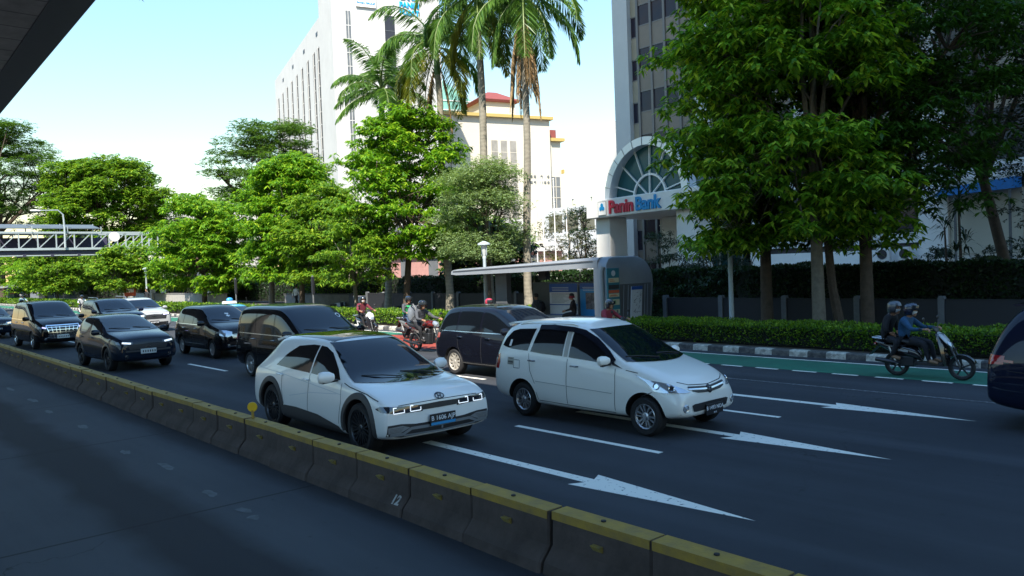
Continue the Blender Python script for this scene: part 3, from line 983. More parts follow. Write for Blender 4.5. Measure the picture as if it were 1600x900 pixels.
# ================================================================ FENCE, HEDGES, SHELTER, FOOTBRIDGE, LAMPS
M_FPANEL = mat('dark fence panel', (0.016, 0.017, 0.022), 0.6, noise=.2)  # stands for a low wall; its shade is put into the colour
M_FPOST = mat('fence post grey', (0.14, 0.15, 0.16), 0.6, noise=.3, nscale=6)
def fence(x0, x1, y, label, step=2.46):
    n = int(round((x1 - x0) / step))
    f = thing('fence', label, 'fence', (x0, y, .12))
    for k in range(n):
        a, b_ = k * step + .09, (k + 1) * step - .09
        p = MB().box(a, b_, -.04, .04, .06, 1.04).build('dark_panel', M_FPANEL, f)
        MB().box(a, b_, -.05, .05, 1.04, 1.08).build('top_rail', M_SEAM, p)
    for k in range(n + 1):
        q = MB()
        q.prism([(-.085, 0), (.085, 0), (.085, 1.1), (.06, 1.17), (-.06, 1.17), (-.085, 1.1)], lambda u, v, w: (k * step + u, w, v), -.1, .1)
        q.build('post', M_FPOST, f)
    return f
fence(-18.54, 3.6, 24.4, 'dark panel fence with grey posts behind the big right hand tree')
fence(-45.4, -28.2, 27.6, 'dark panel fence with grey posts behind the palms left of the shelter')

def leaf_quads(P, N, L, W, rs, spread=0.7):
    """leaf-sized folded quads: base point P, rough outward normal N"""
    n = len(P)
    d = N + rs.normal(0, spread, (n, 3))
    d /= np.linalg.norm(d, axis=1)[:, None] + 1e-9
    r = rs.normal(0, 1, (n, 3))
    s = np.cross(d, r)
    s /= np.linalg.norm(s, axis=1)[:, None] + 1e-9
    t = np.cross(s, d)
    L = L * rs.uniform(.7, 1.25, (n, 1))
    W = W * rs.uniform(.75, 1.2, (n, 1))
    a = P
    m1 = P + d * L * .5 + s * W * .5 + t * L * .08
    tip = P + d * L - t * L * .1
    m2 = P + d * L * .5 - s * W * .5 + t * L * .08
    V = np.stack([a, m1, tip, m2], 1).reshape(-1, 3)
    F = np.arange(n * 4).reshape(n, 4)
    return V, F

ML_HEDGE = leaf_mat('hedge leaves', (0.028, 0.075, 0.006), (0.12, 0.25, 0.014), .3, .5, (.26, .36, .02))
ML_HEDGED = leaf_mat('shaded hedge leaves', (0.008, 0.022, 0.006), (0.02, 0.05, 0.01), .15)  # darker copy of the hedge leaves, shade put into the greens
M_HCORE = mat('hedge twigs', (0.012, 0.016, 0.008), 0.95, noise=.6, nscale=12)

def hedge(name, label, x0, x1, y0, y1, z0, z1, dens, leaf, m, seed, twig_bottom=0.12, group=None, wob=.05):
    rs = np.random.RandomState(seed)
    h = thing(name, label, 'hedge', (0, 0, 0), 0, group)
    MB().box(x0 + .1, x1 - .1, y0 + .12, y1 - .12, z0 + .02, z1 - .1).build('twig_core', M_HCORE, h)
    lx, ly, lz = x1 - x0, y1 - y0, z1 - z0
    areas = [lx * ly, lx * lz, lx * lz * .3, ly * lz, ly * lz]
    Ps, Ns = [], []
    for i, A in enumerate(areas):
        n = int(A * dens)
        u, v = rs.rand(n), rs.rand(n)
        if i == 0:
            p = np.stack([x0 + lx * u, y0 + ly * v, np.full(n, z1)], 1); nn = np.tile([0, 0, 1.], (n, 1))
        elif i in (1, 2):
            yy = y0 if i == 1 else y1
            v = twig_bottom + (1 - twig_bottom) * v ** .8
            p = np.stack([x0 + lx * u, np.full(n, yy), z0 + lz * v], 1); nn = np.tile([0, -1. if i == 1 else 1., .45], (n, 1))
        else:
            xx = x0 if i == 3 else x1
            p = np.stack([np.full(n, xx), y0 + ly * u, z0 + lz * v], 1); nn = np.tile([-1. if i == 3 else 1., 0, .4], (n, 1))
        # gently uneven clipped surface and depth into the hedge
        wv = wob * (np.sin(p[:, 0] * 2.1 + 1.3 * np.sin(p[:, 0] * .7)) + np.sin(p[:, 0] * 5.3 + p[:, 1] * 4) * .6 + np.sin(p[:, 2] * 9 + p[:, 0] * 3.1) * .5)
        p = p + nn * wv[:, None] * .6 - nn * (rs.rand(n, 1) ** 2) * .16
        Ps.append(p); Ns.append(nn)
    P, N = np.concatenate(Ps), np.concatenate(Ns)
    V, F = leaf_quads(P - N * leaf * .4, N, leaf, leaf * .62, rs, .75)
    big_mesh('foliage', V, F, m, h)
    return h
# low clipped hedge along the kerb: near run, shelter gap, sunlit run, far run
hedge('clipped_hedge', 'low clipped hedge right of the bus shelter behind the kerb', -17.2, 4, 19.62, 21.4, .14, .74, 620, .075, ML_HEDGE, 11)
hedge('clipped_hedge', 'sunlit low clipped hedge left of the bus shelter behind the motorcycles', -44, -22.6, 19.62, 21.2, .14, .76, 330, .10, ML_HEDGE, 12)
hedge('clipped_hedge', 'far low clipped hedge behind the queue of dark cars', -150, -47, 19.62, 21.2, .14, .8, 60, .2, ML_HEDGE, 13)
# taller hedges behind the pavement
hedge('tall_hedge', 'tall dark hedge behind the fence on the right', -27, 6, 26.2, 27.6, .12, 2.25, 330, .12, ML_HEDGED, 14, wob=.1)
hedge('tall_hedge', 'tall green hedge seen through the open bus shelter', -44, -27.2, 28.4, 30.2, .12, 2.15, 110, .13, ML_HEDGED, 15, wob=.12)
hedge('box_hedge', 'bright boxy hedge above the low wall near the white shirted walker', -60.5, -51, 29.6, 31.2, .9, 2.05, 120, .14, ML_HEDGE, 16)
hedge('box_hedge', 'long shaded boxy hedge behind the taxi roof', -80, -62, 30.2, 31.6, .3, 1.95, 70, .17, ML_HEDGED, 17)
hedge('tall_hedge', 'long dark hedge in the shade behind the far left trees', -165, -92, 31, 33, .1, 4.2, 22, .3, ML_HEDGED, 20, wob=.3)
hedge('round_hedge', 'green hedge along the sloping driveway', -72, -56, 38, 39.4, .4, 1.9, 60, .18, ML_HEDGE, 18)
hedge('low_shrub_border', 'low green shrub clump at the foot of the palm by the shelter', -27.5, -24.8, 24.6, 25.6, .12, .75, 160, .11, ML_HEDGE, 19)
t = thing('low_wall', 'low grey wall under the bright boxy hedge', 'wall')
MB().box(-61, -50.6, 29.2, 29.55, .1, 1.0).build('masonry', M_CONC, t)
MB().box(-61.1, -50.5, 29.15, 29.6, 1.0, 1.06).build('coping', M_PAVE, t)
t = thing('low_wall', 'low pale wall near the footbridge stairs', 'wall')
MB().box(-100, -70, 27.6, 28.0, .1, 1.1).build('masonry', mat('pale masonry', (.42, .40, .36), .8, noise=.25), t)
MB().box(-100.1, -69.9, 27.55, 28.05, 1.1, 1.16).build('coping', M_CONC, t)
# sloping driveway with a black and white kerb
M_DRIVE = mat('driveway asphalt', (.09, .09, .092), .85, noise=.2)
dv = MB(); dv.add([(-49, 27, .13), (-41, 27, .13), (-56, 45, .7), (-66, 45, .7)], [(0, 1, 2, 3)])
structure(dv.build('driveway', M_DRIVE, fix=False), 'grey driveway sloping up behind the fence')
for k in range(22):
    a = k / 22
    kb = MB()
for side, (xa, xb) in enumerate(((-49.2, -66.3), (-40.8, -55.8))):
    kb = MB()
    for k in range(30):
        if k % 2 == 0:
            continue
        a, b_ = k / 30, (k + 1) / 30
        pa = Vector((xa + (xb - xa) * a, 27 + 18 * a, .13 + .57 * a)); pb = Vector((xa + (xb - xa) * b_, 27 + 18 * b_, .13 + .57 * b_))
        kb.beam(pa + Vector((0, 0, .15)), pb + Vector((0, 0, .15)), .22, .3, 0)
    for k in range(0, 30, 2):
        a, b_ = k / 30, (k + 1) / 30
        pa = Vector((xa + (xb - xa) * a, 27 + 18 * a, .13 + .57 * a)); pb = Vector((xa + (xb - xa) * b_, 27 + 18 * b_, .13 + .57 * b_))
        kb.beam(pa + Vector((0, 0, .15)), pb + Vector((0, 0, .15)), .22, .3, 1)
    structure(kb.build('driveway_kerb', [M_WHITE, M_SEAM]), ('left', 'right')[side] + ' black and white kerb of the sloping driveway')

# ---------------------------------------------------------------- bus shelter
M_SHELL = mat('shelter shell grey', (0.25, 0.27, 0.295), 0.42, .1, noise=.12, nscale=2)
M_SHDK = mat('shelter dark grey', (0.085, 0.09, 0.10), 0.5, noise=.15)
M_POSTB = mat('poster blue', (0.012, 0.07, 0.28), 0.4)
M_POSTC = mat('poster light blue', (0.02, 0.22, 0.52), 0.4)
M_POSTW = mat('poster white', (0.55, 0.57, 0.60), 0.4, noise=.12, nscale=5)
M_POSTP = mat('poster photo', (0.02, 0.022, 0.03), 0.4, noise=.9, nscale=9, col2=(.22, .22, .24))
M_TOTEM = mat('totem teal', (0.03, 0.17, 0.22), 0.45)
M_CREAMP = mat('cream sign', (0.55, 0.50, 0.33), 0.5)
M_DARKP = mat('dark sign', (0.03, 0.03, 0.035), 0.5)
M_ORANGEP = mat('orange sign', (0.55, 0.10, 0.04), 0.5)
M_GREENS = mat('green sign', (0.12, 0.22, 0.10), 0.5)
M_INK = mat('poster ink', (0.12, 0.13, 0.15), 0.6)
sh = thing('bus_shelter', 'grey bus shelter with curved end shell, blue posters and stop totem', 'bus shelter', (-18.0, 20.4, .12))
# curved shell: extruded hook profile (y,z), tapering thinner and lower to the left
def hook(x, zt, th, close=True):
    out = [(0.0, zt - .28 * th), (0.03, zt - .08), (.12, zt - .01), (.3, zt), (1.55, zt)]
    out += [(1.55 + .95 * math.sin(rad(a)), zt - .95 + .95 * math.cos(rad(a))) for a in (15, 30, 45, 60, 75, 90)]
    inn = [(1.55 + (.95 - .14) * math.sin(rad(a)), zt - .95 + (.95 - .14) * math.cos(rad(a))) for a in (90, 75, 60, 45, 30, 15)]
    inn += [(1.55, zt - .14), (.3, zt - .2), (.05, zt - .3 * th)]
    return [Vector((x, y, z)) for y, z in out + inn]
def canopy(x, zt, th):
    q = [(0.0, zt - .26 * th), (0.02, zt - .07 * th), (.12, zt - .01), (.3, zt), (1.55, zt - .02), (2.3, zt - .06), (2.3, zt - .16 * th), (1.55, zt - .18 * th), (.3, zt - .26 * th)]
    return [Vector((x, y, z)) for y, z in q]
m = MB()
m.loft([canopy(-8.75, 2.42, .7), canopy(-8.4, 2.46, 1.0), canopy(-4, 2.59, 1.3), canopy(-.9, 2.69, 1.4), canopy(-.4, 2.69, 1.4)], 0)
m.build('canopy', M_SHELL, sh)
m = MB()
m.beam((-8.6, -.012, 2.37), (-.6, -.012, 2.57), .02, .025)
m.build('fascia_groove', M_SHDK, sh)
m = MB()
def shell(x, s=1.0, zt=2.70):
    q = [(0.0, .3), (0.0, zt - .45), (.04, zt - .22), (.16, zt - .06), (.36, zt)]
    q += [(1.6, zt)] + [(1.6 + 1.0 * math.sin(rad(a)), zt - .95 + .95 * math.cos(rad(a))) for a in (15, 30, 45, 60, 75, 90)]
    q += [(2.52, 1.0), (2.36, 0.0), (.55, 0.0), (.55, .3)]
    cy, cz = 1.3, 1.3
    return [Vector((x, cy + (y - cy) * s, cz + (z - cz) * s)) for y, z in q]
m.loft([shell(-.62, .97), shell(-.55, 1.0), shell(-.1, 1.0), shell(-.02, .985), shell(0.0, .96)], 0)
m.build('end_shell', M_SHELL, sh)
m = MB()
m.prism([(.62, .15), (2.3, .15), (2.42, 1.72), (.62, 1.72)], lambda u, v, w: (w, u, v), .005, .012)
ew = m.build('end_wall_recess', M_SHDK, sh)
m = MB()
for y in (.78, 1.02, 1.95, 2.1):
    m.beam((.016, y, .2), (.016, y + .12, 1.68), .02, .02)
m.build('groove_bar', M_SHELL, ew)
m = MB(); m.prism([(1.15, .22), (1.75, .22), (1.88, 1.62), (1.28, 1.62)], lambda u, v, w: (w, u, v), .02, .05)
mp_ = m.build('route_map_panel', M_POSTW, sh)
m = MB(); m.prism([(1.264, 1.5), (1.87, 1.5), (1.88, 1.62), (1.28, 1.62)], lambda u, v, w: (w, u, v), .051, .056)
m.prism([(1.15, .22), (1.75, .22), (1.76, .34), (1.16, .34)], lambda u, v, w: (w, u, v), .051, .056)
m.build('blue_band', M_POSTB, mp_)
m = MB()
rl = random.Random(3)
for k in range(22):
    z = .42 + 1.0 * rl.random(); y = 1.27 + .35 * rl.random() + .08 * z
    m.beam((.054, y, z), (.054, y + rl.uniform(.03, .14), z + rl.uniform(-.02, .12)), .006, .012)
m.build('map_print', M_INK, mp_)
# totem board at the front corner
m = MB(); m.box(.015, .06, -.02, .62, .1, 2.30); tt = m.build('totem_board', M_TOTEM, sh, bevel=.01)
m = MB(); m.lathe([(0, 0), (.1, 0), (.1, .01), (.07, .012), (0, .012)], (.062, .3, 2.12), (1, 0, 0), 18); m.build('stop_roundel', M_POSTW, tt)
for z0, z1 in ((1.80, 1.96), (1.30, 1.42), (1.02, 1.22), (.72, .86), (.26, .66)):
    MB().box(.062, .066, .04, .58, z0, z1).build('cream_panel', M_CREAMP, tt)
m = MB(); m.box(.062, .066, .04, .58, 1.58, 1.72); m.build('dark_panel', M_DARKP, tt)
m = MB(); m.box(.062, .066, .04, .58, 1.44, 1.54); m.build('orange_panel', M_ORANGEP, tt)
m = MB(); m.box(.067, .069, .12, .4, 1.06, 1.18); m.build('green_panel', M_GREENS, tt)
m = MB()
for k, z in enumerate((1.90, 1.85, 1.37, 1.34, .81, .77, .6, .54, .36, .31)):
    m.box(.067, .069, .08 + .02 * (k % 3), .3 + .06 * (k % 4), z - .012, z + .008)
m.build('panel_lettering', M_ORANGEP, tt)
m = MB()
for k in range(3):
    m.box(.067, .069, .1 + .15 * k, .2 + .15 * k, .74, .84); m.box(.067, .069, .3 + .12 * k, .36 + .12 * k, .38, .58)
m.build('pictograms', M_INK, tt)
MB().tube([(-.16, -.06, 0), (-.16, -.06, 2.2), (-.12, -.03, 2.36)], .085, 10).build('front_post', M_SHELL, sh)
# left support pylon
m = MB(); m.prism([(-6.75, 0), (-6.05, 0), (-6.05, 2.34), (-6.75, 2.34)], lambda u, v, w: (u, w, v), .75, 1.0); m.build('support_pylon', M_SHDK, sh)
# back wall with posters
m = MB(); m.prism([(-5.9, .25), (-.62, .25), (-.62, 1.78), (-6.0, 1.78)], lambda u, v, w: (u, w, v), 2.15, 2.22); bw = m.build('back_panel', M_SHDK, sh)
for k, (x0, x1) in enumerate(((-4.9, -3.35), (-3.2, -1.75), (-1.5, -.7))):
    m = MB(); m.box(x0, x1, 2.06, 2.14, .3, 1.72); pp_ = m.build('poster', M_POSTC if k == 1 else M_POSTW, bw)
    m = MB(); m.box(x0, x1, 2.05, 2.06, 1.38 if k != 1 else 1.5, 1.72); m.box(x0, x1, 2.05, 2.06, .3, .5 if k != 1 else .42)
    if k != 1:
        m.box(x0, x1, 2.05, 2.06, .86, .9)
    m.build('blue_header', M_POSTB, bw)
    m = MB()
    if k == 1:
        m.box(x0 + .3, x1 - .2, 2.05, 2.058, .72, 1.36); m.build('poster_photo', M_POSTP, bw)
    else:
        for q in range(9):
            m.box(x0 + .12, x0 + .12 + (x1 - x0) * (.4 + .35 * rl.random()), 2.05, 2.058, .96 + .045 * q, .972 + .045 * q)
        m.build('poster_text_lines', M_INK, bw)
    m = MB()
    for q in range(3):
        m.box(x0 + .15 + .01 * q, x0 + .7 * (x1 - x0), 2.044, 2.049, 1.56 - .06 * q, 1.575 - .06 * q)
    m.build('header_lettering', M_POSTW, bw)
for x0 in (-5.05, -1.8):
    MB().box(x0, x0 + .42, 1.6, 1.85, 1.9, 2.42).build('hanging_display', M_DARKP, sh)
m = MB(); m.box(-5.6, -1.0, 1.45, 1.85, .42, .48)
bn = m.build('bench', M_SHELL, sh)
for x0 in (-5.3, -3.3, -1.3):
    MB().box(x0, x0 + .08, 1.5, 1.8, 0, .42).build('bench_leg', M_SHDK, sh)
MB().box(-6.4, -.8, .95, 1.5, 2.31, 2.345).build('ceiling_box', mat('brown soffit', (.09, .05, .04), .6), sh)
# a second shelter far down the avenue
s2 = copy_tree(sh)
s2.location = (-127.0, 20.4, .0)
s2['label'] = 'far second bus shelter at the left edge, partly behind the dark cars'

# ---------------------------------------------------------------- footbridge over the avenue (far left)
M_TRUSS = mat('pale steel truss', (0.36, 0.41, 0.42), 0.45, .1)
M_DECK = mat('bridge deck dark', (0.035, 0.035, 0.06), 0.7)
M_ROOFB = mat('bridge roof grey', (0.10, 0.12, 0.135), 0.5)
fb = thing('footbridge', 'pale steel truss footbridge crossing the avenue at the far left', 'footbridge', (-89, 0, 0))
zb, zt_ = 6.05, 7.68
for px in (0.0, -3.0):
    m = MB()
    m.beam((px, -14, zb), (px, 28.6, zb), .2, .22); m.beam((px, -14, zt_), (px, 28.6, zt_), .2, .2)
    m.build('chord', M_TRUSS, fb)
    d = MB()
    ys = [28.3 - 1.62 * k for k in range(26)]
    for k, y in enumerate(ys):
        MB().beam((px, y, zb), (px, y, zt_), .11, .11, up=(1, 0, 0)).build('vertical', M_TRUSS, fb)
        if k + 1 < len(ys):
            d.beam((px, y, zt_), (px, ys[k + 1], zb), .08, .08)
    d.build('diagonal', M_TRUSS, fb)
MB().box(-2.9, -.1, -14, 28.6, 5.55, 5.95).build('deck', M_DECK, fb)
m = MB()
for k in range(18):
    m.box(-2.9, .12, 27.6 - 2.4 * k, 27.9 - 2.4 * k, 5.3, 5.55)
m.build('cross_beams', M_DECK, fb)
m = MB(); m.beam((.05, -14, 5.42), (.05, 28.6, 5.42), .12, .1); m.build('service_pipe', M_TRUSS, fb)
MB().box(-2.86, -2.8, -14, 24, 6.1, 7.3).build('parapet_panel', mat('dark violet parapet', (.05, .045, .09), .6), fb)  # dark violet panel along the far truss
for k in range(10):
    y1 = 22.6 - 3.1 * k
    MB().hexa([(-3.2, y1 - 2.95, 8.62), (.2, y1 - 2.95, 8.05), (.2, y1, 8.05), (-3.2, y1, 8.62), (-3.2, y1 - 2.95, 8.7), (.2, y1 - 2.95, 8.13), (.2, y1, 8.13), (-3.2, y1, 8.7)]).build('roof_panel', M_ROOFB, fb)
m = MB()
for k in range(11):
    m.beam((.1, 22.7 - 3.1 * k, zt_), (.1, 22.7 - 3.1 * k, 8.3), .09, .09, up=(1, 0, 0)); m.beam((-3.0, 22.7 - 3.1 * k, zt_), (-3.0, 22.7 - 3.1 * k, 8.75), .09, .09, up=(1, 0, 0))
m.build('roof_post', M_TRUSS, fb)
for y in (27.55, 28.65):
    MB().box(-.35, .05, y - .22, y + .22, 0.1, 5.95).build('support_column', M_WHITE, fb)
MB().box(-3.0, -.2, 27.2, 29.2, .1, .7).build('column_base', M_CONC, fb)
m = MB(); m.lathe([(0, 0), (.5, 0), (.5, .12), (0, .12)], (.2, 23.9, 7.25), (1, 0, 0), 20); m.build('round_sign', M_WHITE, fb)
tl = thing('tall_street_lamp', 'tall curved arm street lamp rising beside the footbridge', 'street lamp', (-88.75, 19.3, 6.16))
MB().tube([(0, 0, 0), (0, .02, 2), (0, -.05, 3.3), (0, -.5, 3.75), (-.2, -2.0, 3.7)], [.1, .09, .07, .06, .05], 8).build('pole', M_TRUSS, tl)
MB().ell((-.25, -2.4, 3.68), .2, .5, .1, 10, 6).build('lamp_head', M_WHITE, tl)

# ---------------------------------------------------------------- post lamps, poles
M_LPOLE = mat('lamp post pale', (0.42, 0.48, 0.50), 0.5, noise=.15, nscale=4)
lm = thing('post_lamp', 'pale post lamp rising in front of the canopy end', 'street lamp', (-26.05, 21.7, .12))
MB().lathe([(.14, 0), (.14, .1), (.085, .3), (.075, 1.6), (.07, 2.85), (.09, 2.9), (.075, 2.98)], n=14).build('pole', M_LPOLE, lm)
h = MB().lathe([(.06, 2.98), (.13, 3.3), (.14, 3.45)], n=14).build('lamp_glass', mat('lamp glass', (.45, .47, .45), .15), lm)
MB().lathe([(.05, 3.62), (.27, 3.52), (.28, 3.46), (.14, 3.44)], n=18).build('lamp_cap', M_LPOLE, lm)
MB().beam((.16, 0, 3.0), (.17, 0, 3.46), .02, .02).beam((-.16, 0, 3.0), (-.17, 0, 3.46), .02, .02).build('lamp_bracket', M_LPOLE, lm)
lamp_spots = ((-14.2, 22.1, .12, 'pale post lamp between shelter and big right hand tree, head hidden in leaves', ''), (-74.4, 22.5, .12, 'post lamp left of the footbridge columns', ''),
              (-110.5, 22.6, -.3, 'white post lamp under the far left trees', ''))
for x, y, z, lab, q in lamp_spots:
    o = copy_tree(lm)
    o.location = (x, y, z)
    o['label'] = lab
for k, (x, z1, lab) in enumerate(((-47.7, 7.6, 'leftmost slim flagpole of the row, beside the tall palm trunk'), (-46.1, 9.0, 'second slim flagpole from the left behind the shelter roof'), (-45.3, 9.4, 'third slim flagpole from the left behind the shelter roof'), (-44.0, 9.2, 'fourth slim flagpole from the left behind the shelter roof'), (-42.7, 8.2, 'rightmost slim flagpole of the row, nearest the portal pillar'))):
    f = thing('flagpole', lab, 'flagpole', (x, 44, .1), 0, 'row of bare flagpoles')
    MB().tube([(0, 0, .2), (0, 0, z1)], [.06, .035], 8).build('pole', M_WHITE, f)
    MB().ell((0, 0, z1 + .05), .07, .07, .07, 8, 5).build('finial', M_WHITE, f)
    MB().box(-.2, .2, -.2, .2, 0, .2).build('base', M_CONC, f)
for x, y, lab in ((-42.6, 22.2, 'slim grey pole with dark top left of the rider in maroon'), (-54.4, 22.4, 'slim dark pole behind the blue taxi')):
    sp_ = thing('slim_pole', lab, 'pole', (x, y, .12))
    MB().tube([(0, 0, 0), (0, 0, 2.4)], .05, 8).build('pole', M_FPOST, sp_)
    MB().box(-.09, .09, -.06, .06, 1.3, 2.3).build('dark_plate', M_FPANEL, sp_)
# orange board and small kiosk seen under the left trees
k_ = thing('orange_board', 'small orange and white board under the left hand trees', 'sign', (-86.8, 24.6, .1))
MB().box(-.05, .05, -.55, .55, .9, 2.1).build('board', M_ORANGEP, k_)
MB().box(.05, .06, -.35, .35, 1.3, 1.7).build('white_panel', M_WHITE, k_)
MB().tube([(0, -.4, 0), (0, -.4, .9)], .04, 6).tube([(0, .4, 0), (0, .4, .9)], .04, 6).build('post', M_WINGREY, k_)
# ================================================================ TREES
M_BARK = mat('brown bark', (0.105, 0.075, 0.052), 0.9, noise=.5, nscale=6, bump=.8, bscale=18)
M_BARKP = mat('pale bark', (0.20, 0.17, 0.13), 0.9, noise=.45, nscale=7, bump=.7, bscale=20)
M_PALMT = mat('palm trunk', (0.30, 0.27, 0.21), 0.85, noise=.35, nscale=5, bump=.5, bscale=14)
nt, b = nodes_of(M_PALMT)
L = nt.links.new
src = b.inputs['Base Color'].links[0].from_socket
tc = nt.nodes.new('ShaderNodeTexCoord'); wv = nt.nodes.new('ShaderNodeTexWave'); wv.bands_direction = 'Z'; wv.inputs['Scale'].default_value = 1.6; wv.inputs['Distortion'].default_value = 6.0
L(tc.outputs['Object'], wv.inputs['Vector'])
mx = nt.nodes.new('ShaderNodeMix'); mx.data_type = 'RGBA'; mx.blend_type = 'MULTIPLY'; mx.inputs[0].default_value = .16
L(src, mx.inputs[6]); L(wv.outputs['Color'], mx.inputs[7]); L(mx.outputs[2], b.inputs['Base Color'])
ML_NEAR = leaf_mat('big tree leaves', (0.035, 0.10, 0.010), (0.17, 0.34, 0.02), .38, .5, (.48, .58, .05), .7)  # palest tone puts the sunlit leaf clusters into the colour
ML_LIME = leaf_mat('lime leaves', (0.05, 0.15, 0.010), (0.16, 0.33, 0.02), .42, .45, (.34, .46, .03))
ML_MID = leaf_mat('green leaves', (0.05, 0.13, 0.012), (0.15, 0.28, 0.022), .38, .45, (.3, .40, .03))
ML_NEARD = leaf_mat('shaded tree leaves', (0.014, 0.045, 0.006), (0.05, 0.12, 0.010), .35, .5)  # dark copy of the big tree leaves with the shade in its colour
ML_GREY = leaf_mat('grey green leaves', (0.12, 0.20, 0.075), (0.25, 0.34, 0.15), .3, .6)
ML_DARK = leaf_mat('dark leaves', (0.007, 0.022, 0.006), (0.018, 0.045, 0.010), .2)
ML_RAIN = leaf_mat('feathery leaves', (0.035, 0.09, 0.016), (0.09, 0.18, 0.03), .35, .5, (.16, .26, .04))

def tuft_leaves(rs, tufts, n_wh, per, L, W, droop):
    """tufts: (x,y,z,r,flat). whorls of leaves sit on the upper dome of every tuft and hang outward"""
    Vs = []
    for (cx, cy, cz, r, fl) in tufts:
        n = max(3, int(n_wh * r * r))
        ph = rs.uniform(0, 2 * PI, n)
        rr = r * np.sqrt(rs.uniform(0.0, 1.0, n))
        up = np.sqrt(np.clip(1 - (rr / r) ** 2, 0, 1))
        z = cz + fl * r * up * rs.uniform(.45, 1.05, n) - fl * r * .35 * rs.uniform(0, 1, n) ** 2
        tip = np.stack([cx + rr * np.cos(ph), cy + rr * np.sin(ph), z], 1) + rs.normal(0, .13 * r, (n, 3))
        out = np.stack([np.cos(ph) * rr / r, np.sin(ph) * rr / r, .5 * up], 1)
        for k in range(per):
            a = 2 * PI * k / per + rs.uniform(0, 1.2, n)
            d = np.stack([np.cos(a), np.sin(a), np.zeros(n)], 1) + out * .7
            d[:, 2] += -droop + rs.normal(0, .22, n)
            d /= np.linalg.norm(d, axis=1)[:, None]
            s = np.stack([-d[:, 1], d[:, 0], rs.normal(0, .25, n)], 1)
            s /= np.linalg.norm(s, axis=1)[:, None] + 1e-9
            t = np.cross(s, d)
            l = L * rs.uniform(.7, 1.2, (n, 1)); w = W * rs.uniform(.8, 1.2, (n, 1))
            base = tip + rs.normal(0, .03, (n, 3))
            m1 = base + d * l * .45 + s * w * .5 + t * l * .06
            m2 = base + d * l * .45 - s * w * .5 + t * l * .06
            e = base + d * l - np.array([0, 0, 1.]) * l * (.15 + .25 * droop)
            Vs.append(np.stack([base, m1, e, m2], 1).reshape(-1, 3))
    V = np.concatenate(Vs)
    return V, np.arange(len(V)).reshape(-1, 4)

def limbs(mb, base, top, r0, tufts, rs, n_main=6, forkz=.45, lean=(0, 0)):
    """tapered trunk with main limbs and finer branches to the tufts"""
    b0 = Vector(base)
    zt = top
    fork = b0 + Vector((lean[0], lean[1], (zt - b0.z) * forkz))
    mid = b0.lerp(fork, .5) + Vector((rs.uniform(-.06, .06), rs.uniform(-.06, .06), 0))
    mb.tube([b0 + Vector((0, 0, -.1)), b0 + Vector((0, 0, .12)), mid, fork], [r0 * 1.45, r0 * 1.05, r0 * .9, r0 * .78], 10)
    idx = list(range(len(tufts)))
    mains = []
    for k in range(n_main):
        a = 2 * PI * k / n_main + rs.uniform(-.4, .4)
        j = min(idx, key=lambda i: abs((math.atan2(tufts[i][1] - fork.y, tufts[i][0] - fork.x) - a + PI) % (2 * PI) - PI) + .12 * abs(tufts[i][2] - (fork.z + zt) / 2) + .3 * rs.rand())
        e = Vector(tufts[j][:3])
        m_ = fork.lerp(e, .5) + Vector((rs.normal(0, .15), rs.normal(0, .15), .25 * rs.rand()))
        mb.tube([fork - Vector((0, 0, .1)), m_, e], [r0 * .55, r0 * .32, r0 * .1], 7)
        mains += [fork.lerp(m_, .6), m_, m_.lerp(e, .5)]
    tp = Vector((fork.x + lean[0] * .5, fork.y + lean[1] * .5, zt - .3))
    m_ = fork.lerp(tp, .5) + Vector((rs.normal(0, .2), rs.normal(0, .2), 0))
    mb.tube([fork - Vector((0, 0, .1)), m_, tp], [r0 * .7, r0 * .42, r0 * .08], 7)
    mains += [m_, fork.lerp(m_, .5), m_.lerp(tp, .5)]
    for t_ in tufts:
        e = Vector(t_[:3])
        s = min(mains, key=lambda p: (p - e).length + (2 if p.z > e.z + .2 else 0))
        m2 = s.lerp(e, .55) + Vector((0, 0, .12))
        mb.tube([s, m2, e], [r0 * .2, r0 * .12, r0 * .04], 5)

def make_tree(name, label, base, crown, n_tuft, tuft_r, flat, n_wh, per, L, W, droop, m, seed, r0, bark=None, forkz=.42, lean=(0, 0), layers=True, group=None, n_main=6, dome=1.0, inner=.25):
    """crown = (cx, cy, z0, z1, rx, ry)"""
    rs = np.random.RandomState(seed)
    cx, cy, z0, z1, rx, ry = crown
    t = thing(name, label, 'tree', tuple(base), 0, group)
    tufts = []
    tries = 0
    while len(tufts) < n_tuft and tries < n_tuft * 30:
        tries += 1
        h = rs.rand()
        z = z0 + (z1 - z0) * h
        # widest at 40% of the height, narrowing up (dome) and a little towards the bottom
        prof = math.sqrt(max(0.04, 1 - ((h - .38) / (.66 if h > .38 else .62)) ** 2)) ** dome
        a = rs.uniform(0, 2 * PI)
        q = math.sqrt(rs.uniform(inner, 1.0))
        x = cx + rx * prof * q * math.cos(a) * rs.uniform(.85, 1.08)
        y = cy + ry * prof * q * math.sin(a) * rs.uniform(.85, 1.08)
        r = tuft_r * rs.uniform(.5, 1.45)
        if any((x - u[0]) ** 2 + (y - u[1]) ** 2 + (2.2 * (z - u[2])) ** 2 < (.62 * (r + u[3]) * .75) ** 2 for u in tufts):
            continue
        tufts.append((x - base[0], y - base[1], z - base[2], r, flat))
    V, F = tuft_leaves(rs, tufts, n_wh, per, L, W, droop)
    big_mesh('crown', V, F, m, t)
    mb = MB()
    limbs(mb, (0, 0, 0), z1 - base[2], r0, tufts, rs, n_main, forkz * 1.0, lean)
    mb.build('trunk', bark or M_BARK, t)
    return t

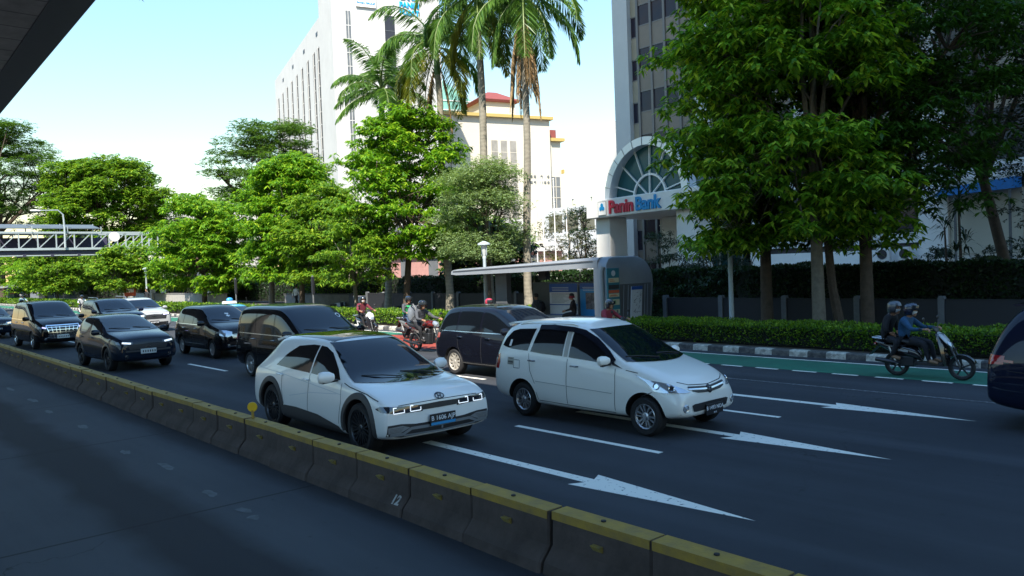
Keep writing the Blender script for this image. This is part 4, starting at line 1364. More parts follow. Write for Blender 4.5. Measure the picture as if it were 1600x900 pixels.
# the big tree on the right and its neighbours
make_tree('broadleaf_tree', 'big leafy tree with hanging leaf clusters growing through the hedge on the right', (-11.2, 22.0, .12), (-12.1, 22.1, 2.9, 13.5, 3.6, 2.9), 255, .85, .42, 60, 6, .27, .115, .55, ML_NEAR, 21, .19, M_BARKP, .33, (-.1, .1), n_main=8)
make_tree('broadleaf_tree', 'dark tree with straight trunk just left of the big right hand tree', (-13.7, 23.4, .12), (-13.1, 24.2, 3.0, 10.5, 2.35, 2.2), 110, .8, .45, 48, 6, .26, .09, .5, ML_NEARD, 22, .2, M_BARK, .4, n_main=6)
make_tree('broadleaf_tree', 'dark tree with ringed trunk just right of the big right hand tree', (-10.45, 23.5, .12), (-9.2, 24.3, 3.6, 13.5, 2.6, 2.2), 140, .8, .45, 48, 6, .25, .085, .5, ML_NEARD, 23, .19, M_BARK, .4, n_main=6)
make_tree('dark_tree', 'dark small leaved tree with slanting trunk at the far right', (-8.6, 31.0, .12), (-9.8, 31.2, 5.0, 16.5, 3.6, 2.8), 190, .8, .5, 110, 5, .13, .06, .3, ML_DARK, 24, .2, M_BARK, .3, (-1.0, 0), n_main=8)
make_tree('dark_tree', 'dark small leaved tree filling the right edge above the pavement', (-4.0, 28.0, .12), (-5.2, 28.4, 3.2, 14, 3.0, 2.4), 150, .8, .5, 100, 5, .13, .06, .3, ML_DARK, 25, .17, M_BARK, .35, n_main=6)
mb = MB(); mb.tube([(0, 0, 0), (-.1, .05, .4), (-.32, .1, 1.5), (-.5, .2, 3.2), (-.4, .3, 4.6)], [.2, .15, .13, .11, .08], 9)
t = thing('leaning_trunk', 'leaning bare trunk behind the big right hand tree', 'tree', (-10.95, 22.9, .12)); mb.build('trunk', M_BARK, t)

# the sunlit row left of the shelter
make_tree('street_tree', 'small street tree with forked pale trunk left of the rider in maroon', (-37.3, 21.9, .12), (-37.0, 22.0, 1.9, 6.1, 2.0, 2.0), 75, .62, .45, 70, 6, .26, .09, .5, ML_MID, 31, .13, M_BARKP, .3)
make_tree('street_tree', 'tall layered bright green tree behind the rider in the green vest', (-36.1, 24.3, .12), (-36.0, 24.8, 3.3, 11.0, 3.7, 3.2) , 170, .85, .40, 52, 6, .31, .11, .5, ML_LIME, 32, .19, M_BARK, .38, (.4, .2), inner=.15)
make_tree('grey_green_tree', 'grey green fine leaved round tree above the left end of the shelter', (-29.2, 24.5, .12), (-29.6, 24.6, 2.9, 7.5, 2.25, 1.9), 120, .72, .6, 160, 5, .16, .05, .25, ML_GREY, 33, .16, M_BARK, .35)
make_tree('lime_tree', 'tall lime green tree right of the spreading flat topped tree', (-51.6, 26, .12), (-48.3, 26.2, 2.2, 8.3, 3.0, 2.8), 130, .85, .45, 46, 6, .34, .12, .5, ML_MID, 34, .2, M_BARK, .35, n_main=6)
make_tree('lime_tree', 'lime green tree with upright pale limbs above the black van', (-56.5, 26, .12), (-53.6, 26.5, 2.3, 11.0, 3.9, 3.4), 200, .9, .44, 42, 6, .36, .13, .5, ML_LIME, 35, .22, M_BARKP, .38, n_main=8)
make_tree('flat_topped_tree', 'wide flat topped feathery tree spreading before the white tower', (-87.8, 40, .12), (-86.6, 40, 10.4, 19.8, 8.6, 6.5), 130, 1.6, .2, 28, 6, .40, .14, .15, ML_RAIN, 36, .4, M_BARK, .45, n_main=9, inner=.05, dome=.8)
make_tree('layered_tree', 'layered bright green tree at the right end of the footbridge', (-72.8, 27, .12), (-72.3, 27, 1.5, 9.9, 4.5, 4.0), 150, 1.1, .4, 30, 6, .42, .15, .5, ML_LIME, 37, .24, M_BARK, .3, n_main=8)
make_tree('round_tree', 'big rounded dense green tree rising behind the footbridge', (-127, 33, .12), (-124.8, 33, 7.5, 19.8, 9.4, 8.5), 260, 1.6, .6, 24, 6, .5, .22, .4, ML_MID, 38, .5, M_BARK, .35, n_main=9, inner=.3, dome=.75)
make_tree('spreading_tree', 'dark feathery spreading tree at the left edge above the footbridge', (-142, 22, .12), (-139.5, 22, 11.5, 26.5, 12.6, 9), 150, 1.8, .2, 24, 6, .5, .15, .15, ML_RAIN, 39, .55, M_BARK, .4, n_main=9, inner=.05)
row = [(-126.2, 22.6, 4.6, 1.6, 7.8, 'leftmost small tree of the row under the footbridge'), (-119.6, 23.4, 4.4, 1.7, 7.4, 'second small tree from the left under the footbridge'),
       (-108.4, 22.4, 4.0, 1.7, 7.0, 'small tree with white trunk under the middle of the footbridge'), (-101, 30, 4.2, 1.4, 7.4, 'small tree behind the footbridge under its right half'),
       (-88.0, 24.5, 3.4, 1.8, 6.0, 'small tree with pale trunk under the right end of the footbridge'), (-131, 32, 5.2, 1.6, 8.4, 'bushy small tree far back under the left half of the footbridge'),
       (-97, 36, 5.0, 1.5, 10.5, 'taller dark green tree behind the footbridge columns')]
for k, (x, y, r, z0, z1, lab) in enumerate(row):
    make_tree('small_tree', lab, (x, y, .0), (x + .8, y, z0, z1, r, r * .9), 70, 1.15, .5, 28, 6, .42, .16, .45, (ML_MID, ML_LIME)[k % 2], 50 + k, .17, M_BARKP if k in (0, 2, 4) else M_BARK, .35, group='small trees under the footbridge')
make_tree('background_tree', 'brownish thin tree behind the flagpoles', (-48.5, 50, .12), (-48.6, 50, 2.2, 7.2, 2.8, 2.4), 45, .8, .6, 50, 5, .24, .09, .3, leaf_mat('olive leaves', (.08, .075, .03), (.13, .14, .05), .3), 61, .14, M_BARKP, .3)
make_tree('background_tree', 'dark compact tree left of the portal pillar', (-41.9, 45, .12), (-42.0, 45, 1.4, 6.6, 1.3, 1.3), 36, .62, .6, 80, 5, .2, .08, .3, ML_DARK, 62, .12, M_BARK, .3)
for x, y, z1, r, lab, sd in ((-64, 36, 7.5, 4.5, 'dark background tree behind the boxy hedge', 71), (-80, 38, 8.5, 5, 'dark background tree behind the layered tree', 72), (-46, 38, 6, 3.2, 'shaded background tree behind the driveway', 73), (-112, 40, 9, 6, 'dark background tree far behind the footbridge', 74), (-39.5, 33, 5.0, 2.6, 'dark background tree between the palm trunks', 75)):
    make_tree('background_tree', lab, (x, y, .12), (x, y, 1.2, z1, r, r * .8), 50, 1.2, .55, 26, 5, .42, .2, .4, ML_DARK if sd != 73 else ML_MID, sd, .2, M_BARK, .3)

# dark shrubs by the shelter end
def shrub(name, label, base, r, h, n, L, W, m, seed):
    rs = np.random.RandomState(seed)
    t = thing(name, label, 'shrub', base)
    tf = []
    for k in range(n):
        a = rs.uniform(0, 2 * PI); q = math.sqrt(rs.rand()); hh = rs.rand()
        pr = math.sqrt(max(.05, 1 - (hh - .3) ** 2 / .5))
        tf.append((r * q * pr * math.cos(a), r * q * pr * math.sin(a), .25 + (h - .4) * hh, .42 * rs.uniform(.7, 1.3), .6))
    V, F = tuft_leaves(rs, tf, 130, 6, L, W, .5)
    big_mesh('foliage', V, F, m, t)
    mb = MB()
    for k in range(7):
        a = 2 * PI * k / 7
        mb.tube([(.1 * math.cos(a), .1 * math.sin(a), 0), (.3 * r * math.cos(a), .3 * r * math.sin(a), h * .4), (.6 * r * math.cos(a), .6 * r * math.sin(a), h * .75)], [.04, .03, .012], 6)
    mb.build('stems', M_BARK, t)
    return t
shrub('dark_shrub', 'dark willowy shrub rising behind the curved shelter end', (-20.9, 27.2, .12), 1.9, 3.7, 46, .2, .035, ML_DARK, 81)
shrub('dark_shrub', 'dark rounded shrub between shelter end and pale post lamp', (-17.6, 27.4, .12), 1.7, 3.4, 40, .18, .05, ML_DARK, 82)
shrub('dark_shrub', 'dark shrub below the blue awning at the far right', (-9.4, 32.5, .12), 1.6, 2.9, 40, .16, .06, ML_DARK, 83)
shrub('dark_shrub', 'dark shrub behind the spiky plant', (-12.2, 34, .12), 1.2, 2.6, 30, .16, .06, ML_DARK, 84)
# spiky plant
t = thing('spiky_plant', 'dark spiky leaved plant in front of the white podium pillar', 'plant', (-11.1, 33, .12))
rs = np.random.RandomState(5)
Vs = []
for (hx, hy, hz, nn) in ((0, 0, 4.3, 46), (-.55, .1, 3.5, 40), (.3, -.2, 2.9, 36), (-.2, .2, 2.4, 30)):
    for k in range(nn):
        a = rs.uniform(0, 2 * PI); el = rs.uniform(-.5, 1.1); l = rs.uniform(.55, .85)
        d = np.array([math.cos(a) * math.cos(el), math.sin(a) * math.cos(el), math.sin(el)]); s = np.array([-math.sin(a), math.cos(a), 0])
        p = np.array([hx, hy, hz + rs.uniform(-.35, .15)])
        Vs += [p, p + d * l * .5 + s * .035 + [0, 0, .05], p + d * l - [0, 0, .18 * l], p + d * l * .5 - s * .035 + [0, 0, .05]]
big_mesh('leaves', np.array(Vs), np.arange(len(Vs)).reshape(-1, 4), ML_DARK, t)
MB().tube([(0, 0, 0), (.05, 0, 2), (0, 0, 4.2)], [.07, .06, .04], 7).tube([(-.1, 0, 0), (-.5, .1, 2), (-.55, .1, 3.4)], [.06, .05, .03], 7).build('stems', M_BARK, t)

# twig of leaves hanging into the top of the picture beside the roof slab
rs = np.random.RandomState(9)
t = thing('overhanging_branch', 'leafy branch hanging into the top left sky beside the overpass edge', 'branch', (-14.2, 4.9, 8.35))
tf = [(-.5, -.35, -.72, .22, .5), (-.25, -.1, -.55, .3, .5), (.05, .1, -.5, .34, .5), (.3, .3, -.55, .28, .5), (.55, .5, -.35, .4, .5), (-.05, 0, -.1, .5, .5)]
V, F = tuft_leaves(rs, tf, 70, 5, .14, .05, .5)
big_mesh('leaves', V, F, ML_RAIN, t)
mb = MB(); mb.tube([(1.6, 3.0, 3.2), (.8, 1.2, 1.0), (.1, .1, -.2), (-.5, -.3, -.6)], [.09, .06, .03, .01], 6); mb.build('limb', M_BARK, t)
mk = thing('street_tree', 'roadside tree standing outside the view whose branch hangs over the lane', 'tree', (-12.5, 9.0, 0)) if False else None

# ---------------------------------------------------------------- palms
ML_PALM = leaf_mat('palm leaflets', (0.05, 0.13, 0.025), (0.13, 0.24, 0.045), .35, .4)
ML_PALMY = leaf_mat('yellowing palm leaflets', (0.12, 0.16, 0.02), (0.24, 0.24, 0.03), .35, .45)
M_DEAD = leaf_mat('dead frond', (0.20, 0.12, 0.05), (0.36, 0.25, 0.12), .15, .8)
M_SHAFT = mat('palm crownshaft', (0.07, 0.15, 0.04), 0.45, noise=.3, nscale=3)
M_STALK = mat('frond stalk', (0.12, 0.17, 0.04), 0.5)

def frond(rs, az, el, length, curl, n=46, leaf=.62, hang=.6):
    """pinnate frond: returns stalk points and leaflet vertices"""
    pts = []
    p = np.zeros(3); e = el
    d = None
    for k in range(n + 1):
        d = np.array([math.cos(az) * math.cos(e), math.sin(az) * math.cos(e), math.sin(e)])
        pts.append(p.copy())
        p = p + d * (length / n)
        e -= curl / n * (0.5 + 1.3 * k / n)
        e = max(e, -1.45)
    Vs = []
    for k in range(5, n):
        f = k / n
        d = pts[k + 1 if k < n else k] - pts[k - 1]; d /= np.linalg.norm(d)
        s = np.cross(d, [0, 0, 1.]); ns = np.linalg.norm(s)
        s = s / ns if ns > .05 else np.array([-math.sin(az), math.cos(az), 0])
        l = leaf * (math.sin(PI * min(1, .12 + f * .9)) ** .6) * rs.uniform(.85, 1.1)
        for sg in (-1, 1):
            for rep in (0, 1, 2):
                q = s * sg * rs.uniform(.75, 1.0) + d * .55 + np.array([0, 0, -hang * rs.uniform(.6, 1.25)]) + rs.normal(0, .1, 3)
                q /= np.linalg.norm(q)
                w = np.cross(q, s * sg + rs.normal(0, .4, 3)); w /= np.linalg.norm(w) + 1e-9
                b0 = pts[k] + d * (length / n) * .33 * rep
                Vs += [b0, b0 + q * l * .45 + w * .029, b0 + q * l + np.array([0, 0, -.12 * l]), b0 + q * l * .45 - w * .029]
    return pts, Vs

def palm(label, base, top, r0, n_fr, length, seed, dead=0, yellow=0, elr=(-.5, 1.25), shaft=1.5, curl=(1.5, 2.1), n=40):
    rs = np.random.RandomState(seed)
    t = thing('palm_tree', label, 'palm', base, 0, None)
    B = Vector((0, 0, 0)); T = Vector(top) - Vector(base)
    mb = MB()
    ps = [B + (T - B) * k / 10 + Vector((.1 * math.sin(k * .7 + seed), 0, 0)) * (k % 10 > 0) for k in range(11)]
    mb.tube([ps[0] + Vector((0, 0, -.05))] + ps, [r0 * 1.7, r0 * 1.4] + [r0 * (1.12 - .028 * k) for k in range(1, 11)], 12)
    mb.build('trunk', M_PALMT, t)
    dirn = (T - B).normalized()
    S = ps[-1]
    mb = MB(); mb.tube([S - dirn * .05, S + dirn * .2, S + dirn * shaft * .6, S + dirn * shaft], [r0 * .85, r0 * 1.0, r0 * .72, r0 * .35], 12)
    mb.build('crownshaft', M_SHAFT, t)
    H = S + dirn * (shaft * .92)
    G, Yv, st = [], [], MB()
    for k in range(n_fr):
        f = k / max(1, n_fr - 1)
        az = k * 2.399 + rs.uniform(-.25, .25)
        el = elr[1] + (elr[0] - elr[1]) * f + rs.uniform(-.1, .1)
        pts, vs = frond(rs, az, el, length * rs.uniform(.85, 1.1), rs.uniform(*curl) * (.75 + .5 * (1 - f)), n=n, leaf=length * .25)
        off = np.array(H) + np.array([0, 0, -.25 * f])
        (Yv if (yellow and f > 1 - yellow) else G).extend([v + off for v in vs])
        st.tube([Vector(p + off) for p in pts[::5]], [.05 - .004 * q for q in range(len(pts[::5]))], 6)
    big_mesh('fronds', np.array(G), np.arange(len(G)).reshape(-1, 4), ML_PALM, t)
    if Yv:
        big_mesh('yellowing_fronds', np.array(Yv), np.arange(len(Yv)).reshape(-1, 4), ML_PALMY, t)
    st.build('frond_stalk', M_STALK, t)
    if dead:
        Dv, dm = [], MB()
        for k in range(dead):
            az = rs.uniform(0, 2 * PI); ln = length * rs.uniform(.65, 1.15)
            pts, vs = frond(rs, az, -1.05, ln, .9, n=34, leaf=.62, hang=1.6)
            off = np.array(S) + np.array([.12 * math.cos(az), .12 * math.sin(az), rs.uniform(-.3, .5)])
            # dead fronds collapse against the trunk
            vv = np.array(vs); vv[:, :2] *= .6
            Dv.extend(list(vv + off))
            dm.tube([Vector((p[0] * .6 + off[0], p[1] * .6 + off[1], p[2] + off[2])) for p in pts[::6]], .04, 5)
        o = big_mesh('dead_fronds', np.array(Dv), np.arange(len(Dv)).reshape(-1, 4), M_DEAD, t)
        dm.build('dead_stalks', mat('dead stalk', (.25, .16, .08), .8), t)
    return t
palm('shorter palm with green crownshaft standing before the white tower', (-40.45, 26, .12), (-40.3, 26, 11.6), .19, 17, 3.9, 101, dead=1, yellow=0.0, elr=(-.35, 1.5), shaft=2.2, curl=(1.1, 1.8))
palm('palm with yellowing lower fronds and brown hanging stalk, second from the left', (-34.3, 26, .12), (-34.6, 26, 13.2), .19, 18, 4.6, 102, dead=3, yellow=.3, elr=(-.75, 1.3), shaft=1.8)
palm('tall ringed grey palm, third from the left, crown leaving the top of the picture', (-30.85, 26, .12), (-31.05, 26, 15.0), .2, 22, 4.5, 103, dead=0, yellow=.12, elr=(-.85, 1.3), shaft=1.8)
palm('tallest palm with a beard of dead brown fronds, nearest the tower', (-27.95, 26, .12), (-27.65, 26, 14.2), .18, 22, 4.5, 104, dead=14, yellow=.0, elr=(-.8, 1.3), shaft=1.8)
# ================================================================ VEHICLES
def evaluated_mesh(o):
    dg = bpy.context.evaluated_depsgraph_get()
    dg.update()
    return bpy.data.meshes.new_from_object(o.evaluated_get(dg), depsgraph=dg)

def lerp(a, b, t):
    return a + (b - a) * t

def section(st, crown=.035):
    x, zb, zbelt, ztop, hw, hb, ht = st[:7]
    h = zbelt - zb
    half = [(0, zb), (.78 * hw, zb), (.955 * hw, zb + .05), (.99 * hw, zb + .16 * h + .03), (hw, zb + .5 * h), (lerp(hw, hb, .45), zb + .84 * h), (hb, zbelt),
            (lerp(hb, ht, .5) + .012, lerp(zbelt, ztop, .52)), (ht + .004, lerp(zbelt, ztop, .9)), (ht * .86, ztop + .004), (ht * .45, ztop + crown * .8), (0, ztop + crown)]
    ring = [Vector((x, y, z)) for y, z in half] + [Vector((x, -y, z)) for y, z in half[-2:0:-1]]
    return ring

class Car:
    def __init__(self, name, label, cat, spec, loc, yaw, paint, group=None):
        self.sp = spec
        self.root = thing(name, label, cat, loc, yaw, group)
        self.paint = paint
        S = spec['st']
        mb = MB()
        mb.loft([section(s, spec.get('crown', .035)) for s in S], 0, True, True, True)
        tmp = mb.build('tmp', [paint, M_SEAM])
        sub = tmp.modifiers.new('s', 'SUBSURF'); sub.levels = 2; sub.render_levels = 2
        me = evaluated_mesh(tmp)
        vs = [v.co.copy() for v in me.vertices]
        self.bvh = BVHTree.FromPolygons(vs, [tuple(p.vertices) for p in me.polygons])
        bpy.data.objects.remove(tmp)
        # wheel arches are cut out of the shell
        body = bpy.data.objects.new('body_tmp', me); COL.objects.link(body)
        cm = MB()
        wb, R, hw = spec['wb'], spec['R'], spec['hw']
        self.Ra = spec.get('Ra', R + .045)
        for x in (0, wb):
            for sg in (-1, 1):
                cm.lathe([(0.0001, 0), (self.Ra, 0), (self.Ra, .62), (0.0001, .62)], (x, sg * (hw + .25), R + .01), (0, -sg, 0), 36, 1, True)
        cut = cm.build('cut', [paint, M_SEAM])
        bo = body.modifiers.new('b', 'BOOLEAN'); bo.operation = 'DIFFERENCE'; bo.object = cut; bo.solver = 'EXACT'
        me2 = evaluated_mesh(body)
        bpy.data.objects.remove(body); bpy.data.objects.remove(cut)
        me2.name = 'body'
        o = bpy.data.objects.new('body', me2)
        for p in me2.polygons:
            p.use_smooth = True
        me2.set_sharp_from_angle(angle=rad(32))
        link(o, self.root)
        self.body = o

    # ---- conforming parts
    def cast(self, p, d):
        p = Vector(p); d = Vector(d).normalized()
        h = self.bvh.ray_cast(p - d * 8, d)
        if h[0] is None:
            h = self.bvh.find_nearest(p)
            n = h[1]
            if n.dot(d) > 0:
                n = -n
            return h[0], n
        n = h[1]
        if n.dot(d) > 0:
            n = -n
        return h[0], n

    def patch(self, name, poly3, d, m, off=.006, res=.045, parent=None, mb=None):
        """poly3: outline points (3-D, seen along direction d) laid onto the body"""
        d = Vector(d).normalized()
        u = d.cross(Vector((0, 0, 1)))
        if u.length < .1:
            u = Vector((1, 0, 0))
        u.normalize()
        v = u.cross(d)
        P = [Vector((Vector(p).dot(u), Vector(p).dot(v))) for p in poly3]
        out = []
        for i, a in enumerate(P):
            b_ = P[(i + 1) % len(P)]
            k = max(1, int((b_ - a).length / res))
            out += [a.lerp(b_, j / k) for j in range(k)]
        nb = len(out)
        x0, x1 = min(p.x for p in out), max(p.x for p in out)
        y0, y1 = min(p.y for p in out), max(p.y for p in out)
        pts = list(out)
        def inside(q):
            c = False
            j = nb - 1
            for i in range(nb):
                a, b_ = out[i], out[j]
                if (a.y > q.y) != (b_.y > q.y) and q.x < (b_.x - a.x) * (q.y - a.y) / (b_.y - a.y) + a.x:
                    c = not c
                j = i
            return c
        nx, ny = int((x1 - x0) / res), int((y1 - y0) / res)
        for i in range(1, nx):
            for j in range(1, ny):
                q = Vector((x0 + (x1 - x0) * i / nx, y0 + (y1 - y0) * j / ny))
                if inside(q) and min((q - o_).length for o_ in out) > res * .45:
                    pts.append(q)
        R_ = delaunay_2d_cdt(pts, [], [list(range(nb))], 1, 1e-5)
        V = []
        for q in R_[0]:
            p, n = self.cast(u * q.x + v * q.y, d)
            V.append(p + n * off)
        F = [f for f in R_[2]]
        own = mb is None
        if own:
            mb = MB()
        mb.add(V, F, 0, True)
        if own:
            return mb.build(name, m, parent or self.root, fix=False, sharp=60)
        return mb

    def side(self, name, poly, m, sg=-1, **k):
        """poly in (x,z) on the near (-1) or far (+1) side"""
        return self.patch(name, [(x, 0, z) for x, z in poly], (0, -sg, 0), m, **k)

    def front(self, name, poly, m, **k):
        return self.patch(name, [(0, y, z) for y, z in poly], (-1, 0, 0), m, **k)

    def rear(self, name, poly, m, **k):
        return self.patch(name, [(0, y, z) for y, z in poly], (1, 0, 0), m, **k)

    def top(self, name, poly, m, **k):
        return self.patch(name, [(x, y, 0) for x, y in poly], (0, 0, -1), m, **k)

    def line(self, name, pts3, d, w, m, off=.003, parent=None, mb=None, thick=0.0):
        """a strip along points laid onto the body"""
        d = Vector(d).normalized()
        own = mb is None
        if own:
            mb = MB()
        Q = []
        for i in range(len(pts3) - 1):
            a, b_ = Vector(pts3[i]), Vector(pts3[i + 1])
            k = max(1, int((b_ - a).length / .05))
            Q += [a.lerp(b_, j / k) for j in range(k)]
        Q.append(Vector(pts3[-1]))
        V = []
        for i, q in enumerate(Q):
            t = (Q[min(i + 1, len(Q) - 1)] - Q[max(i - 1, 0)]).normalized()
            s = t.cross(d).normalized()
            row = []
            for e in (-1, 1):
                p, n = self.cast(q + s * (e * w / 2), d)
                row.append(p + n * off)
            V += row
        F = [(2 * i, 2 * i + 1, 2 * i + 3, 2 * i + 2) for i in range(len(Q) - 1)]
        mb.add(V, F, 0, True)
        if own:
            return mb.build(name, m, parent or self.root, fix=False, sharp=60)
        return mb

    def seams(self, lines, w=.011, sides=(-1, 1)):
        for sg in sides:
            mb = MB()
            for ln in lines:
                self.line('', [(x, 0, z) for x, z in ln], (0, -sg, 0), w, None, mb=mb)
            mb.build('door_seam', M_SEAM, self.root, fix=False, sharp=60)

    # ---- parts
    def wheels(self, rim_r, spokes, m_rim=M_SILVER, two=True, w=.2, style='bar', face=.05):
        sp = self.sp
        R, hw, wb = sp['R'], sp['hw'], sp['wb']
        prof = [(rim_r, .02), (rim_r + .012, 0), (R - .035, -.004), (R - .008, .02), (R, .045), (R, w - .045), (R - .008, w - .02), (R - .035, w), (rim_r, w)]
        first = None
        for x in (wb, 0):
            for sg in (-1, 1):
                M = Matrix.Rotation(0, 3, 'X')
                o = MB()
                o.lathe(prof, (0, 0, 0), (0, 1, 0), 36, 0)
                o.lathe([(R + .0005, w * .3), (R + .0005, w * .34), (R - .006, w * .345)], (0, 0, 0), (0, 1, 0), 36, 0)
                if first is None:
                    tyre = o.build('wheel', M_RUBBER, self.root)
                    rm = MB()
                    rm.lathe([(rim_r + .004, .012), (rim_r - .006, .004), (rim_r - .016, .012), (rim_r - .03, .05), (rim_r - .04, .13)], (0, 0, 0), (0, 1, 0), 36, 0)
                    n = spokes
                    for k in range(n):
                        a = 2 * PI * k / n
                        c, s = math.cos(a), math.sin(a)
                        def rot(r_, t_, y_):
                            return (r_ * c - t_ * s, y_, r_ * s + t_ * c)
                        offs = (-.022, .022) if two else (0,)
                        for q in offs:
                            w0, w1 = (.011, .013) if two else (.028, .02)
                            r0, r1 = .045, rim_r - .004
                            tq = q * 1.7
                            rm.hexa([rot(r0, q * .6 - w0, .03), rot(r1, tq - w1, .012), rot(r1, tq + w1, .012), rot(r0, q * .6 + w0, .03),
                                     rot(r0, q * .6 - w0, .06), rot(r1, tq - w1, .045), rot(r1, tq + w1, .045), rot(r0, q * .6 + w0, .06)])
                    rm.lathe([(.0001, .016), (.03, .016), (.036, .022), (.06, .03), (.065, .07)], (0, 0, 0), (0, 1, 0), 20, 0)
                    rim = rm.build('rim', m_rim, tyre)
                    dk = MB(); dk.lathe([(.0001, .10), (rim_r - .02, .10)], (0, 0, 0), (0, 1, 0), 28, 0)
                    dk.lathe([(.0001, .075), (rim_r * .62, .075), (rim_r * .62, .095), (.0001, .095)], (0, 0, 0), (0, 1, 0), 28, 0)
                    dk.build('brake_disc', M_DKALLOY, tyre)
                    first = tyre
                    t = tyre
                else:
                    t = copy_tree(first, self.root)
                t.location = (x, sg * (hw - face), R)
                if sg == 1:
                    t.rotation_euler = (0, .35, PI)
                else:
                    t.rotation_euler = (0, .2 if x else 0.5, 0)

    def arch_trim(self, m, width=.07, a0=-12, a1=192, off=.012):
        R = self.sp['R']
        for sg in (-1, 1):
            for x in (0, self.sp['wb']):
                mb = MB()
                n = 26
                V = []
                for k in range(n + 1):
                    a = rad(a0 + (a1 - a0) * k / n)
                    row = []
                    for r_, of in ((self.Ra - .012, off - .03), (self.Ra - .004, off), (self.Ra + width * .6, off), (self.Ra + width, off * .6), (self.Ra + width + .006, -.01)):
                        p, n_ = self.cast((x + r_ * math.cos(a), 0, max(.2, R + .01 + r_ * math.sin(a))), (0, -sg, 0))
                        row.append(p + Vector((0, sg * of, 0)))
                    V.append(row)
                mb.loft(V, 0, False, False)
                mb.build('wheel_arch_trim', m, self.root, sharp=60)

    def mirror(self, x, z, m, m2=M_BLKPL, size=1.0, out=.02):
        for sg in (-1, 1):
            p, n = self.cast((x, 0, z), (0, -sg, 0))
            y = p.y + sg * out
            mb = MB()
            rings = []
            for f, sc, dx in ((0, .55, .02), (.25, .9, .0), (.6, 1.0, -.02), (.9, .86, -.02), (1.0, .5, -.0)):
                yy = y + sg * (.035 + .19 * size * f)
                rings.append([Vector((x + dx + .055 * size * sc * math.cos(2 * PI * k / 14), yy, z + .02 + .075 * size * sc * math.sin(2 * PI * k / 14))) for k in range(14)])
            mb.loft(rings, 0)
            o = mb.build('wing_mirror', m, self.root)
            mb = MB(); mb.beam((x, y - sg * .05, z - .035), (x - .01, y + sg * .17 * size, z - .055), .06, .03); mb.build('mirror_foot', m2, o)

    def handles(self, pts, m, L=.17):
        for sg in (-1, 1):
            for x, z in pts:
                p, n = self.cast((x, 0, z), (0, -sg, 0))
                p2, n2 = self.cast((x + L, 0, z - .003), (0, -sg, 0))
                mb = MB()
                o = Vector((0, sg * .03, 0))
                mb.tube([p, p + o * .9 + Vector((.02, 0, 0)), p2 + o * .9 - Vector((.02, 0, 0)), p2], [.012, .015, .015, .012], 8)
                mb.build('door_handle', m, self.root)

    def windscreen(self, x0z=None, inset=.03, m=None):
        sp = self.sp
        zc, zr, hb, ht = sp['ws']
        n = 8
        pts = []
        for k in range(n + 1):
            f = -1 + 2 * k / n
            pts.append((f * hb, zc - .02 * (1 - f * f)))
        for k in range(n + 1):
            f = 1 - 2 * k / n
            pts.append((f * ht, zr + .012 * (1 - f * f)))
        return self.front('windscreen', pts, m or M_WSGLASS, off=.009)

    def wiper(self, zc):
        mb = MB()
        for y0, y1 in ((-.1, -.62), (.5, .02)):
            a, n = self.cast((0, y0, zc), (-1, 0, 0)); b_, n2 = self.cast((0, y1, zc + .05), (-1, 0, 0))
            mb.tube([a + n * .02, a.lerp(b_, .5) + n * .03, b_ + n2 * .015], .009, 5)
        mb.build('wiper', M_BLKPL, self.root)

    def plate(self, z, y=0.0, txt=None, m=M_PLATE, mt=M_LETTER, w=.43, h=.135, proud=.03, sub=None, band=None):
        p, n = self.cast((0, y, z), (-1, 0, 0))
        x = p.x + proud
        mb = MB(); mb.box(x - .02, x, y - w / 2, y + w / 2, z - h / 2, z + h / 2)
        mb.box(x - .14, x - .02, y - w / 2 + .03, y + w / 2 - .03, z - h / 2 + .02, z + h / 2 - .02)
        o = mb.build('licence_plate', m, self.root, bevel=.004)
        if band:
            MB().box(x, x + .003, y - w / 2 + .008, y + w / 2 - .008, z - h / 2 + .006, z - h / 2 + .045).build('plate_band', band, o)
        if txt:
            text_obj('plate_characters', txt, .092 if not sub else .082, mt, o, frame((x + .003, y, z + (.02 if sub or band else 0)), (0, 1, 0), (0, 0, 1)), .002, .0, 'CENTER', .98, 1.02)
            if sub:
                text_obj('plate_date', sub, .03, mt, o, frame((x + .004, y, z - h / 2 + .026), (0, 1, 0), (0, 0, 1)), .002)
        else:
            mb = MB()
            for k in range(6):
                yy = y - w * .38 + k * w * .15
                mb.box(x, x + .003, yy, yy + .03, z - .03, z + .03)
            mb.build('plate_characters', mt if m is M_PLATE else M_PLATE, o)
        return o

# ---------------------------------------------------------------- paints
def paint(name, c, rough=.25, coat=1.0, metal=0.0):
    dk = max(c) < .1
    return mat(name, tuple(v * .6 for v in c) if dk else c, .35 if dk else rough, metal, .03 if dk else .4, .75 if dk else coat)
P_WHITE = paint('pearl white paint', (0.85, 0.83, 0.79), .3, .8)
P_WHITE2 = paint('warm white paint', (0.85, 0.83, 0.77), .32, .8)
P_BLACK = paint('black car paint', (0.008, 0.008, 0.011), .2)
P_BLACK2 = paint('deep blue black paint', (0.009, 0.011, 0.020), .2)
P_NAVY = paint('navy car paint', (0.010, 0.016, 0.045), .2)
P_SILV = paint('silver white paint', (0.40, 0.41, 0.42), .3)
P_TAXI = paint('taxi blue paint', (0.03, 0.30, 0.46), .3)
P_DKBLUE = paint('dark teal blue paint', (0.012, 0.022, 0.042), .2)

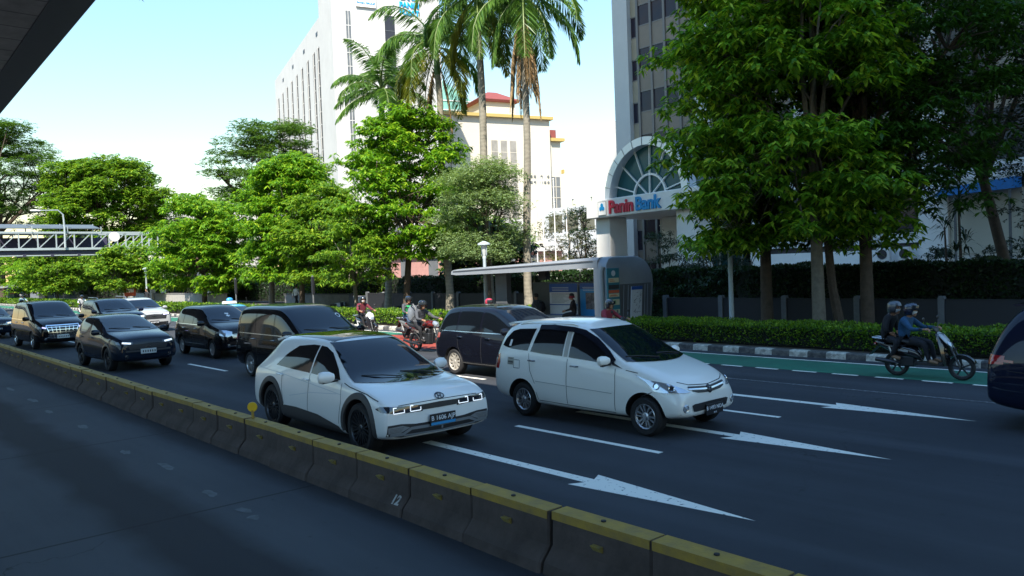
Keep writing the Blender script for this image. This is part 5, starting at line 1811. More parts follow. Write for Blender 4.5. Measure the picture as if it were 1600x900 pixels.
# ---------------------------------------------------------------- white electric hatchback (foreground)
EV = dict(wb=3.0, R=.365, hw=.945, Ra=.42, crown=.03, ws=(.985, 1.50, .80, .585), st=[
    (-.80, .42, .84, .92, .82, .80, .74), (-.775, .34, .90, .98, .88, .85, .78), (-.72, .28, .955, 1.01, .925, .865, .78), (-.56, .24, .975, 1.14, .937, .87, .73),
    (-.30, .22, .985, 1.375, .94, .875, .655), (-.14, .21, .985, 1.495, .942, .88, .635), (0, .19, .985, 1.55, .945, .885, .635), (.8, .17, .975, 1.575, .93, .875, .63), (1.45, .17, .965, 1.57, .928, .872, .622),
    (1.8, .17, .96, 1.50, .93, .872, .62), (2.2, .17, .955, 1.275, .933, .872, .68), (2.55, .175, .95, 1.06, .938, .872, .76), (2.72, .18, .94, .995, .94, .87, .77),
    (3.1, .2, .895, .945, .945, .88, .76), (3.42, .22, .835, .885, .943, .885, .77), (3.58, .24, .765, .825, .935, .88, .77), (3.69, .26, .705, .765, .91, .86, .75), (3.725, .31, .655, .70, .86, .82, .71)])
EVY = -.0249
ev = Car('electric_hatchback', 'white electric hatchback with lit square lamps beside the concrete barrier', 'car', EV, (-12.83, 6.745, 0), EVY, P_WHITE)
ev.windscreen()
ev.top('glass_roof', [(-.3, -.5), (-.3, .5), (.6, .56), (1.5, .56), (1.66, .54), (1.66, -.54), (1.5, -.56), (.6, -.56)], M_GLASS, off=.005)
for sg in (-1, 1):
    rw = ev.side('side_window', [(.12, 1.075), (.42, 1.28), (.72, 1.415), (1.2, 1.455), (1.40, 1.45), (1.37, 1.03), (.8, 1.045)], M_GLASS, sg, off=.004)
    fw = ev.side('side_window', [(1.42, 1.03), (1.44, 1.45), (1.62, 1.435), (1.85, 1.36), (2.2, 1.14), (2.37, 1.005), (2.3, .99)], M_GLASS, sg, off=.004)
    ev.side('sill_cladding', [(.47, .40), (.55, .45), (1.0, .46), (1.75, .43), (2.42, .33), (2.5, .27), (2.5, .21), (.44, .21)], M_CLAD, sg, off=.012)
    ev.line('painted_crease', [(-.62, 0, 1.0), (.2, 0, .965), (1.4, 0, .88), (2.5, 0, .80)], (0, -sg, 0), .012, mat('crease shade', (.55, .58, .60), .4), off=.003)  # creases drawn as darker strips, their shade painted on
    ev.line('painted_crease', [(.75, 0, .62), (1.5, 0, .74), (2.35, 0, .80)], (0, -sg, 0), .010, mat('crease shade', (.55, .58, .60), .4), off=.003)
    ev.patch('tail_light', [(-.78, sg * .5, .80), (-.78, sg * .8, .80), (-.72, sg * .86, .9), (-.72, sg * .5, .92)], (1, 0, 0), M_TAIL, off=.006)
    hl = ev.patch('headlight', [(3.9, sg * .36, .715), (3.9, sg * .36, .625), (3.8, sg * .72, .635), (3.6, sg * .90, .665), (3.5, sg * .92, .70), (3.6, sg * .90, .74), (3.8, sg * .7, .73)], (-1, -sg * .35, -.05), M_LAMPDK, off=.006, res=.03)
    # square lit elements
    mb = MB()
    for yc in (.47, .74):
        hw_, z0, z1 = .085, .638, .712
        segs = [((yc - hw_, z0), (yc + hw_, z0)), ((yc - hw_, z0), (yc - hw_, z0 + .045)), ((yc + hw_, z0), (yc + hw_, z1)), ((yc + hw_ - .05, z1), (yc + hw_, z1))]
        for a, b_ in segs:
            ev.line('', [(3.9, sg * a[0], a[1]), (3.9, sg * b_[0], b_[1])], (-1, -sg * .3, 0), .011, None, off=.014, mb=mb)
    mb.build('daylight_lamp', M_DRL, hl, fix=False)
ev.seams([[(.52, .46), (.45, .7), (.42, .96)], [(1.39, .44), (1.41, .8), (1.40, 1.02)], [(2.42, .37), (2.50, .7), (2.46, .96)], [(2.52, .97), (2.7, .93), (3.2, .87), (3.5, .80)]])
ev.line('bonnet_seam', [(3.9, -.68, .735), (3.9, -.35, .742), (3.9, 0, .745), (3.9, .35, .742), (3.9, .68, .735)], (-1, 0, 0), .009, M_SEAM)
ev.front('front_black_band', [(-.36, .635), (-.36, .705), (0, .712), (.36, .705), (.36, .635), (0, .63)], M_BLKPL, off=.007)
ev.front('lower_bumper_trim', [(-.86, .485), (-.66, .485), (-.42, .455), (0, .445), (.42, .455), (.66, .485), (.86, .485), (.88, .34), (.66, .30), (0, .29), (-.66, .30), (-.88, .34)], M_BLKPL, off=.008)
mb = MB()
for sg in (-1, 1):
    ev.front('', [(sg * .86, .455), (sg * .64, .46), (sg * .52, .42), (sg * .68, .365), (sg * .86, .375)], None, off=.018, mb=mb)
mb.build('bumper_corner_panel', mat('satin silver', (.22, .235, .25), .4, .3), ev.root, fix=False)
mb = MB()
for sg in (-1, 1):
    for q in range(5):
        ev.line('', [(3.9, sg * .84, .432 - .017 * q), (3.9, sg * (.62 + .015 * q), .437 - .018 * q)], (-1, 0, 0), .004, None, off=.022, mb=mb)
mb.build('panel_ribs', M_CLAD, ev.root, fix=False)
mb = MB()
ev.line('', [(3.9, -.84, .355), (3.9, -.64, .345), (3.9, -.50, .405), (3.9, 0, .392), (3.9, .50, .405), (3.9, .64, .345), (3.9, .84, .355)], (-1, 0, 0), .04, None, off=.024, mb=mb)
ev.line('', [(3.9, -.62, .325), (3.9, 0, .305), (3.9, .62, .325)], (-1, 0, 0), .022, None, off=.02, mb=mb)
ev.line('', [(3.9, .02, .39), (3.9, .02, .33)], (-1, 0, 0), .03, None, off=.022, mb=mb)
mb.build('silver_skid_trim', mat('satin silver', (.22, .235, .25), .4, .3), ev.root, fix=False)
ev.arch_trim(M_CLAD, .085)
ev.wheels(.262, 10, M_DKALLOY, True, .235, face=.035)
ev.mirror(2.28, 1.03, P_WHITE, M_BLKPL, 1.25, .05)
ev.wiper(1.0)
ev.handles([(1.2, .93), (.25, .94)], P_WHITE, .2)
ev.plate(.47, .02, 'B 1606 AJP', M_PLATE, M_LETTER, .44, .165, .05, None, mat('plate blue band', (.02, .25, .52), .4))
# roof spoiler and oval H badge
mb = MB(); mb.loft([[Vector((x, y, z)) for x, z in ((-.36 + .06 * abs(y), 1.445), (-.06, 1.50), (-.06, 1.54), (-.40 + .06 * abs(y), 1.475))] for y in (-.60, -.3, 0, .3, .60)], 0); mb.build('roof_spoiler', P_WHITE, ev.root)
def badge_ring(car, y, z, ry, rz, m, x=3.9, th=.014, off=.012):
    mb = MB(); car.line('', [(x, y + ry * math.cos(2 * PI * k / 24), z + rz * math.sin(2 * PI * k / 24)) for k in range(25)], (-1, 0, 0), th, None, off=off, mb=mb)
    return mb
mb = badge_ring(ev, .02, .783, .072, .034, None)
for a in ((-.03, -.028, -.018, .028), (.018, -.028, .03, .028), (-.022, 0.002, .022, -.002)):
    ev.line('', [(3.9, .02 + a[0], .783 + a[1]), (3.9, .02 + a[2], .783 + a[3])], (-1, 0, 0), .014, None, off=.012, mb=mb)
mb.build('bonnet_badge', M_DKALLOY, ev.root, fix=False)
# sticker on the windscreen
mb = badge_ring(ev, -.62, 1.06, .045, .03, None, th=.02, off=.008)
ev.line('', [(3.9, -.55, 1.03), (3.9, -.40, 1.03)], (-1, 0, 0), .018, None, off=.008, mb=mb)
mb.build('windscreen_sticker', mat('sticker', (.25, .35, .38), .5), ev.root, fix=False)
mb = MB(); ev.top('', [(2.62, -.06), (2.62, .06), (2.62, .06)], None, mb=mb) if False else None

# ---------------------------------------------------------------- white people carrier
MPV = dict(wb=2.655, R=.295, hw=.83, Ra=.355, ws=(1.075, 1.535, .69, .545), st=[
    (-.80, .46, .72, .80, .68, .64, .58), (-.785, .38, .86, 1.02, .74, .70, .60), (-.72, .31, .98, 1.25, .785, .745, .60), (-.60, .27, 1.04, 1.48, .81, .775, .585), (-.42, .25, 1.06, 1.585, .825, .79, .59),
    (0, .22, 1.07, 1.625, .83, .795, .60), (.6, .21, 1.06, 1.64, .83, .795, .605), (1.08, .21, 1.04, 1.628, .83, .792, .60), (1.40, .21, 1.02, 1.575, .83, .79, .585), (1.75, .215, 1.005, 1.40, .83, .785, .60),
    (2.1, .22, .99, 1.19, .83, .775, .65), (2.32, .225, .975, 1.075, .83, .765, .675), (2.6, .24, .935, 1.02, .825, .745, .62), (2.88, .25, .865, .945, .81, .72, .56), (3.08, .27, .775, .845, .775, .68, .52), (3.22, .29, .655, .715, .71, .61, .47), (3.275, .34, .555, .60, .62, .53, .42)])
mpv = Car('white_people_carrier', 'white people carrier with black side windows next to the electric hatchback', 'car', MPV, (-10.08, 9.118 + .83, 0), .004, P_WHITE2)
mpv.windscreen(m=M_WSGLASS)
M_VISOR = mat('smoked door visor', (.008, .009, .016), .15)
for sg in (-1, 1):
    mpv.side('side_window', [(-.56, 1.20), (-.50, 1.32), (-.36, 1.455), (-.2, 1.495), (.24, 1.515), (.13, 1.14), (-.30, 1.155)], M_GLASS, sg, off=.004)
    a = mpv.side('side_window', [(.20, 1.13), (.32, 1.515), (.62, 1.52), (.985, 1.505), (.965, 1.095), (.5, 1.11)], M_GLASS, sg, off=.004)
    b_ = mpv.side('side_window', [(1.11, 1.085), (1.125, 1.495), (1.32, 1.46), (1.62, 1.325), (1.92, 1.14), (2.02, 1.02), (1.6, 1.055)], M_GLASS, sg, off=.004)
    mpv.side('quarter_black_corner', [(2.03, 1.02), (1.93, 1.15), (2.06, 1.05), (2.24, .975)], M_BLKPL, sg, off=.004)
    mb = MB()
    mpv.line('', [(.33, 0, 1.535), (.65, 0, 1.545), (1.1, 0, 1.52), (1.34, 0, 1.48), (1.62, 0, 1.36), (1.9, 0, 1.185), (2.06, 0, 1.06)], (0, -sg, 0), .075, None, off=.022, mb=mb)
    mb.build('door_visor', M_VISOR, mpv.root, fix=False)
    mpv.line('pillar_cover', [(1.04, 0, 1.09), (1.05, 0, 1.495)], (0, -sg, 0), .085, mat('pale pillar film', (.40, .38, .34), .4), off=.007)
    mb = MB(); mpv.line('', [(.36, 0, .665), (1.07, 0, .645)], (0, -sg, 0), .045, None, off=.016, mb=mb); mpv.line('', [(1.1, 0, .644), (2.06, 0, .615)], (0, -sg, 0), .045, None, off=.016, mb=mb)
    mb.build('side_moulding', P_WHITE2, mpv.root, fix=False)
    mb = MB(); mpv.line('', [(.36, 0, .642), (1.07, 0, .622)], (0, -sg, 0), .008, None, off=.017, mb=mb); mpv.line('', [(1.1, 0, .621), (2.06, 0, .592)], (0, -sg, 0), .008, None, off=.017, mb=mb)
    mb.build('moulding_shadow_gap', mat('moulding shadow grey', (.25, .26, .26), .5), mpv.root, fix=False)  # line of shade under the moulding, painted as a grey strip
    # wrap-round headlamp
    h = mpv.patch('headlight', [(2.50, sg * .80, .915), (2.74, sg * .80, .855), (3.0, sg * .68, .80), (3.25, sg * .46, .675), (3.2, sg * .52, .655), (3.0, sg * .75, .67), (2.84, sg * .80, .69), (2.80, sg * .80, .74), (2.70, sg * .80, .82)], (-.6, -sg * .75, -.22), M_LAMP, off=.010, res=.03)
    mb = MB()
    for q in ((2.90, .79, .76, .05), (3.05, .66, .73, .045)):
        p, n = mpv.cast((q[0], sg * q[1], q[2]), (-.75, -sg * .66, 0))
        mb.lathe([(.0001, .004), (q[3] * .7, .004), (q[3], .016), (q[3] * 1.05, .004)], p + n * .008, n, 18)
    mb.build('lamp_bowl', M_CHROME, h)
    mpv.patch('tail_light', [(-.60, sg * .8, 1.06), (-.72, sg * .8, 1.02), (-.80, sg * .74, .80), (-.62, sg * .82, .79), (-.58, sg * .82, .9)], (.35, -sg * .94, 0), M_TAIL, off=.006, res=.04)
    # fog lamp
    p, n = mpv.cast((3.3, sg * .60, .445), (-1, -sg * .25, 0))
    mb = MB(); mb.lathe([(.0001, .006), (.035, .006), (.05, .012), (.06, .004)], p, n, 16); mb.build('fog_lamp', M_LAMP, mpv.root)
mpv.seams([[(1.085, .33), (1.08, .7), (1.09, 1.06)], [(2.10, .33), (2.115, .7), (2.10, .97)], [(.33, .60), (.22, .8), (.17, 1.1)], [(.40, .33), (.36, .45)], [(.42, .32), (2.1, .295)], [(2.3, .96), (2.52, .93)], [(2.62, .60), (2.80, .67)], [(-.2, .83), (-.05, .83), (-.05, .97), (-.2, .97), (-.2, .83)]], .010)
mpv.line('bonnet_seam', [(3.4, -.56, .815), (3.4, -.40, .765), (3.4, 0, .735), (3.4, .40, .765), (3.4, .56, .815)], (-1, 0, 0), .010, M_SEAM)
mb = MB()
mpv.front('', [(-.46, .725), (-.44, .745), (0, .712), (.44, .745), (.46, .725), (.3, .70), (0, .688), (-.3, .70)], None, off=.006, mb=mb)
mpv.front('', [(-.40, .672), (-.40, .69), (0, .655), (.40, .69), (.40, .672), (.28, .64), (0, .622), (-.28, .64)], None, off=.006, mb=mb)
mb.build('grille', M_BLKPL, mpv.root, fix=False)
mb = MB(); mpv.line('', [(3.4, -.46, .707), (3.4, 0, .672), (3.4, .46, .707)], (-1, 0, 0), .018, None, off=.014, mb=mb); mb.build('grille_bar', M_CHROME, mpv.root, fix=False)
mpv.front('lower_grille', [(-.46, .475), (-.40, .49), (0, .495), (.40, .49), (.46, .475), (.42, .385), (.36, .375), (-.36, .375), (-.42, .385)], M_BLKPL, off=.008)
mpv.front('under_bumper', [(-.46, .31), (-.3, .345), (.3, .345), (.46, .31), (.4, .27), (-.4, .27)], M_BLKPL, off=.006)
p, n = mpv.cast((3.4, 0, .672), (-1, 0, 0))
mb = MB(); mb.lathe([(.0001, .02), (.05, .02), (.062, .012), (.066, .0)], p + Vector((0, 0, 0)), n, 22); bd = mb.build('front_badge', M_BLKPL, mpv.root)
text_obj('badge_mark', 'D', .085, M_LAMP, bd, frame((p.x + .024, 0, p.z), (0, 1, 0), (0, 0, 1)), .003, .002)
mpv.wheels(.188, 6, M_SILVER, True, .19, face=.03)
mpv.mirror(1.98, 1.075, P_WHITE2, M_BLKPL, 1.05, .03)
mpv.wiper(1.09)
mpv.handles([(.17, .985), (1.17, .955)], M_CHROME, .17)
mpv.plate(.37, .06, 'B 1493 NOA', M_PLATE, M_LETTER, .43, .16, .045, '06 27')
mb = MB(); mb.loft([[Vector((x, y, z)) for x, z in ((-.60 + .12 * abs(y), 1.535), (-.40, 1.585), (-.40, 1.615), (-.64 + .12 * abs(y), 1.585))] for y in (-.56, -.3, 0, .3, .56)], 0); mb.build('roof_spoiler', P_WHITE2, mpv.root)
mpv.side('window_sticker', [(-.37, 1.20), (-.35, 1.31), (-.30, 1.31), (-.31, 1.20)], M_WHITE, -1, off=.008)
o = mpv.side('body_sticker', [(-.36, .88), (-.36, 1.01), (-.19, 1.01), (-.19, .88)], mat('sticker beige', (.42, .40, .34), .5), -1, off=.007)
mb = MB()
for q in ((-.34, .93, -.21, .93, .035), (-.33, .99, -.22, .99, .012), (-.33, .895, -.22, .895, .01)):
    mpv.line('', [(q[0], 0, q[1]), (q[2], 0, q[3])], (0, 1, 0), q[4], None, off=.010, mb=mb)
mb.build('sticker_print', mat('sticker ink', (.10, .10, .09), .6), o, fix=False)
mb = MB()
for sg in (-1, 1):
    p1, n1 = mpv.cast((-.25, sg * .555, 0), (0, 0, -1)); p2, n2 = mpv.cast((1.15, sg * .555, 0), (0, 0, -1))
    mb.tube([p1, p1 + Vector((.1, 0, .03)), p2 + Vector((-.1, 0, .03)), p2], .012, 6)
mb.build('roof_rail', P_WHITE2, mpv.root)

# ---------------------------------------------------------------- the darker cars, from one set of measures each
def measures(L, wb, fo, H, W, belt, xc, xw, hood_z, rear_lean=.18, nose=.62, R=.33, roof_in=.24, zb=.22, back_up=.92):
    """stations of a hatch/van/SUV shell; xc = cowl, xw = windscreen top"""
    ro = L - wb - fo
    hw = W / 2; hb = hw - .05; ht = hw - roof_in
    xr, xf = -ro, wb + fo
    zc = belt + .08
    H = H - .035
    st = [(xr, zb + .2, belt * .74, belt * .84, hw * .86, hb * .86, ht), (xr + .03, zb + .12, belt * .86, belt * back_up + .06, hw * .93, hb * .93, ht + .02),
          (xr + .08 + rear_lean * .35, zb + .07, belt * .97, lerp(belt, H, .5), hw * .97, hb * .97, ht + .02), (xr + .1 + rear_lean, zb + .04, belt, lerp(belt, H, .88), hw * .985, hb * .985, ht),
          (xr + .3 + rear_lean, zb + .03, belt, H - .02, hw, hb, ht), (lerp(xr, xw, .45), zb, belt, H, hw, hb, ht), (xw - .35, zb, belt, H - .005, hw, hb, ht), (xw, zb, belt - .01, H - .06, hw, hb, ht - .01),
          (lerp(xw, xc, .5), zb, belt - .02, lerp(H - .06, zc, .5) + .01, hw, hb, lerp(ht, hb - .1, .4)), (xc - .06, zb, belt - .02, zc + .05, hw, hb - .01, hb - .1), (xc + .1, zb + .01, belt - .04, zc - .01, hw, hb - .02, hb - .1),
          (lerp(xc, xf, .55), zb + .02, lerp(belt - .04, hood_z, .6), lerp(zc, hood_z + .06, .55), hw, hb - .04, hb - .15), (xf - .16, zb + .04, hood_z - .03, hood_z + .03, hw * .95, hb * .92, hb - .2),
          (xf - .04, zb + .07, hood_z - .12, hood_z - .05, hw * .88, hb * .84, hb - .24), (xf, zb + .14, nose, nose + .05, hw * .78, hb * .74, hb - .28)]
    ws = (zc + .03, H - .10, hb - .13, ht - .035)
    return dict(wb=wb, R=R, hw=hw, st=st, ws=ws, belt=belt, H=H, xc=xc, xw=xw, xf=xf, xr=xr, hb=hb, ht=ht, hood=hood_z, nose=nose, lean=rear_lean, zb=zb)

def common(car, windows, pillars=True, m_rim=M_SILVER, spokes=8, rim=.22, plate_m=M_PLATE, plate_z=.5, lamp_z=None, lamp=M_LAMP, drl=None, chrome_win=False, lamp_in=.45, lamp_h=.10, seams=None, grille=None, grille_m=M_BLKPL, bars=0, bar_m=M_CHROME, two=True):
    sp = car.sp
    car.windscreen()
    car.wiper(sp['ws'][0] + .02)
    zl, zu = sp['belt'] + .05, sp['H'] - .10
    for sg in (-1, 1):
        for w in windows:
            car.side('side_window', w, M_GLASS, sg, off=.004)
        if chrome_win:
            xs = [p for w in windows for p in w]
            x0, x1 = min(p[0] for p in xs), max(p[0] for p in xs)
            car.line('window_trim', [(x0, 0, zl - .02), (x1, 0, zl - .035)], (0, -sg, 0), .02, M_CHROME, off=.006)
        z = lamp_z or sp['hood'] - .12
        yi = sp['hb'] * lamp_in; yo = sp['hb'] * .93
        h = car.patch('headlight', [(sp['xf'], sg * yi, z - lamp_h * .3), (sp['xf'], sg * yi, z + lamp_h * .3), (sp['xf'], sg * yo * .85, z + lamp_h * .55), (sp['xf'] - .3, sg * yo, z + lamp_h * .6), (sp['xf'] - .3, sg * yo, z - lamp_h * .2), (sp['xf'], sg * yo * .8, z - lamp_h * .5)], (-1, -sg * .3, 0), lamp, off=.006, res=.04)
        if drl:
            mb = MB(); car.line('', [(sp['xf'], sg * (yi + .05), z - lamp_h * .1), (sp['xf'], sg * yo * .9, z + lamp_h * .25)], (-1, -sg * .3, 0), .045, None, off=.014, mb=mb); mb.build('daylight_lamp', drl, h, fix=False)
        car.patch('tail_light', [(sp['xr'], sg * sp['hb'] * .8, sp['belt'] - .02), (sp['xr'], sg * sp['hb'] * .8, sp['belt'] - .17), (sp['xr'] + .25, sg * sp['hb'], sp['belt'] - .15), (sp['xr'] + .25, sg * sp['hb'], sp['belt'] - .03)], (.6, -sg * .8, 0), M_TAIL, off=.006, res=.05)
        p, n = car.cast((sp['xf'], sg * sp['hw'] * .66, .42), (-1, -sg * .2, 0))
        MB().lathe([(.0001, .005), (.04, .005), (.055, .0)], p + n * .002, n, 14).build('fog_lamp', M_LAMPDK, car.root)
    car.seams(seams or [])
    if grille:
        g = car.front('grille', grille, grille_m, off=.008)
        if bars:
            ys = [p[0] for p in grille]; zs = [p[1] for p in grille]
            mb = MB()
            for k in range(bars):
                z = min(zs) + (max(zs) - min(zs)) * (k + .5) / bars
                wy = max(ys) * .94
                car.line('', [(sp['xf'], -wy, z), (sp['xf'], 0, z - .005), (sp['xf'], wy, z)], (-1, 0, 0), .022, None, off=.016, mb=mb)
            mb.build('grille_bars', bar_m, g, fix=False)
    car.line('bonnet_seam', [(sp['xf'], -sp['hb'] * .8, sp['hood'] - .02), (sp['xf'], 0, sp['hood'] - .01), (sp['xf'], sp['hb'] * .8, sp['hood'] - .02)], (-1, 0, 0), .010, M_SEAM)
    mb = MB()
    car.line('', [(sp['xf'], -sp['hw'] * .62, .36), (sp['xf'], 0, .345), (sp['xf'], sp['hw'] * .62, .36)], (-1, 0, 0), .14, None, off=.006, mb=mb)
    mb.build('lower_intake', M_BLKPL, car.root, fix=False)
    car.wheels(rim, spokes, m_rim, two, .21, face=.03)
    car.mirror(sp['xw'] + (sp['xc'] - sp['xw']) * .72, sp['belt'] + .07, car.paint, M_BLKPL, 1.15, .03)
    car.handles([(sp['wb'] * .06, sp['belt'] - .1), (sp['wb'] * .45, sp['belt'] - .1)], M_CHROME if chrome_win else M_BLKPL)
    car.plate(plate_z, 0, None, plate_m, M_LETTER, .43, .14, .03)

def wins(sp, cuts, top=.10, fr=None):
    """side windows between x cuts, slanted with the rear and the windscreen"""
    zl, zu = sp['belt'] + .055, sp['H'] - top
    out = []
    for i in range(len(cuts) - 1):
        a, b_ = cuts[i] + .035, cuts[i + 1] - .035
        at, bt = a, b_
        if i == 0:
            at = a + .16
        if i == len(cuts) - 2:
            bt = min(b_ - .1, sp['xw'] - .02)
            mid = (lerp(b_, bt, .5) + .05, lerp(zl, zu, .55))
            out.append([(a, zl), (at, zu - .01), (bt, zu - .03), mid, (b_, zl - .02)])
        else:
            out.append([(a, zl), (at, zu), (bt, zu), (b_, zl)])
    return out

# black people carrier behind the white one
sp = measures(4.4, 2.75, .83, 1.70, 1.74, 1.04, 2.35, 1.45, .93, .25, R=.315)
c = Car('black_people_carrier', 'black people carrier with dusty ten spoke wheel behind the white people carrier', 'car', sp, (-15.42, 11.72 + .87, 0), 0.0, P_BLACK2)
common(c, wins(sp, [-.62, .12, 1.02, 2.22]), spokes=10, rim=.215, m_rim=mat('dusty alloy', (.42, .39, .34), .6, .3), seams=[[(.38, .4), (.2, .7), (.15, 1.0)], [(1.08, .3), (1.08, 1.0)], [(2.2, .34), (2.2, 1.0)]], chrome_win=True, two=False)
# black van
sp = measures(4.75, 2.95, .86, 1.86, 1.80, 1.10, 2.72, 1.72, .98, .06, R=.325, roof_in=.17)
c = Car('black_van', 'tall black van with big dark windscreen behind the electric hatchback', 'van', sp, (-19.78, 8.40 + .90, 0), .0, P_BLACK)
common(c, wins(sp, [-.80, .35, 1.42, 2.6], .12), spokes=7, rim=.23, m_rim=M_SILVER, seams=[[(.55, .4), (.48, .8), (.42, 1.05)], [(1.45, .28), (1.45, 1.05)], [(2.5, .34), (2.52, 1.05)], [(-.7, 1.02), (1.4, 1.0)]], chrome_win=True, grille=[(-.62, .62), (-.6, .82), (.6, .82), (.62, .62)], bars=3)
mb = badge_ring(c, .55, 1.55, .05, .04, None, x=4, th=.022, off=.009); mb.build('windscreen_sticker', M_WHITE, c.root, fix=False)
# small black people carrier
sp = measures(4.3, 2.74, .76, 1.68, 1.70, 1.03, 2.42, 1.5, .92, .2, R=.305)
c = Car('small_black_people_carrier', 'small black people carrier with chrome grille left of the black van', 'car', sp, (-28.05, 9.52 + .85, 0), 0.0, P_BLACK)
common(c, wins(sp, [-.58, .15, 1.05, 2.3]), spokes=8, rim=.2, m_rim=M_SILVER, lamp_h=.2, lamp_in=.55, seams=[[(.36, .4), (.2, .7), (.15, 1.0)], [(1.1, .3), (1.1, 1.0)], [(2.24, .34), (2.24, 1.0)]], chrome_win=True, grille=[(-.42, .66), (-.46, .78), (.46, .78), (.42, .66)], grille_m=M_CHROME, bars=3, bar_m=M_BLKPL)
mb = MB(); c.line('', [(sp['xf'], -.6, .42), (sp['xf'], 0, .40), (sp['xf'], .6, .42)], (-1, 0, 0), .02, None, off=.02, mb=mb); mb.build('chrome_bumper_line', M_CHROME, c.root, fix=False)
mb = MB(); c.front('', [(-.06, 1.28), (-.06, 1.4), (.06, 1.4), (.06, 1.28)], None, off=.009, mb=mb); mb.build('windscreen_sticker', M_WHITE, c.root, fix=False)
# dark crossover, nearest in the left lane
sp = measures(4.33, 2.61, .88, 1.58, 1.79, 1.02, 2.28, 1.25, .93, .45, R=.34, nose=.66, zb=.24)
c = Car('dark_crossover', 'dark blue crossover with white licence plate in the lane beside the barrier', 'car', sp, (-27.5, 6.22 + .90, 0), .03, P_DKBLUE)
common(c, wins(sp, [-.3, .95, 2.15]), spokes=5, rim=.23, m_rim=M_DKALLOY, plate_m=M_PLATEW, plate_z=.56, lamp=M_LAMPDK, drl=M_DRL, lamp_h=.085, lamp_in=.5, seams=[[(.4, .4), (.25, .7), (.2, .98)], [(1.0, .3), (1.0, .98)], [(2.1, .34), (2.12, .98)]], grille=[(-.5, .62), (-.56, .77), (.56, .77), (.5, .62)], bars=0)
mb = MB(); c.line('', [(sp['xf'], -.62, .585), (sp['xf'], 0, .575), (sp['xf'], .62, .585)], (-1, 0, 0), .05, None, off=.012, mb=mb); mb.build('bumper_bar', M_CLAD, c.root, fix=False)
mb = MB(); c.line('', [(sp['xf'], -.55, .31), (sp['xf'], 0, .30), (sp['xf'], .6, .31)], (-1, 0, 0), .03, None, off=.012, mb=mb); mb.build('lower_trim', M_SILVER, c.root, fix=False)
mb = MB()
for a in ((-.05, .66, -.05, .73), (.05, .66, .05, .73), (-.05, .695, .05, .695)):
    c.line('', [(sp['xf'], a[0], a[1]), (sp['xf'], a[2], a[3])], (-1, 0, 0), .018, None, off=.02, mb=mb)
mb.build('grille_badge', M_CHROME, c.root, fix=False)
c.arch_trim(M_BLKPL, .06)
# large black luxury van with chrome grille
sp = measures(4.95, 3.0, .95, 1.90, 1.85, 1.13, 2.95, 1.85, 1.0, .12, R=.35, roof_in=.2)
c = Car('luxury_van', 'large black luxury van with tall chrome grille and one bluish lit lamp', 'van', sp, (-39.2, 6.42 + .93, 0), .02, P_BLACK)
common(c, wins(sp, [-.75, .45, 1.6, 2.85], .12), spokes=9, rim=.24, m_rim=M_CHROME, plate_m=M_PLATEW, plate_z=.50, lamp=M_LAMPDK, drl=M_DRLB, lamp_z=.86, lamp_in=.62, seams=[[(.5, .4), (.42, .8), (.4, 1.08)], [(1.65, .3), (1.65, 1.08)], [(2.7, .34), (2.72, 1.08)]], chrome_win=True, grille=[(-.42, .42), (-.56, .93), (.56, .93), (.42, .42)], grille_m=M_BLKPL, bars=5)
mb = MB()
for y in (-.36, -.22, -.1, .1, .22, .36):
    c.line('', [(sp['xf'], y * .85, .46), (sp['xf'], y * 1.1, .90)], (-1, 0, 0), .02, None, off=.02, mb=mb)
c.line('', [(sp['xf'], -.58, .95), (sp['xf'], 0, .945), (sp['xf'], .58, .95)], (-1, 0, 0), .035, None, off=.018, mb=mb)
c.line('', [(sp['xf'], .58, .93), (sp['xf'], .44, .55), (sp['xf'], .66, .40)], (-1, 0, 0), .03, None, off=.018, mb=mb)
c.line('', [(sp['xf'], -.58, .93), (sp['xf'], -.44, .55), (sp['xf'], -.66, .40)], (-1, 0, 0), .03, None, off=.018, mb=mb)
mb.build('grille_frame', M_CHROME, c.root, fix=False)
# dark off-roader
sp = measures(4.85, 2.85, .93, 1.80, 1.86, 1.14, 2.6, 1.6, 1.06, .15, R=.38, roof_in=.22, zb=.30)
c = Car('dark_off_roader', 'dark blue off-roader behind the crossover with a lit lamp and side step', 'car', sp, (-42.0, 9.75 + .93, 0), .0, P_NAVY)
common(c, wins(sp, [-.8, .2, 1.2, 2.5], .12), spokes=6, rim=.25, m_rim=M_SILVER, drl=M_DRL, lamp_h=.12, seams=[[(.5, .5), (.3, .8), (.25, 1.1)], [(1.25, .38), (1.25, 1.1)], [(2.45, .4), (2.47, 1.1)]], grille=[(-.5, .7), (-.52, .95), (.52, .95), (.5, .7)], bars=3)
for sg in (-1, 1):
    MB().box(.55, 2.3, sg * .93 - .09, sg * .93 + .09, .36, .41).build('side_step', M_BLKPL, c.root)
mb = MB()
for sg in (-1, 1):
    mb.tube([(-.3, sg * .62, 1.80), (-.2, sg * .62, 1.86), (1.3, sg * .62, 1.85), (1.45, sg * .62, 1.77)], .02, 6)
mb.build('roof_rail', M_SILVER, c.root)
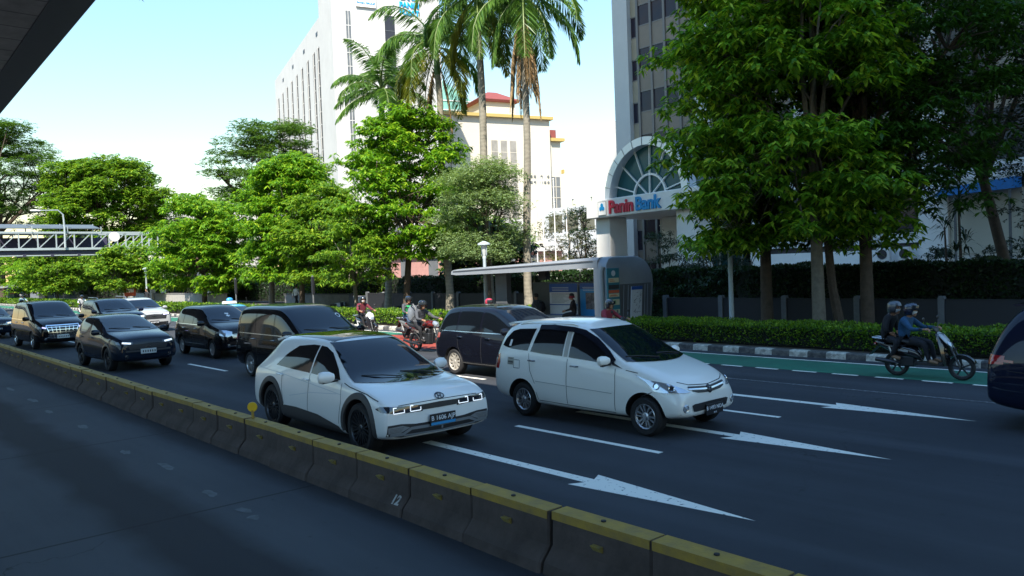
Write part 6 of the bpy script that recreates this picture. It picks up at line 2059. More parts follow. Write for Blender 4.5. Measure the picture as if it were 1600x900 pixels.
# silver white crossover with the winged badge
sp = measures(4.65, 2.75, .92, 1.72, 1.84, 1.08, 2.45, 1.45, 1.0, .25, R=.35, zb=.25)
c = Car('silver_crossover', 'silver white crossover with black grille furthest back in the third lane', 'car', sp, (-44.6, 11.75 + .92, 0), .0, P_SILV)
common(c, wins(sp, [-.6, .25, 1.15, 2.35]), spokes=5, rim=.24, m_rim=M_DKALLOY, drl=M_DRLB, lamp=M_LAMPDK, lamp_z=.88, lamp_h=.08, seams=[[(1.2, .35), (1.2, 1.04)], [(2.3, .4), (2.3, 1.04)]], grille=[(-.55, .66), (-.62, .86), (0, .9), (.62, .86), (.55, .66)], bars=0)
mb = MB()
c.line('', [(sp['xf'], -.09, .82), (sp['xf'], -.05, .77), (sp['xf'], 0, .79), (sp['xf'], .05, .77), (sp['xf'], .09, .82)], (-1, 0, 0), .025, None, off=.02, mb=mb)
mb.build('winged_badge', M_CHROME, c.root, fix=False)
mb = MB(); c.line('', [(sp['xf'], -.66, .44), (sp['xf'], 0, .43), (sp['xf'], .66, .44)], (-1, 0, 0), .16, None, off=.012, mb=mb); mb.build('bumper_insert', M_BLKPL, c.root, fix=False)
# dark car at the left edge
sp = measures(4.4, 2.65, .9, 1.55, 1.78, .98, 2.3, 1.3, .88, .4, R=.33)
c = Car('dark_hatchback', 'dark hatchback with yellowish lit lamp cut off by the left edge', 'car', sp, (-48.9, 5.85 + .89, 0), .0, P_DKBLUE)
common(c, wins(sp, [-.3, .95, 2.15]), spokes=8, rim=.22, drl=M_DRLY, lamp_h=.14, seams=[[(1.0, .3), (1.0, .95)]], grille=[(-.45, .6), (-.5, .74), (.5, .74), (.45, .6)], bars=2)
# blue taxi
sp = measures(4.4, 2.6, .85, 1.50, 1.72, .98, 2.2, 1.25, .86, .5, R=.31)
c = Car('blue_taxi', 'light blue taxi with roof sign mostly hidden behind the small black people carrier', 'taxi', sp, (-33.2, 13.0, 0), .0, P_TAXI)
common(c, wins(sp, [-.25, .95, 2.1]), spokes=7, rim=.2, seams=[[(1.0, .3), (1.0, .95)]], grille=[(-.4, .58), (-.45, .7), (.45, .7), (.4, .58)], bars=2)
mb = MB(); mb.loft([[Vector((.9 + dx, y * s, z)) for dx, y in ((-.12, -.26), (.12, -.26), (.12, .26), (-.12, .26))] for z, s in ((1.50, 1.0), (1.56, 1.0), (1.60, .85))], 0, True, True, False); ts = mb.build('roof_sign', M_WHITE, c.root)
MB().ell((.9, .02, 1.66), .09, .14, .09, 12, 8).build('roof_sign_lamp', mat('taxi lamp blue', (.05, .3, .65), .3), ts)
mb = MB(); mb.tube([(1.25, .6, 1.42), (1.2, .6, 1.75)], .006, 5); mb.build('aerial', M_BLKPL, c.root)
# navy car leaving at the right edge
sp = measures(4.55, 2.7, .85, 1.86, 1.82, 1.10, 2.35, 1.4, .98, .30, R=.34, zb=.24)
c = Car('navy_car', 'navy car with red tail lamp leaving the picture at the right edge', 'car', sp, (-2.95, 12.55 + .91, 0), .0, P_NAVY)
common(c, wins(sp, [-.45, .25, 1.15, 2.25]), spokes=5, rim=.24, seams=[[(1.2, .3), (1.2, 1.04)], [(2.25, .34), (2.25, 1.04)], [(-.7, .86), (-.35, .84)]])
for sg in (-1, 1):
    c.line('tail_lamp_streak', [(-.98, 0, 1.0), (-.75, 0, 1.0), (-.62, 0, .99)], (0, -sg, 0), .035, M_TAIL, off=.008)
mb = MB(); mb.loft([[Vector((x, y, z)) for x, z in ((-.66, 1.76), (-.35, 1.79), (-.35, 1.82), (-.70, 1.79))] for y in (-.58, 0, .58)], 0); mb.build('roof_spoiler', P_NAVY, c.root)
# ================================================================ MOTORCYCLES AND PEOPLE
M_HAIR = mat('black hair', (.012, .010, .009), .6)
M_MASK = mat('white face mask', (.68, .70, .70), .7)
M_VIS = mat('helmet visor', (.02, .025, .03), .12, spec=.4)
def cloth(name, c):
    return mat(name, c, .85, noise=.3, nscale=9, bump=.3, bscale=35)

def capsule_dist(p, a, b):
    ab = b - a
    t = max(0, min(1, (p - a).dot(ab) / max(ab.length_squared, 1e-9)))
    return (p - (a + ab * t)).length

def person(label, loc, yaw, J, shirt, trousers, shoes, helmet=None, mask=False, hair=True, sleeves=True, vest=None, scale=1.0, headdir=0.0, visor=True, hand_grip=None):
    """J: joints in local space (x forward, y left, z up). One skinned body, face, hands with five fingers; clothes by region."""
    root = thing('person', label, 'person', loc, yaw)
    J = {k: Vector(v) * scale for k, v in J.items()}
    chain = [('pelvis', 'spine'), ('spine', 'chest'), ('chest', 'neck'), ('neck', 'head')]
    for s in 'lr':
        chain += [('chest', 'sh' + s), ('sh' + s, 'el' + s), ('el' + s, 'wr' + s), ('pelvis', 'hip' + s), ('hip' + s, 'kn' + s), ('kn' + s, 'an' + s), ('an' + s, 'toe' + s)]
    R = dict(pelvis=(.155, .125), spine=(.145, .115), chest=(.165, .125), neck=(.055, .055), head=(.052, .052), shl=(.075, .075), shr=(.075, .075), ell=(.05, .05), elr=(.05, .05), wrl=(.034, .03), wrr=(.034, .03),
             hipl=(.1, .1), hipr=(.1, .1), knl=(.068, .068), knr=(.068, .068), anl=(.045, .045), anr=(.045, .045), toel=(.042, .03), toer=(.042, .03))
    names = ['pelvis', 'spine', 'chest', 'neck', 'head'] + [n + s for s in 'lr' for n in ('sh', 'el', 'wr', 'hip', 'kn', 'an', 'toe')]
    idx = {n: i for i, n in enumerate(names)}
    me = bpy.data.meshes.new('skel')
    me.from_pydata([J[n] for n in names], [(idx[a], idx[b]) for a, b in chain], [])
    o = bpy.data.objects.new('skel', me); COL.objects.link(o)
    sk = o.modifiers.new('skin', 'SKIN'); sk.use_smooth_shade = True
    for i, n in enumerate(names):
        sv = me.skin_vertices[0].data[i]
        sv.radius = (R[n][0] * scale, R[n][1] * scale)
        sv.use_root = (n == 'pelvis')
    sb = o.modifiers.new('sub', 'SUBSURF'); sb.levels = 2; sb.render_levels = 2
    body = evaluated_mesh(o)
    bpy.data.objects.remove(o)
    # material by nearest bone
    bones = []
    for a, b_ in chain:
        if a.startswith('wr') or b_ == 'head':
            k = 0
        elif a.startswith('el'):
            k = 1 if sleeves else 0
        elif a.startswith('sh') or b_.startswith('sh') or b_ in ('spine', 'chest', 'neck'):
            k = 1
        elif a.startswith('an'):
            k = 3
        else:
            k = 2
        bones.append((J[a], J[b_], k))
    bones.append((J['neck'].lerp(J['head'], .35), J['head'], 0))
    mb = MB()
    vs = [v.co.copy() for v in body.vertices]
    for p in body.polygons:
        c = p.center
        k = min(bones, key=lambda q: capsule_dist(c, q[0], q[1]))[2]
        if k == 2 and c.z > J['pelvis'].z + .06:
            k = 1
        mb.f.append(tuple(p.vertices)); mb.m.append(k); mb.s.append(True)
    mb.v = [tuple(v) for v in vs]
    bpy.data.meshes.remove(body)
    # head with face
    H = J['head'] + Vector((.015, 0, .085)) * scale
    Mz = Matrix.Rotation(headdir, 3, 'Z')
    def hp(x, y, z):
        return H + Mz @ (Vector((x, y, z)) * scale)
    rings = []
    for f, rx, ry, dx in ((-.125, .03, .03, .035), (-.11, .055, .045, .03), (-.07, .078, .062, .015), (-.02, .092, .072, .004), (.03, .098, .077, -.002), (.075, .088, .07, -.006), (.105, .055, .045, -.008), (.118, .012, .012, -.008)):
        rings.append([hp(dx + rx * math.cos(2 * PI * k / 16), ry * math.sin(2 * PI * k / 16), f) for k in range(16)])
    mb.loft(rings, 0)
    mb.loft([[hp(.088, .014, .0 - .02), hp(.088, -.014, -.02), hp(.088, 0, .03)], [hp(.118, .009, -.022), hp(.118, -.009, -.022), hp(.100, 0, .02)]], 0)
    for s in (-1, 1):
        mb.ell(hp(.083, s * .032, .012), .012 * scale, .014 * scale, .008 * scale, 8, 5, 4)
        mb.ell(hp(-.005, s * .075, -.005), .016 * scale, .008 * scale, .03 * scale, 8, 5, 0)
    mb.ell(hp(.087, 0, -.052), .01 * scale, .024 * scale, .007 * scale, 8, 5, 5)
    # hands: palm, four fingers and a thumb
    for s in 'lr':
        w = J['wr' + s]; d = (w - J['el' + s]).normalized()
        if hand_grip:
            gp = Vector((0, 1 if s == 'l' else -1, 0))
        else:
            gp = d.orthogonal()
        side = (gp - d * gp.dot(d)).normalized()
        nrm = d.cross(side) * (1 if s == 'r' else -1)
        if nrm.z > 0 and hand_grip:
            nrm = -nrm
        q = scale
        mb.tube([w - d * .02 * q, w + d * .03 * q, w + d * .085 * q], [.03 * q, .042 * q, .04 * q], 10, 0, True, .55)
        for k, (off, ln) in enumerate(((-.033, .066), (-.011, .075), (.011, .071), (.033, .055))):
            b0 = w + d * .08 * q + side * off * q
            curl = .9 if hand_grip else .35
            p1 = b0 + (d * .45 + nrm * curl * .3).normalized() * ln * .45 * q
            p2 = p1 + (d * (1 - curl) + nrm * curl).normalized() * ln * .35 * q
            p3 = p2 + (d * (.5 - curl) + nrm * curl * 1.1).normalized() * ln * .3 * q
            mb.tube([b0 - d * .015 * q, p1, p2, p3], [.0095 * q, .009 * q, .008 * q, .0065 * q], 6, 0)
        tb = w + d * .03 * q + side * (.036 if s == 'r' else -.036) * q
        ts = side * (1 if s == 'r' else -1)
        mb.tube([tb - ts * .01 * q, tb + ts * .022 * q + d * .022 * q, tb + ts * .022 * q + d * .052 * q + nrm * .018 * q], [.012 * q, .0105 * q, .008 * q], 6, 0)
    mb.build('body', [M_SKIN, shirt, trousers, shoes, M_HAIR, mat('lips', (.25, .09, .07), .5)], root, sharp=60)
    if mask:
        m2 = MB()
        rr = []
        for f, r_ in ((-.085, .066), (-.05, .088), (-.015, .102)):
            rr.append([hp(.012 + r_ * math.cos(rad(a)), .078 * math.sin(rad(a)) * (1 if f > -.07 else .8), f) for a in range(-95, 96, 19)])
        m2.loft(rr, 0, False, False); m2.build('face_mask', M_MASK, root)
    if helmet:
        m2 = MB()
        prof = [(.128, -.055), (.135, -.01), (.136, .05), (.122, .105), (.085, .143), (.04, .158), (.001, .162)]
        rr = []
        for r_, h in prof:
            ring = []
            for k in range(28):
                a = 2 * PI * k / 28
                lo = 0.0
                if abs(((a + PI) % (2 * PI)) - PI) < rad(62) and h < .05:
                    lo = (.05 - h)
                elif h < 0:
                    lo = -.035 if h < -.03 else 0
                ring.append(hp(-.012 + r_ * 1.08 * math.cos(a), r_ * .94 * math.sin(a), h + lo))
            rr.append(ring)
        m2.loft(rr, 0, True, False)
        hm = m2.build('helmet', helmet, root, fix=False, sharp=60)
        sd = hm.modifiers.new('thickness', 'SOLIDIFY'); sd.thickness = .012
        if visor:
            m2 = MB()
            rr = []
            for f, r_ in ((.055, .152), (.0, .163), (-.04, .158)):
                rr.append([hp(-.012 + r_ * 1.06 * math.cos(rad(a)), r_ * .9 * math.sin(rad(a)), f + .05) for a in range(-68, 69, 17)])
            m2.loft(rr, 0, False, False); m2.build('visor', M_VIS, hm)
    elif hair:
        m2 = MB()
        rr = []
        for r_, h in ((.098, -.03), (.106, .03), (.101, .075), (.072, .115), (.03, .132), (.001, .134)):
            rr.append([hp(-.012 + r_ * (1.04 if math.cos(2 * PI * k / 18) < .4 else .93) * math.cos(2 * PI * k / 18), r_ * .84 * math.sin(2 * PI * k / 18), h + (.05 if (math.cos(2 * PI * k / 18) > .45 and h < .05) else 0)) for k in range(18)])
        m2.loft(rr, 0, True, False); m2.build('hair', M_HAIR, root)
    if vest is not None:
        m2 = MB()
        ax = [J['pelvis'].lerp(J['spine'], .3), J['spine'], J['spine'].lerp(J['chest'], .6), J['chest'], J['chest'].lerp(J['neck'], .45)]
        rr = []
        for p, (rx, ry) in zip(ax, ((.135, .185), (.13, .178), (.142, .195), (.145, .20), (.10, .12))):
            rr.append([p + Vector((rx * scale * math.cos(2 * PI * k / 18), ry * scale * math.sin(2 * PI * k / 18), 0)) for k in range(18)])
        m2.loft(rr, 0, True, False); m2.build('vest', vest, root)
    return root

def ride(lean=.12, seat=.78, grip=(.58, .30, 1.02), foot=(.42, .15, .33), dx=0.0):
    s = seat
    J = dict(pelvis=(0, 0, s + .10), spine=(.02 + lean * .25, 0, s + .28), chest=(.03 + lean * .8, 0, s + .42), neck=(.05 + lean * 1.05, 0, s + .55), head=(.08 + lean * 1.1, 0, s + .60))
    for k, sg in (('l', 1), ('r', -1)):
        J['sh' + k] = (.03 + lean * .85, sg * .185, s + .48)
        g = Vector((grip[0] - .07, sg * grip[1], grip[2]))
        sh = Vector(J['sh' + k]); m_ = sh.lerp(g, .5)
        J['el' + k] = (m_.x - .02, m_.y + sg * .07, m_.z - .09)
        J['wr' + k] = tuple(g)
        J['hip' + k] = (.06, sg * .10, s + .07)
        J['kn' + k] = (.44, sg * (foot[1] + .05), s + .02)
        J['an' + k] = (foot[0] - .08, sg * foot[1], foot[2] + .07)
        J['toe' + k] = (foot[0] + .10, sg * foot[1], foot[2] + .03)
    return J

def sit(seat=.45, lean=.05):
    s = seat
    J = dict(pelvis=(0, 0, s + .10), spine=(lean * .4, 0, s + .28), chest=(lean, 0, s + .47), neck=(lean * 1.2, 0, s + .62), head=(lean * 1.4 + .02, 0, s + .68))
    for k, sg in (('l', 1), ('r', -1)):
        J['sh' + k] = (lean, sg * .19, s + .54); J['el' + k] = (lean + .08, sg * .25, s + .28); J['wr' + k] = (lean + .30, sg * .12, s + .22)
        J['hip' + k] = (.06, sg * .1, s + .08); J['kn' + k] = (.46, sg * .13, s + .06); J['an' + k] = (.46, sg * .13, .08); J['toe' + k] = (.60, sg * .14, .04)
    return J

def walk(phase=.22):
    J = dict(pelvis=(0, 0, .93), spine=(.01, 0, 1.10), chest=(.02, 0, 1.30), neck=(.03, 0, 1.46), head=(.05, 0, 1.52))
    for k, sg in (('l', 1), ('r', -1)):
        ph = phase * sg
        J['sh' + k] = (.02, sg * .19, 1.38); J['el' + k] = (-.02 - ph * .5, sg * .24, 1.12); J['wr' + k] = (.08 - ph * 1.0, sg * .24, .90)
        J['hip' + k] = (0, sg * .1, .90); J['kn' + k] = (.04 + ph * .7, sg * .1, .50); J['an' + k] = (ph * 1.3, sg * .1, .09); J['toe' + k] = (ph * 1.3 + .15, sg * .11, .04)
    return J

# ---------------------------------------------------------------- machines
def bike_wheel(mb_t, root, x, R, name='wheel', w=.045, spokes=5, rim_m=None):
    o = MB()
    o.lathe([(R - .07, -w * .6), (R - .03, -w), (R - .006, -w * .6), (R, 0), (R - .006, w * .6), (R - .03, w), (R - .07, w * .6)], (0, 0, 0), (0, 1, 0), 32)
    t = o.build(name, M_RUBBER, root, loc=(x, 0, R))
    m = MB()
    m.lathe([(R - .062, -w * .55), (R - .085, -w * .45), (R - .085, w * .45), (R - .062, w * .55)], (0, 0, 0), (0, 1, 0), 32)
    for k in range(spokes):
        a = 2 * PI * k / spokes + .3
        m.beam((.02 * math.cos(a), 0, .02 * math.sin(a)), ((R - .08) * math.cos(a + .12), 0, (R - .08) * math.sin(a + .12)), .03, .028, up=(0, 1, 0))
    m.lathe([(.0001, -.05), (.035, -.05), (.035, .05), (.0001, .05)], (0, 0, 0), (0, 1, 0), 14)
    m.build('rim', rim_m or M_DKALLOY, t)
    return t

def ell_ring(c, ry, rz, n=14, tilt=0.0, sq=1.0):
    out = []
    for k in range(n):
        a = 2 * PI * k / n
        y = ry * math.copysign(abs(math.cos(a)) ** sq, math.cos(a)); z = rz * math.copysign(abs(math.sin(a)) ** sq, math.sin(a))
        out.append(Vector((c[0] + z * math.sin(tilt), c[1] + y, c[2] + z * math.cos(tilt))))
    return out

def scooter(label, loc, yaw, body_m, accent_m, lit=False, big=False, plate=True):
    t = thing('motor_scooter', label, 'motor scooter', loc, yaw)
    R = .255
    wbx = 1.26
    for x, nm in ((0, 'rear_wheel'), (wbx, 'front_wheel')):
        bike_wheel(None, t, x, R, nm)
    m = MB()   # tail body
    m.loft([ell_ring((-.42, 0, .70), .04, .03), ell_ring((-.34, 0, .68), .10, .07), ell_ring((-.1, 0, .62), .15, .12), ell_ring((.2, 0, .56), .16, .15), ell_ring((.42, 0, .50), .14, .14), ell_ring((.52, 0, .42), .10, .08)], 0)
    m.build('tail_body', body_m, t)
    m = MB(); m.loft([ell_ring((-.36, 0, .75), .09, .025, sq=.7), ell_ring((-.1, 0, .77), .14, .045, sq=.7), ell_ring((.15, 0, .75), .15, .05, sq=.7), ell_ring((.4, 0, .70), .12, .05, sq=.7), ell_ring((.5, 0, .64), .07, .03, sq=.7)], 0)
    m.build('seat', M_BLKPL, t)
    m = MB(); m.tube([(-.42, .0, .77), (-.50, 0, .80), (-.44, 0, .81)], .02, 6); m.tube([(-.2, .13, .78), (-.45, .12, .80), (-.47, 0, .80), (-.45, -.12, .80), (-.2, -.13, .78)], .014, 6); m.build('grab_rail', M_SILVER, t)
    m = MB(); m.loft([[Vector((x, y * w, z)) for y, z in ((-1, .27), (1, .27), (1, .33), (-1, .33))] for x, w in ((.40, .12), (.55, .15), (.85, .15), (.95, .12))], 0, True, True, False); m.build('floorboard', M_BLKPL, t, bevel=.01)
    m = MB()   # leg shield
    m.loft([[Vector((x, -w, z)), Vector((x + .05, -w * .6, z)), Vector((x + .09, 0, z)), Vector((x + .05, w * .6, z)), Vector((x, w, z)), Vector((x - .03, w * .9, z)), Vector((x - .03, -w * .9, z))] for x, z, w in ((.98, .28, .12), (.96, .42, .17), (.94, .60, .21), (.90, .76, .20), (.86, .88, .15), (.84, .93, .10))], 0)
    m.build('leg_shield', body_m, t)
    m = MB(); m.loft([ell_ring((1.05, 0, .70), .08, .035), ell_ring((1.0, 0, .77), .13, .05), ell_ring((.92, 0, .86), .14, .05), ell_ring((.84, 0, .93), .08, .03)], 0); m.build('nose_panel', accent_m, t)
    m = MB(); m.loft([ell_ring((1.10, 0, .66), .05, .02), ell_ring((1.075, 0, .70), .09, .035), ell_ring((1.03, 0, .75), .09, .03)], 0); hl = m.build('headlight', M_DRL if lit else M_LAMP, t)
    m = MB()   # front mudguard over the wheel
    rr = []
    for k in range(9):
        a = rad(20 + 120 * k / 8)
        rr.append([Vector((wbx + (R + .03) * math.cos(a), y, R + (R + .03 - abs(y) * .35) * math.sin(a))) for y in (-.065, -.03, 0, .03, .065)])
    m.loft(rr, 0, False, False); mg = m.build('front_mudguard', body_m, t); sd = mg.modifiers.new('t', 'SOLIDIFY'); sd.thickness = .006
    m = MB()
    for s in (-.075, .075):
        m.tube([(wbx, s, R), (1.10, s, .62), (1.04, s * .6, .74)], [.02, .022, .022], 8)
    m.build('front_fork', M_DKALLOY, t)
    m = MB(); m.tube([(.62, .33, 1.03), (.72, .2, 1.01), (.80, 0, .97), (.72, -.2, 1.01), (.62, -.33, 1.03)], .013, 8); m.loft([ell_ring((.84, 0, .95), .06, .04), ell_ring((.80, 0, 1.0), .11, .05), ell_ring((.74, 0, 1.04), .08, .03)], 0); m.build('handlebar', M_BLKPL, t)
    m = MB()
    for s in (-1, 1):
        m.tube([(.60, s * .35, 1.03), (.66, s * .24, 1.02)], .019, 8)
    m.build('grip', M_RUBBER, t)
    for s in (-1, 1):
        m = MB(); m.tube([(.74, s * .2, 1.02), (.72, s * .30, 1.12), (.70, s * .34, 1.19)], .007, 6)
        st = m.build('mirror_stem', M_BLKPL, t)
        MB().ell((.69, s * .36, 1.23), .016, .065, .04, 12, 6).build('mirror', M_BLKPL, st)
    m = MB(); m.tube([(-.05, -.14, R), (.1, -.15, .30), (-.05, -.17, .31), (-.36, -.18, .35)], [.025, .03, .048, .045], 10); m.build('exhaust', M_DKALLOY, t)
    m = MB(); m.box(-.08, .38, -.10, .10, .22, .44); m.build('engine_case', M_DKALLOY, t, bevel=.03)
    m = MB(); m.tube([(.05, .11, R), (-.1, .13, .62)], .028, 8); m.tube([(.05, -.11, R), (-.1, -.13, .62)], .028, 8); m.build('rear_shock', M_SILVER, t)
    m = MB(); m.loft([ell_ring((-.45, 0, .66), .06, .03), ell_ring((-.40, 0, .66), .09, .04)], 0); m.build('tail_lamp', M_TAIL, t)
    m = MB(); m.beam((-.36, 0, .62), (-.55, 0, .42), .16, .012); m.build('rear_mudguard', M_BLKPL, t)
    m = MB()
    for s in (-1, 1):
        m.prism([(.62, .50), (.86, .66), (.92, .64), (.70, .46)], lambda u, v, w: (u - .0, s * (.19 + w), v), 0, .006)
    if plate:
        MB().box(1.135, 1.14, -.1, .1, .56, .63).build('licence_plate', M_PLATE, t)
    m = MB()
    for s in (-1, 1):
        m.beam((.0, s * .165, .58), (.3, s * .175, .54), .006, .04, up=(0, 0, 1))
    m.build('side_stripe', accent_m, t)
    return t

def roadster(label, loc, yaw, tank_m):
    t = thing('motorcycle', label, 'motorcycle', loc, yaw)
    R = .30
    bike_wheel(None, t, 0, R, 'rear_wheel', .06); bike_wheel(None, t, 1.34, R, 'front_wheel', .05)
    m = MB(); m.loft([ell_ring((.95, 0, .86), .06, .05), ell_ring((.88, 0, .90), .14, .10), ell_ring((.7, 0, .90), .16, .12), ell_ring((.5, 0, .84), .10, .08)], 0); m.build('fuel_tank', tank_m, t)
    m = MB(); m.loft([ell_ring((.55, 0, .80), .10, .05, sq=.7), ell_ring((.2, 0, .80), .13, .05, sq=.7), ell_ring((-.2, 0, .85), .11, .05, sq=.7), ell_ring((-.42, 0, .92), .05, .03, sq=.7)], 0); m.build('seat', M_BLKPL, t)
    m = MB(); m.loft([ell_ring((.3, 0, .70), .09, .06), ell_ring((0, 0, .76), .10, .07), ell_ring((-.3, 0, .84), .07, .05), ell_ring((-.46, 0, .90), .03, .03)], 0); m.build('tail_body', tank_m, t)
    m = MB(); m.box(.42, .86, -.14, .14, .28, .62); m.lathe([(.0001, 0), (.11, 0), (.12, .03), (.12, .09)], (.55, -.2, .40), (0, 1, 0), 16); m.box(.66, .84, -.10, .10, .58, .74); m.build('engine', M_DKALLOY, t, bevel=.02)
    m = MB(); m.tube([(.85, 0, .95), (.9, 0, .62), (.85, 0, .28), (.4, 0, .26), (.15, 0, .5), (.5, 0, .76)], .025, 8); m.tube([(.35, .1, .3), (0, .1, R)], .03, 8); m.tube([(.35, -.1, .3), (0, -.1, R)], .03, 8); m.build('frame_tubes', M_BLKPL, t)
    m = MB()
    for s in (-.08, .08):
        m.tube([(1.34, s, R), (1.02, s, .95)], [.025, .022], 8)
    m.build('front_fork', M_DKALLOY, t)
    m = MB(); rr = []
    for k in range(8):
        a = rad(30 + 100 * k / 7); rr.append([Vector((1.34 + (R + .03) * math.cos(a), y, R + (R + .03) * math.sin(a))) for y in (-.07, 0, .07)])
    m.loft(rr, 0, False, False); m.build('front_mudguard', tank_m, t)
    m = MB(); m.loft([ell_ring((1.15, 0, .86), .06, .05), ell_ring((1.10, 0, .88), .11, .09), ell_ring((1.0, 0, .92), .10, .08)], 0); m.build('headlight', M_LAMP, t)
    m = MB(); m.tube([(.78, .36, 1.04), (.88, .22, 1.04), (.98, 0, 1.0), (.88, -.22, 1.04), (.78, -.36, 1.04)], .014, 8); m.build('handlebar', M_BLKPL, t)
    for s in (-1, 1):
        m = MB(); m.tube([(.9, s * .2, 1.04), (.88, s * .34, 1.18)], .008, 6); st = m.build('mirror_stem', M_BLKPL, t); MB().ell((.87, s * .37, 1.2), .016, .07, .04, 10, 6).build('mirror', M_BLKPL, st)
    m = MB(); m.tube([(.75, -.12, .4), (.4, -.16, .24), (0, -.18, .29), (-.38, -.19, .36)], [.02, .022, .045, .04], 10); m.build('exhaust', M_DKALLOY, t)
    m = MB(); m.loft([ell_ring((-.47, 0, .88), .05, .025), ell_ring((-.42, 0, .88), .07, .03)], 0); m.build('tail_lamp', M_TAIL, t)
    m = MB(); m.beam((-.3, 0, .72), (-.5, 0, .48), .16, .012); m.build('rear_mudguard', M_BLKPL, t)
    m = MB(); m.tube([(.42, .22, .32), (.42, -.22, .32)], .015, 6); m.build('foot_pegs', M_DKALLOY, t)
    return t

def place(base, yaw, dx, dy=0.0, dz=0.0):
    c, s = math.cos(yaw), math.sin(yaw)
    return (base[0] + dx * c - dy * s, base[1] + dx * s + dy * c, base[2] + dz)

C_BLACK = cloth('black cloth', (.012, .012, .015)); C_NAVYT = cloth('dark trousers', (.015, .016, .022)); C_BLUEJ = cloth('blue jacket', (.015, .075, .16)); C_MAROON = cloth('maroon shirt', (.16, .02, .035))
C_GREENV = cloth('green vest', (.02, .36, .12)); C_GREY = cloth('grey jacket', (.07, .075, .085)); C_JEANS = cloth('jeans', (.05, .09, .16)); C_WHITE = cloth('white shirt', (.62, .64, .66)); C_RED = cloth('red jacket', (.30, .03, .05))
C_SHOE = mat('dark shoe', (.03, .022, .02), .6); C_SHOEB = mat('tan sandal', (.24, .14, .08), .6); C_LIGHT = cloth('pale blue shirt', (.30, .42, .46)); C_DKBR = cloth('dark brown jacket', (.035, .025, .022)); C_SCARF = cloth('grey scarf', (.18, .17, .18))
H_BLACK = mat('black helmet', (.012, .013, .018), .25, coat=1); H_DBLUE = mat('dark blue helmet', (.012, .018, .04), .2, coat=1); H_GREY = mat('dark grey helmet', (.05, .055, .065), .3, coat=1); H_RED = mat('red helmet', (.42, .03, .06), .25, coat=1); H_TEAL = mat('teal helmet', (.05, .25, .27), .3, coat=1)
SC_BLK = mat('scooter black', (.012, .012, .016), .25, coat=1); SC_WHT = mat('scooter white', (.6, .61, .62), .3, coat=1); SC_GREY = mat('scooter grey', (.12, .125, .12), .4, coat=.5); SC_RED = mat('tank red', (.14, .012, .010), .25, coat=1); SC_SILV = mat('scooter silver', (.42, .44, .45), .3, .3)

# couple on the scooter at the right, in the bike lane
b0 = (-6.98, 17.02, .004)
scooter('black scooter with silver nose carrying two people along the bike lane', b0, -.014, SC_BLK, SC_SILV)
Jd = ride(.10, .70, (.62, .30, 1.02), (.66, .14, .30)); Jd['knl'] = (.50, .16, .72); Jd['knr'] = (.50, -.16, .72)
person('person in blue jacket, dark helmet and white mask steering the scooter in the bike lane', place(b0, -.014, .12), -.014, Jd, C_BLUEJ, C_NAVYT, C_SHOEB, H_DBLUE, True, hand_grip=True)
Jp = ride(.12, .74, (.26, .20, .92), (.30, .19, .36)); Jp['knl'] = (.36, .24, .74); Jp['knr'] = (.36, -.24, .74)
pp_ = person('pillion person in black with grey scarf, helmet and white mask behind the blue jacket', place(b0, -.014, -.24), -.014, Jp, C_BLACK, C_NAVYT, C_SHOEB, H_GREY, True, visor=False)
m = MB(); m.loft([ell_ring((.11, 0, 1.17), .20, .05), ell_ring((.12, 0, 1.23), .18, .10), ell_ring((.14, 0, 1.29), .10, .09), ell_ring((.16, 0, 1.33), .07, .07)], 0); m.build('scarf', C_SCARF, pp_)

# rider with backpack on the red roadster
b0 = (-20.95, 14.45, 0); yw = .05
roadster('black motorcycle with red tank just left of the black people carrier', b0, yw, SC_RED)
Jr = ride(.16, .80, (.74, .34, 1.05), (.46, .18, .33)); Jr['hipr'] = (.06, -.12, .86); Jr['knr'] = (.40, -.24, .76); Jr['knl'] = (.40, .24, .76)
pr_ = person('person in grey jacket and dark helmet wearing a backpack on the red tanked motorcycle', place(b0, yw, .16), yw, Jr, C_GREY, C_BLACK, C_SHOE, H_BLACK, False, hand_grip=True)
bp = thing('backpack', 'grey blue backpack on the back of the motorcyclist in grey', 'backpack', place(b0, yw, -.05, 0, 1.02), yw)
m = MB(); m.loft([ell_ring((-.06, 0, -.02), .13, .08, tilt=PI / 2, sq=.6), ell_ring((-.06, 0, .1), .17, .12, tilt=PI / 2, sq=.6), ell_ring((-.04, 0, .32), .16, .11, tilt=PI / 2, sq=.6), ell_ring((0, 0, .44), .11, .07, tilt=PI / 2, sq=.6)], 0)
m.build('bag', cloth('backpack cloth', (.20, .23, .27)), bp)
m = MB(); m.loft([ell_ring((-.18, 0, .02), .10, .03, tilt=PI / 2), ell_ring((-.17, 0, .16), .11, .04, tilt=PI / 2), ell_ring((-.15, 0, .2), .08, .02, tilt=PI / 2)], 0); m.build('front_pocket', cloth('pocket cloth', (.10, .12, .15)), bp)
m = MB()
for s in (-1, 1):
    m.tube([(.03, s * .12, .42), (.18, s * .15, .50), (.33, s * .16, .36), (.30, s * .16, .18), (.06, s * .15, .02)], .018, 6)
m.build('strap', cloth('strap cloth', (.22, .22, .22)), bp)

# green vest rider
b0 = (-25.05, 16.85, .004); yw = -.06
scooter('big grey scooter ridden by the person in the green vest', b0, yw, SC_GREY, SC_GREY)
person('person in green vest over grey shirt with dark helmet on a grey scooter', place(b0, yw, .1), yw, ride(.08, .80, (.62, .31, 1.03), (.62, .16, .32)), C_GREY, C_JEANS, C_SHOE, H_DBLUE, False, vest=C_GREENV, hand_grip=True, headdir=-.3)
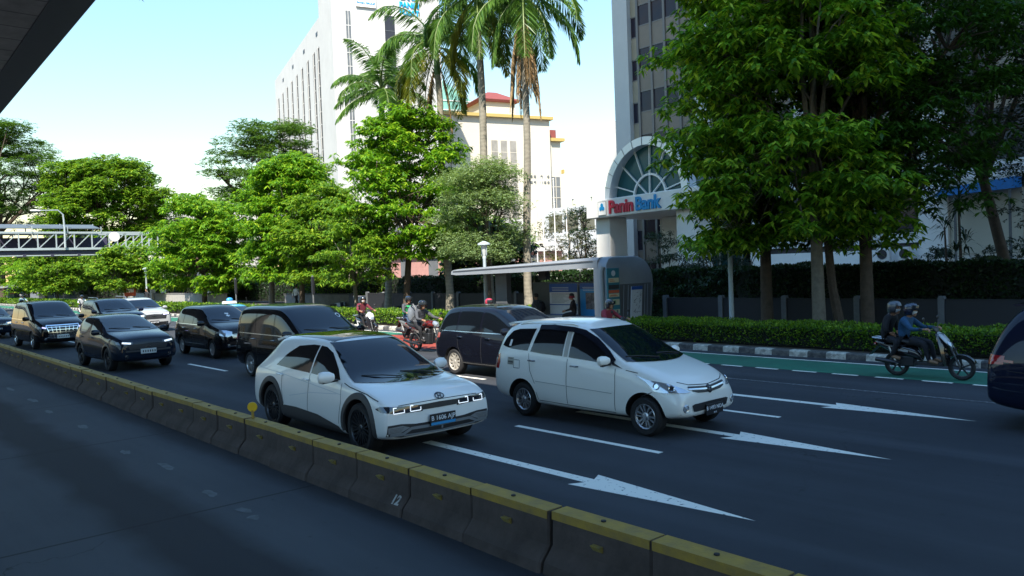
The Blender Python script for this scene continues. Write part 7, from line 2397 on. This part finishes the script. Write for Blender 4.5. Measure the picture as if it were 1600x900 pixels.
# maroon rider
b0 = (-28.75, 17.1, .004); yw = -.10
scooter('dark scooter with white front panels under the rider in maroon', b0, yw, SC_BLK, SC_WHT)
person('person in maroon shirt, black helmet and white mask on a scooter before the sunlit hedge', place(b0, yw, .12), yw, ride(.08, .76, (.60, .31, 1.02), (.62, .15, .32)), C_MAROON, C_BLACK, C_SHOE, H_BLACK, True, hand_grip=True, visor=False)
# riders hidden behind cars: heads and shoulders show
for (x, y, lab, blab, hm, sh_, sm) in ((-20.55, 17.0, 'person with red helmet seen over the black people carrier', 'dark scooter hidden behind the black people carrier', H_RED, C_GREY, SC_BLK),
                                       (-15.2, 17.0, 'person in red jacket and dark helmet seen over the white people carrier', 'dark scooter hidden behind the white people carrier', H_GREY, C_RED, SC_BLK)):
    b0 = (x, y, .004)
    scooter(blab, b0, 0, sm, SC_WHT)
    person(lab, place(b0, 0, .12), 0, ride(.08, .72, (.60, .31, 1.0), (.62, .15, .32)), sh_, C_NAVYT, C_SHOE, hm, False, hand_grip=True, visor=True)
# far riders on the left
for (x, y, lab, blab, hm, sh_, lit) in ((-62.0, 10.6, 'person in dark jacket with teal helmet on a scooter left of the luxury van', 'dark scooter with lit bluish lamp left of the luxury van', H_TEAL, C_DKBR, True),
                                        (-68.5, 15.8, 'person in white shirt with pale helmet on a scooter behind the luxury van', 'pale scooter behind the luxury van roof', H_DBLUE, C_WHITE, False),
                                        (-88.0, 15.2, 'person in pale teal shirt on a scooter at the far left edge', 'dark scooter at the far left edge', H_BLACK, C_LIGHT, False)):
    b0 = (x, y, .004)
    scooter(blab, b0, 0, SC_BLK if lit else SC_GREY, SC_WHT, lit=lit)
    person(lab, place(b0, 0, .12), 0, ride(.08, .78, (.62, .31, 1.03), (.62, .15, .32)), sh_, C_NAVYT, C_SHOE, hm, False, hand_grip=True)
# people at the shelter and on the pavement
person('person with dark hair and backpack sitting in the shelter facing left', (-23.2, 22.05, .12), rad(190), sit(.47, .03), C_GREY, C_NAVYT, C_SHOE, None, False, True)
bp = thing('backpack', 'black backpack on the back of the person sitting in the shelter', 'backpack', (-23.02, 22.06, .72), rad(190))
m = MB(); m.loft([ell_ring((-.03, 0, 0), .12, .08, tilt=PI / 2, sq=.6), ell_ring((-.05, 0, .12), .16, .12, tilt=PI / 2, sq=.6), ell_ring((-.03, 0, .32), .15, .11, tilt=PI / 2, sq=.6), ell_ring((0, 0, .42), .1, .07, tilt=PI / 2, sq=.6)], 0); m.build('bag', C_BLACK, bp)
m = MB()
for s in (-1, 1):
    m.tube([(0, s * .1, .40), (.14, s * .14, .46), (.27, s * .14, .30), (.22, s * .14, .12), (.02, s * .13, .02)], .016, 6)
m.build('strap', C_GREY, bp)
pm = person('person with red cap and dark jacket sitting with crossed arms in the shelter', (-21.15, 22.1, .12), rad(215), sit(.47, .07), C_DKBR, C_NAVYT, C_SHOE, None, False, True, headdir=-.3)
m = MB(); m.lathe([(.108, .62 - .62), (.11, .06), (.08, .11), (.001, .13)], (.115, 0, 1.18), n=18); m.tube([(.16, 0, 1.19), (.27, 0, 1.18)], [.08, .06], 10, flat=.14); m.build('cap', C_RED, pm)
person('person in white shirt walking on the pavement in front of the bright boxy hedge', (-53.3, 26.4, .12), rad(100), walk(.2), C_WHITE, C_NAVYT, C_SHOE, None, False, True)
person('person in dark clothes standing under the left trees near the orange board', (-72.4, 21.9, .12), rad(-60), walk(.05), C_NAVYT, C_BLACK, C_SHOE, None, False, True)
bpy.context.view_layer.update()
